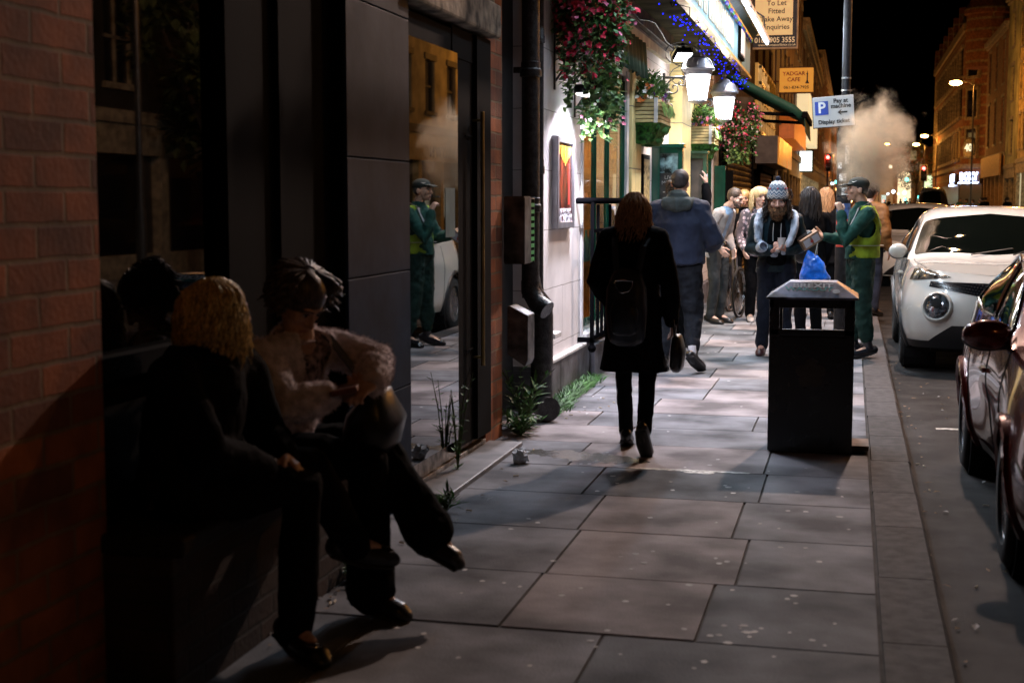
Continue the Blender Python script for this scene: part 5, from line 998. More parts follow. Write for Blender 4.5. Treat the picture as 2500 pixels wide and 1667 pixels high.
vanp = car('tall pale van in the middle of the road far away', (4.2, 78, -.1), silver_p, 'sedan', ([0, .25, .62, .95, 1.05, 1.57], [0, .25, .7, 1.0, 1.2, 2.35]))
# ================================================================== PEOPLE
random.seed(77)
def sk(nm, c): return mat(nm, c, .5, var=.12, vs=30, spec=.4)
skin_pale = sk('skin_pale', (.62, .40, .32)); skin_warm = sk('skin_warm', (.56, .33, .23)); skin_red = sk('skin_ruddy', (.62, .35, .27))
def fab(nm, c, rough=.85, **k): return mat(nm, c, rough, var=k.pop('var', .18), vs=k.pop('vs', 12), bump=k.pop('bump', .25), bs=k.pop('bs', 160), spec=.25, **k)
def JS(H=1.75, **o):
    """joints of a standing figure facing -Y, its left side at +X"""
    s = H/1.75; J = dict(pelvis=(0, 0, .96), waist=(0, .0, 1.10), chest=(0, .01, 1.30), neck=(0, .02, 1.47), head=(0, -.015, 1.635),
        shL=(.185, .02, 1.415), elL=(.24, .04, 1.13), wrL=(.25, -.03, .88), shR=(-.185, .02, 1.415), elR=(-.24, .04, 1.13), wrR=(-.25, -.03, .88),
        hipL=(.09, 0, .93), knL=(.10, -.02, .50), anL=(.10, .03, .09), toL=(.11, -.12, .03), hipR=(-.09, 0, .93), knR=(-.10, -.02, .50), anR=(-.10, .03, .09), toR=(-.11, -.12, .03))
    J = {k: V(v)*s for k, v in J.items()}
    for k, v in o.items(): J[k] = V(v)
    return J
def hand(b, wr, d, pn, curl=.35, side=1, s=1.0, spread=.12):
    """palm, four unequal fingers with knuckle bends, thumb from the palm's side. d: pointing dir, pn: palm normal"""
    d = V(d).normalized(); pn = V(pn); pn = (pn-d*pn.dot(d)).normalized(); a = d.cross(pn)*side; wr = V(wr)
    b.sweep([wr-d*.03, wr, wr+d*.045*s, wr+d*.085*s], [(.024*s, .019*s), (.026*s, .019*s), (.038*s, .016*s), (.038*s, .013*s)], 10, side=a)
    for k, (o, L) in enumerate(((-.029, .070), (-.010, .078), (.010, .073), (.028, .058))):
        p = wr+d*.085*s+a*o*s; dd = (d+a*o*spread*22*.3).normalized(); pts = [p-dd*.02]; ang = 0
        for j, f in enumerate((.45, .32, .23)):
            ang += curl*(1.0+.1*k)*(.7 if j == 0 else 1.0); q = dd*cos(ang)+pn*sin(ang); p = p+q*L*f*s; pts.append(p)
        b.sweep(pts, [.0098*s, .0092*s, .0086*s, .0075*s], 8)
    p = wr+d*.022*s-a*.026*s; t1 = (d*.7-a*.75+pn*.25).normalized(); t2 = (d*.9-a*.25+pn*.45).normalized(); b.sweep([p, p+t1*.04*s, p+t1*.04*s+t2*.032*s, p+t1*.04*s+t2*.055*s], [.015*s, .0125*s, .0105*s, .009*s], 8)
def head_mesh(b, c, Rm, s=1.0, ears=True, nose=1.0, jaw=1.0, mouth_open=0):
    P = lambda x, y, z: V(c)+Rm @ V((x*s, y*s, z*s)); E = lambda x, y, z, rx, ry, rz_, r=None: b.ell(P(x, y, z), (rx*s, ry*s, rz_*s), (Rm @ r.to_matrix()) if r else Rm, 16, 10)
    E(0, .012, .035, .074, .094, .082); E(0, -.022, -.01, .062, .068, .085); E(0, -.035, -.062, .046*jaw, .050, .045); E(0, -.070, -.088, .022, .018, .018)
    E(0, -.078, .028, .05, .018, .018); b.sweep([P(0, -.087, .018), P(0, -.104*nose, -.018), P(0, -.110*nose, -.028)], [.008*s, .0115*s, .0125*s], 8); E(.012, -.094, -.03, .008, .01, .007); E(-.012, -.094, -.03, .008, .01, .007)
    for e in (1, -1):
        E(e*.042, -.062, -.018, .022, .022, .022)
        if ears: E(e*.074, .012, -.006, .008, .019, .03, Euler((0, 0, e*R(-20))))
    E(0, -.086, -.056, .026, .012, .007); E(0, -.082, -.068-.008*mouth_open, .022, .012, .007)
class Person:
    def __init__(s, label, loc, rz, J, skin, vox=.010, face=(0, 0, 0), hands=True, hpose=None, group=None, hs=1.0, head_kw={}, cat='person'):
        s.t = thing('person', label, 'person', loc, rz, group); s.J = J; s.skin = skin; s.vox = vox; s.M = Matrix.Translation(loc) @ Matrix.Rotation(rz, 4, 'Z'); s.face = Euler([R(a) for a in face]).to_matrix(); s.hs = hs
        b = MB(); j = J
        b.sweep([j['pelvis']-V((0, 0, .02)), j['pelvis'], j['waist'], j['chest'], (j['chest']+j['neck'])/2, j['neck']], [(.12, .09), (.135, .095), (.115, .08), (.13, .092), (.11, .075), (.055, .05)], 14, side=s.side())
        b.sweep([j['shR'], (j['shR']+j['shL'])/2+V((0, 0, .015)), j['shL']], [.048, .055, .048], 10)
        hd = j['head']; b.sweep([j['neck']-V((0, 0, .04)), j['neck']+V((0, 0, .03)), hd-V((0, 0, .05))+s.face @ V((0, .012, 0))], [(.064, .06), (.055, .055), (.052, .056)], 12); head_mesh(b, hd, s.face, hs, **head_kw)
        for q in 'LR':
            b.sweep([j['sh'+q], (j['sh'+q]+j['el'+q])/2, j['el'+q], (j['el'+q]*.6+j['wr'+q]*.4), j['wr'+q]], [.046, .043, .035, .036, .024], 10)
            b.sweep([j['hip'+q], (j['hip'+q]+j['kn'+q])/2, j['kn'+q], j['kn'+q]*.65+j['an'+q]*.35, j['an'+q]+V((0, 0, .02))], [.075, .068, .05, .05, .034], 10)
            b.sweep([j['an'+q], j['an'+q]*.4+j['to'+q]*.6, j['to'+q]], [.034, .032, .024], 8)
        if hands:
            hp = hpose or {}
            for q in 'LR':
                d, pn, cu = hp.get(q, ((j['wr'+q]-j['el'+q]), (1 if q == 'R' else -1, .2, 0), .3)); hand(b, j['wr'+q], d, pn, cu, 1 if q == 'L' else -1, s=1.0)
        s.body = s.mk(b, 'body', skin, sm=1, vox=min(vox, .006) if hands and vox < .012 else vox)
    def side(s): return (s.J['hipL']-s.J['hipR']).normalized()
    def mk(s, b, name, m, sm=3, vox=None, disp=0, ds=.15, remesh=True, parent=None, smooth=50):
        o = b.build(name, m, None, smooth=None if remesh else smooth); o.parent = parent or s.t
        if remesh: solid(o, vox or s.vox, sm, disp, ds)
        return o
    def top(s, m, hem=-.05, th=.022, name='jacket', cuff=.92, rx=(.175, .16, .185), ry=(.13, .12, .135), disp=.022, ds=.12, hemr=None, hood=None, sl=(.062, .058, .052, .046), collar=.035, flare=None, vox=None, sleeves=True, extra=None):
        j = s.J; b = MB(); up = (j['waist']-j['pelvis']).normalized(); bottom = j['pelvis']+up*hem; r0 = hemr or (rx[0]+.005, ry[0]+.005)
        b.sweep([bottom, j['pelvis']*.5+bottom*.5, j['waist'], j['chest'], (j['chest']*.35+j['neck']*.65), j['neck']+V((0, 0, -.015)), j['neck']+V((0, 0, collar))], [r0, (rx[0], ry[0]), (rx[1], ry[1]), (rx[2], ry[2]), (rx[2]*.84, ry[2]*.82), (.085, .085), (.068, .07)], 20, side=s.side(), cap=False)
        b.sweep([j['shR'], (j['shR']+j['shL'])/2+V((0, 0, .012)), j['shL']], [sl[0], sl[0]+.012, sl[0]], 12)
        if sleeves:
            for q in 'LR':
                w_ = j['el'+q]*(1-cuff)+j['wr'+q]*cuff; b.sweep([j['sh'+q], (j['sh'+q]+j['el'+q])/2, j['el'+q], (j['el'+q]+w_)/2, w_], [sl[0], sl[1], sl[2]+.004, sl[2], sl[3]], 12)
        if extra: extra(b)
        return s.mk(b, name, m, 4, vox, disp, ds)
    def trousers(s, m, name='trousers', r=(.10, .088, .072, .066, .058), disp=.02, ds=.1, ank=.01, waist=.0, flare=0):
        j = s.J; b = MB(); b.sweep([j['pelvis']-V((0, 0, .05)), j['pelvis']+(j['waist']-j['pelvis'])*.6], [(.155, .115), (.14, .105)], 16, side=s.side())
        for q in 'LR': a = j['an'+q]+(j['kn'+q]-j['an'+q]).normalized()*ank; b.sweep([j['hip'+q]+V((0, 0, -.01)), (j['hip'+q]+j['kn'+q])/2, j['kn'+q], (j['kn'+q]+a)/2, a], [r[0], r[1], r[2], r[3], r[4]+flare], 12)
        return s.mk(b, name, m, 3, None, disp, ds)
    def shoes(s, m, boot=0, w_=.046, sole=None, name='shoe'):
        j = s.J
        for q in 'LR':
            a, t = j['an'+q], j['to'+q]; d = t-a; fl = V((d.x, d.y, d.z)).normalized(); up = (j['kn'+q]-a).normalized(); sd = fl.cross(up).normalized(); up2 = sd.cross(fl); b = MB()
            heel = a-fl*.055-up2*.035
            b.sweep([heel, a-up2*.03, a+d*.5-up2*.02, t+fl*.005, t+fl*.03-up2*.004], [(w_*.84, .042), (w_*.9, .05), (w_, .044), (w_, .034), (w_*.78, .024)], 12, side=sd)
            b.sweep([a-up2*.02, a+up*(.045+boot)], [w_*.95, w_*.9], 10); o = s.mk(b, name, m, 1, .007)
            b = MB(); b.sweep([heel-up2*.03, a+d*.4-up2*.058, t+fl*.03-up2*.026], [(w_*.85, .012), (w_*1.0, .012), (w_*.85, .012)], 12, side=sd); s.mk(b, 'sole', sole or mat('sole_rubber', (.012, .012, .012), .7), remesh=False, parent=o)
    def eyes(s, dark=(.03, .03, .04), lip=None, brow=None, open_=0):
        c = s.J['head']; P = lambda x, y, z: c+s.face @ V((x*s.hs, y*s.hs, z*s.hs)); b = MB(); w_ = MB()
        for e in (1, -1): w_.ell(P(e*.031, -.0835, .006), (.0125, .006, .0065), s.face, 10, 6); b.ell(P(e*.031, -.0885, .006), (.0065, .003, .0065), s.face, 8, 6); b.sweep([P(e*.018, -.0905, .0135), P(e*.031, -.0905, .0155), P(e*.045, -.084, .012)], .0022, 5)
        s.mk(w_, 'eye_white', mat('eyewhite', (.5, .47, .45), .3), remesh=False); s.mk(b, 'iris', mat('iris_dark', dark, .2), remesh=False)
        b = MB()
        for e in (1, -1): b.sweep([P(e*.014, -.099, .028), P(e*.032, -.098, .034), P(e*.052, -.083, .028)], [(.003, .004)]*3, 6)
        s.mk(b, 'eyebrows', brow or mat('brow_brown', (.08, .045, .025), .8), remesh=False)
        b = MB(); b.sweep([P(-.022, -.092, -.061), P(0, -.1005, -.058), P(.022, -.092, -.061)], [(.003, .004)]*3, 6); b.sweep([P(-.018, -.09, -.066-.01*open_), P(0, -.098, -.069-.012*open_), P(.018, -.09, -.066-.01*open_)], [(.003, .004)]*3, 6); s.mk(b, 'lips', lip or mat('lip_pink', (.40, .14, .13), .4), remesh=False)
        if open_: b = MB(); b.ell(P(0, -.093, -.067), (.017, .006, .007), s.face, 10, 6); s.mk(b, 'mouth', mat('mouth_dark', (.05, .015, .015), .5), remesh=False)
    def hair(s, m, length=.0, n=260, cap=1.0, back=True, style='long', spread=.02, wave=.012, top=.0, fr=.0, r=.0042, curl=0, fa=1.9, seed=0, jit=.08):
        rs = random.getstate(); random.seed(100+seed); c = s.J['head']; F = s.face; hs = s.hs; b = MB(); P = lambda x, y, z: c+F @ V((x*hs, y*hs, z*hs))
        b.ell(P(0, .020 if style != 'long' else .008, .045+top), (.083*hs*cap, .098*hs*cap, .084*hs*cap), F, 18, 12); b.ell(P(0, .05, .01 if style == 'crop' else -.01), (.072*hs*cap, .06*hs*cap, (.06 if style == 'crop' else .085)*hs*cap), F, 16, 10)
        if style == 'crop': o = s.mk(b, 'hair', m, 1, .008, .008, .02); random.setstate(rs); return o
        cap_o = b; s2 = MB(); 
        for i in range(n):
            a = rnd(-fa, fa) if style != 'bald_front' else rnd(-1.5, 1.5)        # azimuth from the back
            el = rnd(.15, 1.35) if i % 3 else rnd(-.3, .4)
            jr = 1+rnd(0, jit); x, y, z = .084*jr*sin(a)*cos(el), .012+.1*cos(a)*cos(el), .045+top+.086*sin(el)
            if y < -.03 and z < .06 and fa < 2: y = -.02-fr
            out = V((sin(a), cos(a), 0)); p = P(x*cap, y*cap, z*cap); L = length*rnd(.65, 1.08); pts = [p]; w0 = rnd(0, 6.3); dn = V((0, 0, -1)); o3 = F @ out; px = p
            for k in range(1, 8):
                u = k/7; edge = max(0, min(1, (z-.0)/.1))
                hor = (o3*(.088*jr*cap-V((x, y-.02, 0)).length)*hs*min(1, u*3)); wv = V((sin(w0+u*(7+curl)), cos(w0*1.3+u*(6+curl)), 0))*wave*u
                q = p+hor+dn*L*u+o3*spread*u*u+wv; pts.append(q)
            s2.sweep(pts, [r, r*1.5, r*1.7, r*1.7, r*1.6, r*1.4, r*1.1, r*.5], 5, cap=False)
        o = s.mk(cap_o, 'hair', m, 1, .01); s.mk(s2, 'hair_strands', m, remesh=False, parent=o, smooth=80); random.setstate(rs); return o
def cutaway(o, inside, th=.006):
    """open a finished garment where inside(point) holds, give the edge thickness"""
    bake(o); bm = bmesh.new(); bm.from_mesh(o.data); bmesh.ops.delete(bm, geom=[v for v in bm.verts if inside(v.co)], context='VERTS'); bm.to_mesh(o.data); bm.free(); sd = o.modifiers.new('edge', 'SOLIDIFY'); sd.thickness = th; sd.offset = -1; return o
def spikes(p, o, m, n, L, name, seed=1, w_=.0025):
    """soft pile standing on a finished garment"""
    rs = random.getstate(); random.seed(seed); dg = bpy.context.evaluated_depsgraph_get(); me = o.evaluated_get(dg).to_mesh(); b = MB(); k = len(me.vertices)
    for i in range(n):
        v = me.vertices[random.randrange(k)]; nn = (V(v.normal)+V((rnd(-.7, .7), rnd(-.7, .7), rnd(-.9, .5)))).normalized(); q = V(v.co); u = nn.orthogonal().normalized()*w_; b.add([q-u, q+u, q+nn*L*rnd(.5, 1)], [(0, 1, 2)])
    q = b.build(name, m, None); q.parent = o; random.setstate(rs); return q
blackc = mat('black_cloth', (.006, .006, .007), .9, var=.2, vs=12, bump=.3, bs=120, spec=.04); blackl = mat('black_leather', (.012, .012, .013), .3, bump=.15, bs=60); denim = fab('dark_denim', (.012, .016, .03))
# ---------------- P3 walking woman seen from behind
J = JS(1.60, elL=(.25, .10, 1.05), wrL=(.18, -.05, .93), elR=(-.265, .05, 1.03), wrR=(-.255, -.08, .82), head=(0, -.02, 1.455), neck=(0, .02, 1.33), shL=(.18, .02, 1.30), shR=(-.18, .02, 1.30), chest=(0, .01, 1.2))
J['anR'] = V((-.11, .14, .15)); J['toR'] = V((-.12, .08, .03)); J['knR'] = V((-.1, -.03, .48)); J['anL'] = V((.10, -.25, .09)); J['toL'] = V((.12, -.39, .03)); J['knL'] = V((.1, -.15, .48))
p = Person('woman in long black coat with backpack walking away along pavement', (-1.27, 8.50, 0), pi-.05, J, skin_pale, .010, hs=1.0); p.t.scale = (.86, .92, 1); p.M = p.M @ Matrix.Diagonal((.86, .92, 1, 1))
p.top(blackc, hem=-.37, hemr=(.245, .17), rx=(.205, .18, .195), ry=(.155, .145, .15), name='coat', sl=(.075, .07, .064, .056), disp=.02, collar=.06, cuff=1.0)
p.trousers(blackc, ank=.01, r=(.095, .085, .062, .058, .052)); p.shoes(blackl, boot=.08, w_=.05)
auburn = mat('auburn_hair', (.42, .22, .10), .38, var=.5, vs=190, st=(1, 1, .08)); h_ = p.hair(auburn, .22, 520, 1.0, spread=.03, wave=.02, seed=3, r=.0028)
b = MB(); b.ell((0, .05, 1.345), (.085, .08, .055)); b.ell((0, .03, 1.31), (.11, .10, .05)); p.mk(b, 'scarf', blackc, disp=.01)
t = thing('backpack', 'small dark backpack with metal ring handle worn by walking woman', 'backpack', (-1.30, 8.55, .9)); Mx = p.M @ Matrix.Translation((0, -.01, -.07))
def WB(b, M): b.v = [tuple(M @ V(v)) for v in b.v]; return b
b = MB(); b.sweep([(0, .235, .80), (0, .25, .95), (0, .24, 1.08), (0, .215, 1.16)], [(.13, .06), (.145, .08), (.14, .075), (.11, .05)], 16, side=(1, 0, 0), ex=.7); WB(b, Mx); bag = b.build('pack', mat('navy_nylon', (.008, .012, .022), .4, bump=.3, bs=20), t, smooth=60)
b = MB(); b.sweep([(0, .31, .84), (0, .325, .95), (0, .30, 1.01)], [(.09, .03), (.10, .04), (.08, .025)], 14, side=(1, 0, 0), ex=.7); WB(b, Mx).build('pocket', MATS['navy_nylon'], t, smooth=60)
b = MB(); b.sweep([(.062, .33, 1.135), (.055, .335, 1.10), (.03, .345, 1.075), (0, .35, 1.068), (-.03, .345, 1.075), (-.055, .335, 1.10), (-.062, .33, 1.135), (0, .33, 1.14), (.062, .33, 1.135)], .005, 6); WB(b, Mx).build('ring_handle', chrome_ := mat('chrome', (0, 0, 0)), t, smooth=60)
b = MB()
for e in (1, -1): b.sweep([(e*.07, .24, 1.14), (e*.10, .17, 1.33), (e*.125, .08, 1.40), (e*.13, -.02, 1.38)], [(.022, .007)]*4, 8, side=(1, 0, 0)); b.sweep([(e*.05, .29, 1.12), (e*.11, .25, 1.1)], .008, 6)
WB(b, Mx).build('strap', mat('strap_blue', (.008, .014, .025), .6), t)
t = thing('handbag', 'black handbag hanging from the walking woman\'s right forearm', 'handbag', (-1.05, 8.75, .7)); b = MB(); b.sweep([(-.30, -.05, .61), (-.305, -.05, .70), (-.30, -.05, .77)], [(.045, .10), (.05, .11), (.035, .09)], 14, side=(1, 0, 0), ex=.6); WB(b, Mx).build('bag', blackl, t, smooth=60); b = MB(); b.sweep([(-.3, -.13, .74), (-.28, -.12, .88), (-.26, -.06, .93), (-.28, .0, .88), (-.3, .03, .74)], .008, 6); WB(b, Mx).build('handle', blackl, t)
# ---------------- P4 man in navy jacket from behind
J = JS(1.80, elL=(.33, .0, 1.17), wrL=(.20, -.22, 1.12), elR=(-.33, .0, 1.17), wrR=(-.20, -.22, 1.12), knL=(.10, -.06, .50), anL=(.12, .02, .10), toL=(.14, -.12, .045), knR=(-.13, -.02, .50), anR=(-.17, .17, .17), toR=(-.22, .05, .06), head=(0, -.03, 1.685))
p = Person('man in navy jacket with grey hood walking away by pub wall', (-1.50, 12.75, 0), pi-.08, J, skin_pale, .010)
navy = fab('navy_jacket', (.012, .019, .042), .75, sheen=.1, vs=4)
p.top(navy, hem=-.03, hemr=(.195, .145), rx=(.24, .235, .245), ry=(.17, .17, .17), sl=(.092, .088, .080, .06), disp=.045, ds=.16, name='jacket')
trk = fab('track_bottoms', (.005, .007, .011)); p.trousers(trk, r=(.125, .108, .088, .078, .052), disp=.04, ds=.09, ank=.06); p.shoes(blackl, w_=.05)
b = MB(); b.sweep([(-.13, .03, 1.52), (-.10, .12, 1.50), (0, .15, 1.49), (.10, .12, 1.50), (.13, .03, 1.52)], [(.045, .03), (.06, .045), (.07, .05), (.06, .045), (.045, .03)], 12); b.sweep([(0, .03, 1.52), (0, .09, 1.58)], [(.12, .07), (.10, .05)], 14, side=(1, 0, 0)); p.mk(b, 'hood', fab('grey_green_hood', (.055, .07, .07), .8), disp=.015, ds=.08)
p.hair(mat('dark_stubble', (.035, .03, .03), .6, var=.3), style='crop', cap=.97)
for q0, q1 in (((-.17, .19, .18), (-.16, .17, .25)), ((.12, .02, .13), (.115, .01, .19))): b = MB(); b.cyl(q0, q1, .036, n=12); p.mk(b, 'sock', fab('white_sock', (.5, .5, .52)), remesh=False)
# ---------------- P10 man reaching up behind him
J = JS(1.72, elL=(.42, -.05, 1.42), shL=(.19, 0, 1.44), wrL=(.52, -.1, 1.70)); J = JS(1.74, elR=(-.30, -.12, 1.45), wrR=(-.22, -.2, 1.70), head=(.02, -.03, 1.62))
p = Person('person in black jacket leaning one arm on the pub wall behind navy jacket', (-1.78, 14.9, 0), pi-.6, J, skin_pale, .012); p.top(blackc, name='jacket', rx=(.2, .19, .2), disp=.03); p.trousers(blackc); p.shoes(blackl); p.hair(mat('brown_hair', (.07, .045, .03), .5, var=.4, vs=190, st=(1, 1, .08)), .05, 120, seed=4)
# ---------------- P5 smart man leaning, profile
J = JS(1.76, pelvis=(0, .05, .95), waist=(0, .04, 1.09), chest=(0, -.03, 1.28), neck=(0, -.13, 1.43), head=(0, -.24, 1.56), shL=(.18, -.07, 1.38), shR=(-.18, -.10, 1.38), elL=(.24, -.0, 1.12), wrL=(.18, -.10, .93), elR=(-.24, -.02, 1.10), wrR=(-.18, -.14, .95), knL=(.1, -.02, .5))
p = Person('bearded man in pale grey blazer and blue shirt leaning towards the women', (-1.62, 17.9, 0), R(62), J, skin_pale, .010, face=(18, 0, 8))
p.top(fab('blue_shirt', (.28, .42, .62), .6), name='shirt', rx=(.155, .14, .16), ry=(.118, .11, .118), sl=(.05, .05, .045, .04), disp=.02, hem=.0)
def openfront(b): pass
bl_ = p.top(fab('grey_blazer', (.40, .38, .37), .8), hem=-.12, hemr=(.21, .13), rx=(.195, .175, .19), ry=(.125, .115, .125), name='blazer', disp=.018, collar=-.01)
cutaway(bl_, lambda v: v.y < -.07 and -.035-.02*(v.z-.9) < v.x < .035+max(0, .12*(v.z-1.1)) and v.z > .8)
p.trousers(fab('charcoal_trousers', (.03, .036, .04), .7), disp=.025); p.shoes(blackl); p.hair(mat('brown_hair', (0, 0, 0)), style='crop', cap=.985); p.eyes(); b = MB(); hd = p.J['head']; Pf = lambda x, y, z: hd+p.face @ V((x, y, z)); b.sweep([Pf(.062, -.02, -.03), Pf(.056, -.05, -.065), Pf(.02, -.085, -.088), Pf(-.02, -.085, -.088), Pf(-.056, -.05, -.065), Pf(-.062, -.02, -.03)], [.014, .02, .024, .024, .02, .014], 10); b.sweep([Pf(-.026, -.092, -.045), Pf(0, -.1, -.042), Pf(.026, -.092, -.045)], .006, 6); p.mk(b, 'beard', mat('beard_dark', (.05, .032, .022), .8, var=.4, vs=80), vox=.006, disp=.006, ds=.02)
b = MB(); b.cyl((0, .04, 1.035), (0, .04, 1.0), .001); b.sweep([(-.15, 0, 1.01), (-.08, -.085, 1.01), (0, -.10, 1.01), (.08, -.085, 1.01), (.15, 0, 1.01)], [(.006, .018)]*5, 6); b2 = p.mk(b, 'belt', blackl, remesh=False); b = MB(); b.box((-.025, -.118, .99), (.025, -.105, 1.03)); p.mk(b, 'buckle', mat('chrome', (0, 0, 0)), remesh=False)
# ---------------- P6 young long-haired woman
J = JS(1.68, head=(0, -.03, 1.56)); p = Person('young woman with very long fair hair in black top behind the blazer man', (-1.47, 20.1, 0), R(4), J, skin_warm, .012, face=(4, 4, 0), hs=.96)
p.top(blackc, name='top', rx=(.16, .14, .165), sl=(.05, .048, .044, .038), disp=.015); p.trousers(blackc, r=(.095, .08, .06, .055, .048)); p.hair(mat('honey_hair', (.50, .30, .12), .4, var=.45, vs=190, st=(1, 1, .08)), .42, 300, 1.03, seed=6, spread=.01, r=.004); p.eyes(open_=.4)
b = MB()
p.shoes(mat('sandal_brown', (.05, .02, .012), .4))
# ---------------- P7 woman in spotted blouse
J = JS(1.70, head=(-.01, -.06, 1.575), neck=(0, -.03, 1.42), elL=(.24, .0, 1.10), wrL=(.14, -.2, 1.0), elR=(-.25, .02, 1.10), wrR=(-.22, -.15, .92))
p = Person('blonde older woman talking in grey blouse with white spots', (-1.14, 18.3, 0), R(14), J, skin_pale, .010, face=(2, -6, 14), head_kw=dict(mouth_open=.6))
sm_ = bpy.data.materials.new('spotted_blouse'); sm_.use_nodes = True; n = sm_.node_tree; bs = n.nodes['Principled BSDF']; tcn = n.nodes.new('ShaderNodeTexCoord'); vo_ = n.nodes.new('ShaderNodeTexVoronoi'); vo_.inputs['Scale'].default_value = 17; vo_.inputs['Randomness'].default_value = .7; n.links.new(tcn.outputs['Object'], vo_.inputs[0]); rp2 = n.nodes.new('ShaderNodeValToRGB'); rp2.color_ramp.elements[0].position = .33; rp2.color_ramp.elements[0].color = (.62, .48, .52, 1); rp2.color_ramp.elements[1].position = .38; rp2.color_ramp.elements[1].color = (.12, .10, .115, 1); n.links.new(vo_.outputs['Distance'], rp2.inputs[0]); n.links.new(rp2.outputs[0], bs.inputs[0]); bs.inputs['Roughness'].default_value = .8
p.top(sm_, hem=-.10, name='blouse', rx=(.185, .165, .175), ry=(.14, .125, .13), hemr=(.2, .15), disp=.03, sl=(.058, .058, .056, .045), collar=.01)
p.trousers(blackc, r=(.11, .095, .075, .07, .062)); p.shoes(mat('sandal_white', (.4, .36, .34), .5)); p.hair(mat('platinum_hair', (.68, .52, .28), .4, var=.3, vs=190, st=(1, 1, .08)), .20, 300, 1.06, seed=7, spread=.012, wave=.008); p.eyes(open_=1, brow=mat('brow_fair', (.3, .2, .1), .8))
b = MB(); c = p.J['head']
for i in range(60):
    x = rnd(-.06, .065); b.sweep([c+p.face @ V((x*.8, -.05, .118)), c+p.face @ V((x, -.1, .085)), c+p.face @ V((x*1.1, -.104, .045+rnd(-.006, .008)))], [.006, .006, .003], 5)
p.mk(b, 'fringe', MATS['platinum_hair'], remesh=False)
# ---------------- P8 bearded man with woolly hat, cup in his hands
J = JS(1.71, pelvis=(0, .04, .92), waist=(0, .05, 1.06), chest=(0, .03, 1.25), neck=(0, -.03, 1.39), head=(0, -.12, 1.515), shL=(.19, .0, 1.33), shR=(-.19, .0, 1.33), elL=(.245, .02, 1.07), wrL=(.09, -.22, 1.055), elR=(-.25, .02, 1.06), wrR=(-.05, -.24, 1.045), knL=(.09, -.06, .49), knR=(-.11, -.02, .49), anR=(-.13, .03, .09), toR=(-.15, -.11, .03))
p = Person('bearded man in patterned woolly bobble hat holding a paper cup', (-.72, 14.35, 0), R(3), J, skin_red, .010, face=(2, 0, 0), hs=1.08, hpose={'L': ((-.55, -.5, .35), (-.9, .2, 0), .55), 'R': ((.85, -.45, .15), (.1, -.1, 1), .45)}, head_kw=dict(jaw=1.05, nose=1.06))
jkt = fab('dark_teal_jacket', (.010, .026, .036), .5); p.top(jkt, hem=-.10, hemr=(.2, .15), rx=(.195, .185, .19), ry=(.145, .14, .145), sl=(.076, .072, .066, .052), disp=.035, ds=.14, name='jacket')
b = MB(); b.sweep([(0, -.11, .93), (0, -.125, 1.1), (0, -.145, 1.24), (0, -.13, 1.33)], [(.10, .04), (.10, .035), (.09, .03), (.075, .03)], 12, side=(1, 0, 0)); p.mk(b, 'hoodie', blackc, disp=.01)
b = MB(); b.sweep([(-.035, -.172, 1.31), (-.04, -.185, 1.2), (-.038, -.19, 1.14)], .004, 5); b.sweep([(.04, -.172, 1.31), (.035, -.185, 1.22), (.037, -.19, 1.17)], .004, 5); p.mk(b, 'drawstring', mat('cord_white', (.5, .5, .5), .7), remesh=False)
tw = fab('pale_blue_fleece', (.42, .48, .58), .9); b = MB()
b.sweep([(0, .10, 1.42), (-.10, .07, 1.43), (-.165, -.04, 1.38), (-.185, -.135, 1.27), (-.175, -.17, 1.14), (-.11, -.19, 1.06), (-.02, -.2, 1.01)], [(.05, .03), (.06, .035), (.075, .035), (.095, .035), (.10, .035), (.08, .035), (.04, .03)], 12); b.sweep([(0, .10, 1.42), (.10, .07, 1.43), (.165, -.03, 1.37), (.165, -.13, 1.25), (.12, -.17, 1.12), (.07, -.19, 1.03)], [(.05, .03), (.06, .035), (.075, .035), (.085, .035), (.08, .035), (.055, .03)], 12); p.mk(b, 'draped_fleece', tw, disp=.03, ds=.07, vox=.009)
b = MB(); b.lathe([(.05, 0), (.055, .05), (.045, .10), (.038, .1), (.045, .05), (.04, .005)], (-.16, -.235, 1.075), 16, Euler((R(80), R(0), R(20))).to_matrix()); p.mk(b, 'rolled_sleeve', tw, remesh=False, smooth=60)
p.trousers(denim, r=(.105, .092, .075, .07, .062), disp=.03); p.shoes(mat('oxblood_boot', (.07, .02, .02), .35), boot=.05)
brn = mat('dark_curly_hair', (.045, .028, .02), .5, var=.4, vs=190, st=(1, 1, .08)); p.hair(brn, .24, 260, 1.0, seed=8, spread=.03, wave=.028, curl=9, r=.0055, fa=1.72)
p.eyes(brow=mat('brow_brown', (0, 0, 0))); c = p.J['head']; Pf = lambda x, y, z: c+p.face @ V((x, y, z))
b = MB(); b.ell(Pf(0, -.068, -.098), (.066, .05, .055), p.face); b.ell(Pf(0, -.062, -.135), (.052, .042, .045), p.face); b.sweep([Pf(-.066, -.02, -.03), Pf(-.06, -.05, -.07), Pf(0, -.08, -.1), Pf(.06, -.05, -.07), Pf(.066, -.02, -.03)], [.016, .026, .03, .026, .016], 10); b.sweep([Pf(-.036, -.09, -.062), Pf(0, -.106, -.047), Pf(.036, -.09, -.062)], [.01, .012, .01], 8); bd = p.mk(b, 'beard', mat('ginger_beard', (.16, .08, .035), .8, var=.5, vs=60), vox=.008, disp=.014, ds=.02)
spikes(p, bd, MATS['ginger_beard'], 1400, .022, 'beard_hair', 3, .0018)
b = MB(); b.lathe([(.101, -.01), (.106, .0), (.106, .03), (.100, .045), (.096, .08), (.084, .12), (.062, .155), (.03, .172), (0, .175)], Pf(0, .004, .04), 28, p.face @ Matrix.Diagonal((1, 1.1, 1))); ht = b
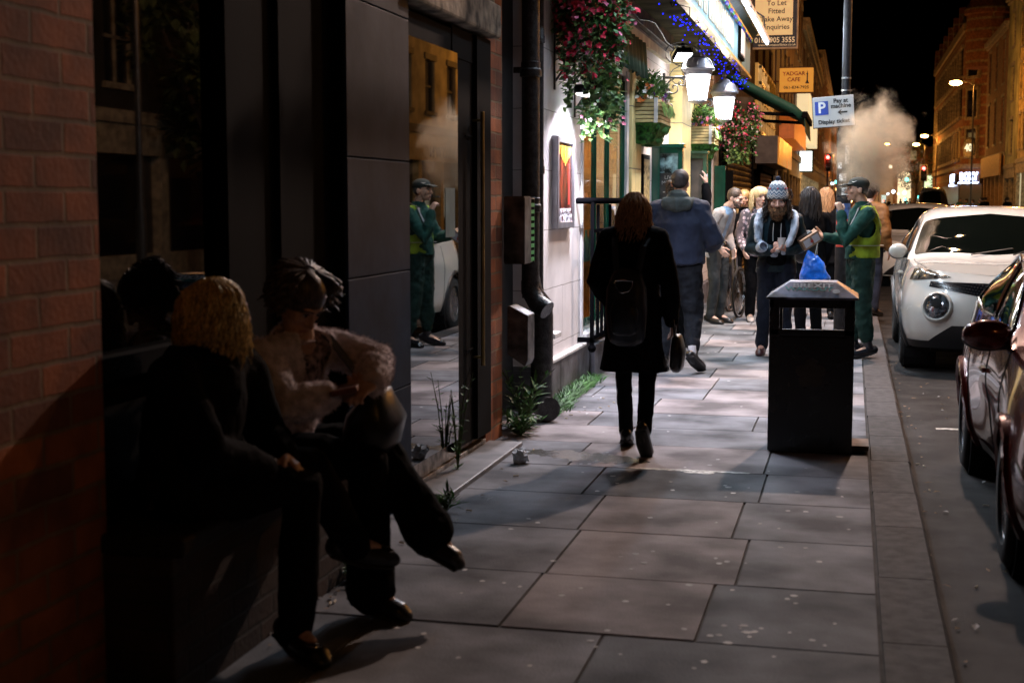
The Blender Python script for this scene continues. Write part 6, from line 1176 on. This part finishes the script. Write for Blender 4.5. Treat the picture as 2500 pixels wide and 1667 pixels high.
wm = bpy.data.materials.new('fair_isle_knit'); wm.use_nodes = True; n = wm.node_tree; bs = n.nodes['Principled BSDF']; bs.inputs['Roughness'].default_value = .95
tcn = n.nodes.new('ShaderNodeTexCoord'); sp_ = n.nodes.new('ShaderNodeSeparateXYZ'); n.links.new(tcn.outputs['Object'], sp_.inputs[0])
at = n.nodes.new('ShaderNodeMath'); at.operation = 'ARCTAN2'; ax = n.nodes.new('ShaderNodeMath'); ax.operation = 'ADD'; ax.inputs[1].default_value = .12; n.links.new(sp_.outputs[1], ax.inputs[0]); n.links.new(sp_.outputs[0], at.inputs[0]); n.links.new(ax.outputs[0], at.inputs[1])
si = n.nodes.new('ShaderNodeMath'); si.operation = 'MULTIPLY'; si.inputs[1].default_value = 14; n.links.new(at.outputs[0], si.inputs[0]); s3 = n.nodes.new('ShaderNodeMath'); s3.operation = 'SINE'; n.links.new(si.outputs[0], s3.inputs[0])
zz = n.nodes.new('ShaderNodeMath'); zz.operation = 'MULTIPLY_ADD'; zz.inputs[1].default_value = .010; n.links.new(s3.outputs[0], zz.inputs[0]); n.links.new(sp_.outputs[2], zz.inputs[2])
rz_ = n.nodes.new('ShaderNodeMapRange'); rz_.inputs[1].default_value = 1.545; rz_.inputs[2].default_value = 1.74; n.links.new(zz.outputs[0], rz_.inputs[0])
cr_ = n.nodes.new('ShaderNodeValToRGB'); cr_.color_ramp.interpolation = 'CONSTANT'; E_ = cr_.color_ramp.elements; E_[0].color = (.12, .13, .16, 1); E_[1].position = .07; E_[1].color = (.5, .5, .5, 1)
for pp, cc_ in ((.13, (.10, .12, .16)), (.19, (.5, .5, .5)), (.24, (.10, .14, .2)), (.34, (.45, .47, .5)), (.42, (.10, .14, .2)), (.58, (.28, .32, .38)), (.66, (.08, .1, .14)), (.72, (.5, .52, .54)), (.85, (.3, .33, .37))): e = E_.new(pp); e.color = (*cc_, 1)
n.links.new(rz_.outputs[0], cr_.inputs[0]); n.links.new(cr_.outputs[0], bs.inputs[0]); hto = p.mk(b, 'woolly_hat', wm, remesh=False, smooth=70)
b = MB(); b.ell(Pf(0, .0, .232), .026); p.mk(b, 'bobble', fab('navy_wool', (.015, .02, .04)), disp=.01, ds=.02, vox=.006)
b = MB()
for k in range(7): a = k*.9; q = Pf(.094*sin(a), -.1*cos(a)+.004, .135); b.ell(q, (.007, .007, .009))
p.mk(b, 'red_motif', mat('wool_red', (.5, .03, .03), .9), remesh=False, parent=hto)
t = thing('paper_cup', 'white paper cup held at chest height by the bearded man', 'cup', (-.68, 14.1, 1.08)); b = MB(); b.lathe([(0, 0), (.026, 0), (.038, .10), (.040, .10), (.040, .104), (.036, .104), (.024, .01)], (0, 0, 0), 20); b.v = [tuple(p.M @ (V(v)+V((.045, -.29, 1.07)))) for v in b.v]; b.build('cup', mat('cup_white', (.62, .60, .60), .5, var=.03), t, smooth=40)
b = MB(); b.ell((0, 0, 0), (.025, .02, .018)); b.v = [tuple(p.M @ (V(v)+V((.012, -.30, 1.045)))) for v in b.v]; b.build('coin_pouch', mat('pouch', (.3, .27, .25), .5), t)
# ---------------- P9 man in green uniform and hi-vis vest, profile to the left
J = JS(1.79, head=(0, -.05, 1.635), neck=(0, .0, 1.49), shL=(.18, .02, 1.41), shR=(-.18, .02, 1.41), elL=(.23, -.22, 1.13), wrL=(.13, -.235, 1.42), elR=(-.24, -.08, 1.14), wrR=(-.15, -.33, 1.18), knL=(.11, .0, .5), anL=(.13, .06, .1), toL=(.17, -.1, .035), anR=(-.13, -.02, .1), toR=(-.15, -.18, .035))
p = Person('man in green uniform and yellow hi vis vest drawing on a vape by kerb', (.09, 14.35, 0), R(-76), J, skin_warm, .010, face=(-3, 0, 0), hpose={'L': ((-.35, -.15, .9), (-.9, -.3, 0), .9), 'R': ((.25, -.85, .2), (.7, .2, .6), .5)})
grn = fab('green_sweatshirt', (.012, .055, .042), .9); p.top(grn, hem=-.02, rx=(.195, .185, .19), ry=(.15, .14, .145), sl=(.07, .066, .062, .045), disp=.035, ds=.1, name='sweatshirt', cuff=.94)
p.trousers(fab('green_cargo', (.010, .034, .026), .8), r=(.12, .105, .088, .082, .062), disp=.04, ds=.09, ank=.10); p.shoes(mat('shiny_boot', (.014, .014, .018), .2, coat=.5), boot=.08, w_=.05)
hv = fab('hi_vis_yellow', (.22, .32, .02), .8); j = p.J
b = MB(); b.sweep([(0, .02, .98), (0, .02, 1.12), (0, .03, 1.30), (0, .03, 1.40), (0, .02, 1.46)], [(.212, .165), (.205, .16), (.205, .16), (.17, .125), (.11, .10)], 20, side=(1, 0, 0), cap=False)
b.sweep([(-.15, .02, 1.425), (0, .02, 1.45), (.15, .02, 1.425)], [.07, .07, .07], 10); hvo = p.mk(b, 'hi_vis_vest', hv, vox=.009, disp=.012)
cutaway(hvo, lambda v: (abs(v.x) > .13 and ((v.y-.0)**2+(v.z-1.27)**2) < .095**2) or (v.y < -.08 and abs(v.x) < .045+.03*(v.z-1)) or v.z > 1.485 or (abs(v.x) < .085 and v.y < 0 and v.z > 1.38))
b = MB(); b.sweep([(.222*cos(a), .02+.175*sin(a), 1.10) for a in [-1.1+k*.2 for k in range(28)]], [(.003, .024)]*28, 6, side=(0, 0, 1)); b.v = [tuple(v) for v in b.v]; p.mk(b, 'reflective_band', mat('reflective_grey', (.35, .32, .33), .35), remesh=False, parent=hvo)
b = MB(); b.sweep([(.12, .16, 1.2), (.125, .13, 1.36), (.12, .05, 1.515), (.11, -.06, 1.46), (.10, -.13, 1.3), (.10, -.15, 1.15)], [(.003, .024)]*6, 6, side=(0, 1, 0)); p.mk(b, 'reflective_band', MATS['reflective_grey'], remesh=False, parent=hvo)
p.hair(mat('dark_stubble', (0, 0, 0)), style='crop', cap=.95); p.eyes(); c = p.J['head']; Pf = lambda x, y, z: c+p.face @ V((x, y, z))
b = MB(); b.ell(Pf(0, .016, .062), (.087, .104, .068), p.face, 20, 12); b.sweep([Pf(0, -.07, .052), Pf(0, -.12, .048), Pf(0, -.165, .032)], [(.075, .012), (.07, .008), (.05, .006)], 14, side=(1, 0, 0)); p.mk(b, 'cap', fab('cap_green_grey', (.035, .042, .036), .8), sm=2, vox=.006)
b = MB(); b.sweep([Pf(.062, -.072, .078), Pf(.069, -.058, .072), Pf(.082, -.03, .085)], [.002, .004, .0015], 5); p.mk(b, 'cap_mark', mat('thread_white', (.6, .6, .6), .6), remesh=False)
def inhand(name, label, cat, loc, parts, pp):
    t = thing(name, label, cat, tuple(pp.M @ V(loc)))
    for nm, b, m in parts: b.v = [tuple(pp.M @ V(v)) for v in b.v]; b.build(nm, m, t, smooth=40)
    return t
b = MB(); b.cyl(Pf(0, -.105, -.06), Pf(.01, -.20, -.075), .0075, n=10); b.cyl(Pf(0, -.09, -.058), Pf(0, -.106, -.06), .005, n=8); inhand('vape_pen', 'small metal vape pen held to the green uniformed man\'s lips', 'vape', (0, -.18, 1.57), [('pen', b, mat('vape_steel', (.25, .25, .3), .2, .9))], p)
rb_ = Euler((R(32), R(8), R(12))).to_matrix(); cb_ = V((-.02, -.50, 1.15)); b = MB(); b.cbox(cb_, (.10, .20, .11), rb_); b1 = MB(); b1.cbox(cb_+rb_ @ V((.051, -.045, 0)), (.003, .075, .075), rb_); b1.cbox(cb_+rb_ @ V((.051, .05, 0)), (.003, .07, .075), rb_); b2 = MB(); b2.cbox(cb_+rb_ @ V((.053, -.0, -.005)), (.003, .03, .02), rb_); b3 = MB(); b3.cbox(cb_+rb_ @ V((-.02, -.02, .062)), (.06, .15, .012), rb_)
inhand('cardboard_box', 'brown cardboard takeaway box with white labels held by the green uniformed man', 'box', tuple(cb_), [('carton', b, mat('cardboard', (.30, .19, .12), .8)), ('label_patch', b1, mat('label_white', (.5, .5, .55), .6)), ('red_mark', b2, mat('label_red', (.5, .04, .03), .6)), ('black_tray', b3, blackl)], p)
# ---------------- P11 dark woman behind with bags; P12 auburn woman; P13 brown jacket
J = JS(1.66, elR=(-.24, .05, 1.08), wrR=(-.22, -.05, .84)); p = Person('dark haired woman in black beside the bearded man carrying bags', (-.45, 15.9, 0), R(-150), J, skin_pale, .012); p.top(blackc, hem=-.25, hemr=(.22, .16), rx=(.2, .18, .19), name='coat'); p.trousers(blackc); p.shoes(blackl); p.hair(mat('near_black_hair', (.02, .012, .01), .4, var=.4, vs=190, st=(1, 1, .08)), .30, 220, 1.04, seed=9)
t = thing('shopping_bag', 'bright blue plastic carrier bag hanging beside the bearded man', 'carrier bag', (-.44, 15.35, .7)); b = MB(); b.sweep([(-.37, 15.25, .58), (-.37, 15.25, .72), (-.39, 15.25, .86), (-.44, 15.26, 1.0), (-.47, 15.27, 1.07)], [(.16, .10), (.16, .11), (.12, .08), (.05, .03), (.015, .015)], 18, side=(1, 0, 0)); o = b.build('bag', mat('blue_plastic', (.01, .13, .65), .25, var=.2, coat=.4), t); solid(o, .010, 3, .03, .09); b = MB(); b.sweep([(-.47, 15.27, 1.05), (-.48, 15.28, 1.1), (-.46, 15.28, 1.06)], .008, 6); b.build('handle', MATS['blue_plastic'], t)
t = thing('shoulder_bag', 'black leather shoulder bag with pale piping beside the bearded man', 'shoulder bag', (-.42, 15.3, 1.0)); b = MB(); b.sweep([(-.47, 15.3, .93), (-.45, 15.3, 1.05), (-.46, 15.3, 1.18)], [(.12, .07), (.11, .07), (.07, .05)], 14, side=(1, 0, 0), ex=.7); b.build('bag', blackl, t, smooth=60); b = MB(); b.sweep([(-.36, 15.24, 1.2), (-.345, 15.23, 1.08), (-.37, 15.23, .95)], .005, 6); b.build('piping', mat('pipe_pale', (.4, .4, .4), .4), t)
J = JS(1.68); p = Person('woman with long straight auburn hair seen from behind beyond the bin', (-.33, 18.9, 0), R(176), J, skin_pale, .012); p.top(blackc, hem=-.2, hemr=(.2, .15), name='coat'); p.trousers(blackc); p.shoes(blackl); p.hair(auburn, .33, 260, 1.04, seed=10, spread=.0, wave=.006)
t = thing('tote_bag', 'pale printed tote bag hanging behind the green uniformed man', 'tote bag', (-.02, 18.7, .8)); b = MB(); b.bbox((-.17, 18.62, .62), (.13, 18.70, 1.02), .02); tb = b.build('bag', mat('tote_cream', (.50, .42, .22), .8, var=.3), t); b = MB(); b.sweep([(-.1, 18.66, 1.0), (-.12, 18.7, 1.2), (-.12, 18.74, 1.0)], .01, 6); b.build('handle', MATS['tote_cream'], t); b = MB(); b.box((-.06, 18.612, .76), (.0, 18.618, .86)); b.build('purple_print', mat('print_purple', (.15, .05, .25), .7), tb)
J = JS(1.76); p = Person('person in brown jacket standing behind the green uniformed man', (.24, 19.6, 0), R(150), J, skin_pale, .012); p.top(fab('brown_jacket', (.16, .07, .02), .6), name='jacket', rx=(.22, .21, .22), ry=(.16, .15, .16), sl=(.08, .08, .07, .055), disp=.04); p.trousers(denim); p.shoes(blackl); p.hair(mat('near_black_hair', (0, 0, 0)), .06, 140, seed=11)
J = JS(1.72); p = Person('blue coated passer by with dark hair walking past the closed shutters', (-1.05, 23.5, 0), R(10), J, skin_pale, .014, hands=False); p.top(blackc, name='coat', hem=-.2, disp=.02); p.trousers(blackc); p.shoes(blackl); p.hair(mat('near_black_hair', (0, 0, 0)), .12, 140, seed=12); p.t['label'] = 'dark coated passer by walking past the closed shutters'
for o in list(p.t.children): bake(o)
base = p.t
J = JS(1.70); p2 = Person('passer by in pale teal top on far right pavement', (7.4, 106, 0), R(20), J, skin_pale, .02, hands=False); p2.top(fab('teal_top', (.10, .26, .22)), name='top', disp=.01); p2.trousers(blackc); p2.shoes(blackl); p2.hair(mat('near_black_hair', (0, 0, 0)), .05, 40, seed=13)
for o in list(p2.t.children): bake(o)
def crowd(n, xr, yr, group, src, lab):
    for i in range(n):
        o = copy_tree(src); o.location = (rnd(*xr), rnd(*yr), 0); o.rotation_euler.z = rnd(0, 6.3); s = rnd(.93, 1.06); o.scale = (s, s, s); o['group'] = group; o['label'] = lab
crowd(9, (-1.7, .0), (26, 58), 'dark figures crowding the left pavement', base, 'dark figure among the crowd on left pavement beyond the shutters'); crowd(6, (7.0, 8.6), (84, 108), 'figures on the far right pavement', base, 'dark figure walking on the far right pavement'); crowd(6, (1.0, 7), (150, 190), 'figures crossing at the street end', base, 'tiny dark figure crossing at the street end'); crowd(2, (7.0, 8.4), (96, 110), 'pale clad figures on the far right pavement', p2.t, 'pale topped figure walking on the far right pavement')
p2.t['group'] = 'pale clad figures on the far right pavement'; p2.t['label'] = 'pale topped figure walking on the far right pavement'
# ---------------- bicycle behind the blazer man
t = thing('bicycle', 'bicycle standing behind the blazer man, rear wheel showing', 'bicycle', (-1.55, 19.2, 0)); bk_ = V((-1.42, 18.85, .33)); fw_ = V((-1.62, 19.85, .33))
for nm, c in (('rear_wheel', bk_), ('front_wheel', fw_)):
    Mw = Matrix.Rotation(R(-11), 3, 'Z') @ Matrix.Rotation(R(90), 3, 'Y'); b = MB(); b.lathe([(.33, -.015), (.345, 0), (.33, .015), (.31, .012), (.31, -.012), (.33, -.015)], c, 36, Mw); wl_ = b.build(nm, MATS['tyre_rubber'], t, smooth=60); b = MB(); b.lathe([(.311, -.01), (.311, .01), (.295, .008), (.295, -.008), (.311, -.01)], c, 36, Mw)
    for k in range(20): a = k*2*pi/20; b.cyl(c, c+Mw @ V((.3*cos(a), .3*sin(a), 0)), .0015, n=4)
    b.build('rim', mat('chrome', (0, 0, 0)), wl_)
bb = (bk_+fw_)/2+V((0, 0, -.04)); st0 = bb+(bk_-bb)*.2+V((0, 0, .5)); hd0 = fw_+(bk_-fw_)*.15+V((0, 0, .5)); b = MB()
for a_, b_ in ((bk_, bb), (bk_, st0), (bb, st0), (bb, hd0), (st0, hd0), (fw_, hd0+V((0, 0, .1)))): b.cyl(a_, b_, .014, n=8)
b.build('frame', mat('bike_frame', (.05, .05, .06), .3, .4), t); b = MB(); b.sweep([st0+V((0, -.1, .1)), st0+V((0, .12, .12))], [(.07, .03), (.03, .02)], 10); b.cyl(st0, st0+V((0, 0, .1)), .012, n=8); b.build('saddle', blackl, t); b = MB(); b.cyl(hd0+V((-.22, 0, .18)), hd0+V((.22, 0, .18)), .012, n=8); b.cyl(hd0, hd0+V((0, 0, .18)), .012, n=8); b.build('handlebar', blackl, t)
# ---------------- P1 seated blonde woman (nearest), back to camera
Wd = lambda **k: {a: V(b_) for a, b_ in k.items()}
J = Wd(pelvis=(-2.08, 4.20, .64), waist=(-2.07, 4.21, .78), chest=(-2.05, 4.23, .94), neck=(-2.02, 4.26, 1.05), head=(-2.015, 4.31, 1.15), shL=(-2.0, 4.42, .97), shR=(-2.06, 4.05, .97), elL=(-1.95, 4.52, .74), wrL=(-1.84, 4.44, .67), elR=(-1.95, 4.06, .74), wrR=(-1.86, 4.30, .66), hipL=(-2.03, 4.28, .60), knL=(-1.80, 4.56, .61), anL=(-1.70, 4.70, .32), toL=(-1.60, 4.78, .26), hipR=(-2.05, 4.12, .60), knR=(-1.77, 4.40, .58), anR=(-1.79, 4.37, .10), toR=(-1.68, 4.30, .035))
p = Person('blonde woman in black coat seated on ledge with her back to camera', (0, 0, 0), 0, J, skin_pale, .009, face=(-8, 0, 150)); p.t.location = (0, 0, 0)
p.top(blackc, hem=-.06, name='coat', rx=(.215, .195, .205), ry=(.15, .145, .145), sl=(.088, .08, .07, .055), disp=.03, collar=.03); p.trousers(blackc, r=(.105, .098, .08, .07, .062), ank=-.01); p.shoes(blackl, w_=.046, boot=.015)
gold = mat('golden_hair', (.78, .50, .22), .36, var=.55, vs=190, st=(1, 1, .08)); p.hair(gold, .18, 1300, 1.04, seed=20, spread=.016, wave=.014, r=.0022, fa=2.5, jit=.1)
b = MB()
for kk in range(4): q = p.J['toL']+V((-.07+.03*kk, -.02, .035-.004*kk)); b.ell(q, (.012, .012, .008))
p.mk(b, 'shoe_buckle', mat('chrome', (0, 0, 0)), remesh=False); b = MB(); b.ell(p.J['toR']+V((-.02, 0, .035)), (.03, .02, .008)); p.mk(b, 'shoe_buckle', mat('chrome', (0, 0, 0)), remesh=False)
# ---------------- P2 seated dark haired woman in fluffy cardigan
J = Wd(pelvis=(-2.08, 4.98, .63), waist=(-2.06, 4.96, .77), chest=(-2.01, 4.92, .93), neck=(-1.97, 4.88, 1.045), head=(-1.965, 4.86, 1.165), shL=(-1.90, 5.04, .975), shR=(-2.05, 4.73, .96), elL=(-1.72, 5.02, .93), wrL=(-1.68, 4.86, .87), elR=(-1.93, 4.68, .80), wrR=(-1.80, 4.76, .84), hipL=(-2.03, 5.06, .59), knL=(-1.70, 5.00, .61), anL=(-1.50, 4.97, .31), toL=(-1.40, 4.96, .22), hipR=(-2.03, 4.88, .59), knR=(-1.70, 4.86, .57), anR=(-1.70, 4.88, .10), toR=(-1.58, 4.86, .035))
p = Person('dark haired woman in fluffy pale cardigan seated on ledge opening her purse', (0, 0, 0), 0, J, skin_warm, .008, face=(38, 0, 68), hpose={'L': ((-.2, -.9, -.1), (-.3, .1, -1), .7), 'R': ((.5, .8, .1), (0, 0, 1), .6)})
p.top(fab('floral_top', (.42, .32, .34), .8, var=.6, vs=40), name='floral_top', rx=(.15, .14, .155), ry=(.11, .105, .115), sl=(.045, .045, .04, .035), collar=-.03)
cg = fab('fluffy_wool', (.66, .58, .61), .95, vs=30); ca = p.top(cg, hem=.0, name='cardigan', rx=(.185, .175, .185), ry=(.125, .12, .125), sl=(.078, .074, .074, .058), disp=.02, ds=.07, collar=-.03, cuff=.86)
cutaway(ca, lambda v: ((v.x+1.87)/.09)**2+((v.y-4.87)/.07)**2+((v.z-.90)/.16)**2 < 1 or ((v.x+1.89)/.08)**2+((v.y-4.87)/.07)**2+((v.z-1.0)/.09)**2 < 1)
spikes(p, ca, cg, 14000, .017, 'fleece_pile', 8, .0016)
p.trousers(blackc, r=(.105, .098, .085, .08, .085), ank=.0, flare=.01); p.shoes(blackl, w_=.046, boot=.01); p.hair(mat('dark_brown_hair', (.07, .045, .03), .4, var=.6, vs=190, st=(1, 1, .08)), .07, 420, 1.05, seed=21, spread=.02, wave=.02, r=.003, jit=.25); p.eyes()
t = thing('purse', 'open brown purse in the hands of the cardigan woman', 'purse', (-1.6, 4.8, .85)); b = MB(); b.cbox((-1.75, 4.79, .86), (.10, .19, .022), Euler((0, R(-12), R(12)))); b.build('wallet', mat('brown_purse', (.16, .05, .03), .45, bump=.3), t, bevel=.006); b = MB(); b.ell((-1.72, 4.85, .877), (.006, .03, .004)); b.build('clasp', mat('brass', (0, 0, 0)), t)
t = thing('handbag', 'black leather handbag on the lap of the cardigan woman with strap over her shoulder', 'handbag', (-1.65, 4.95, .75)); b = MB(); b.sweep([(-1.72, 4.97, .66), (-1.70, 4.97, .74), (-1.70, 4.96, .80)], [(.10, .13), (.10, .14), (.06, .10)], 16, side=(1, 0, 0), ex=.7); b.build('bag', blackl, t, smooth=60); b = MB(); b.sweep([(-1.70, 4.94, .80), (-1.78, 4.93, .92), (-1.87, 4.95, 1.02), (-1.93, 4.97, 1.055)], [(.014, .004)]*4, 6); b.build('strap', mat('strap_grey', (.10, .11, .13), .35), t)
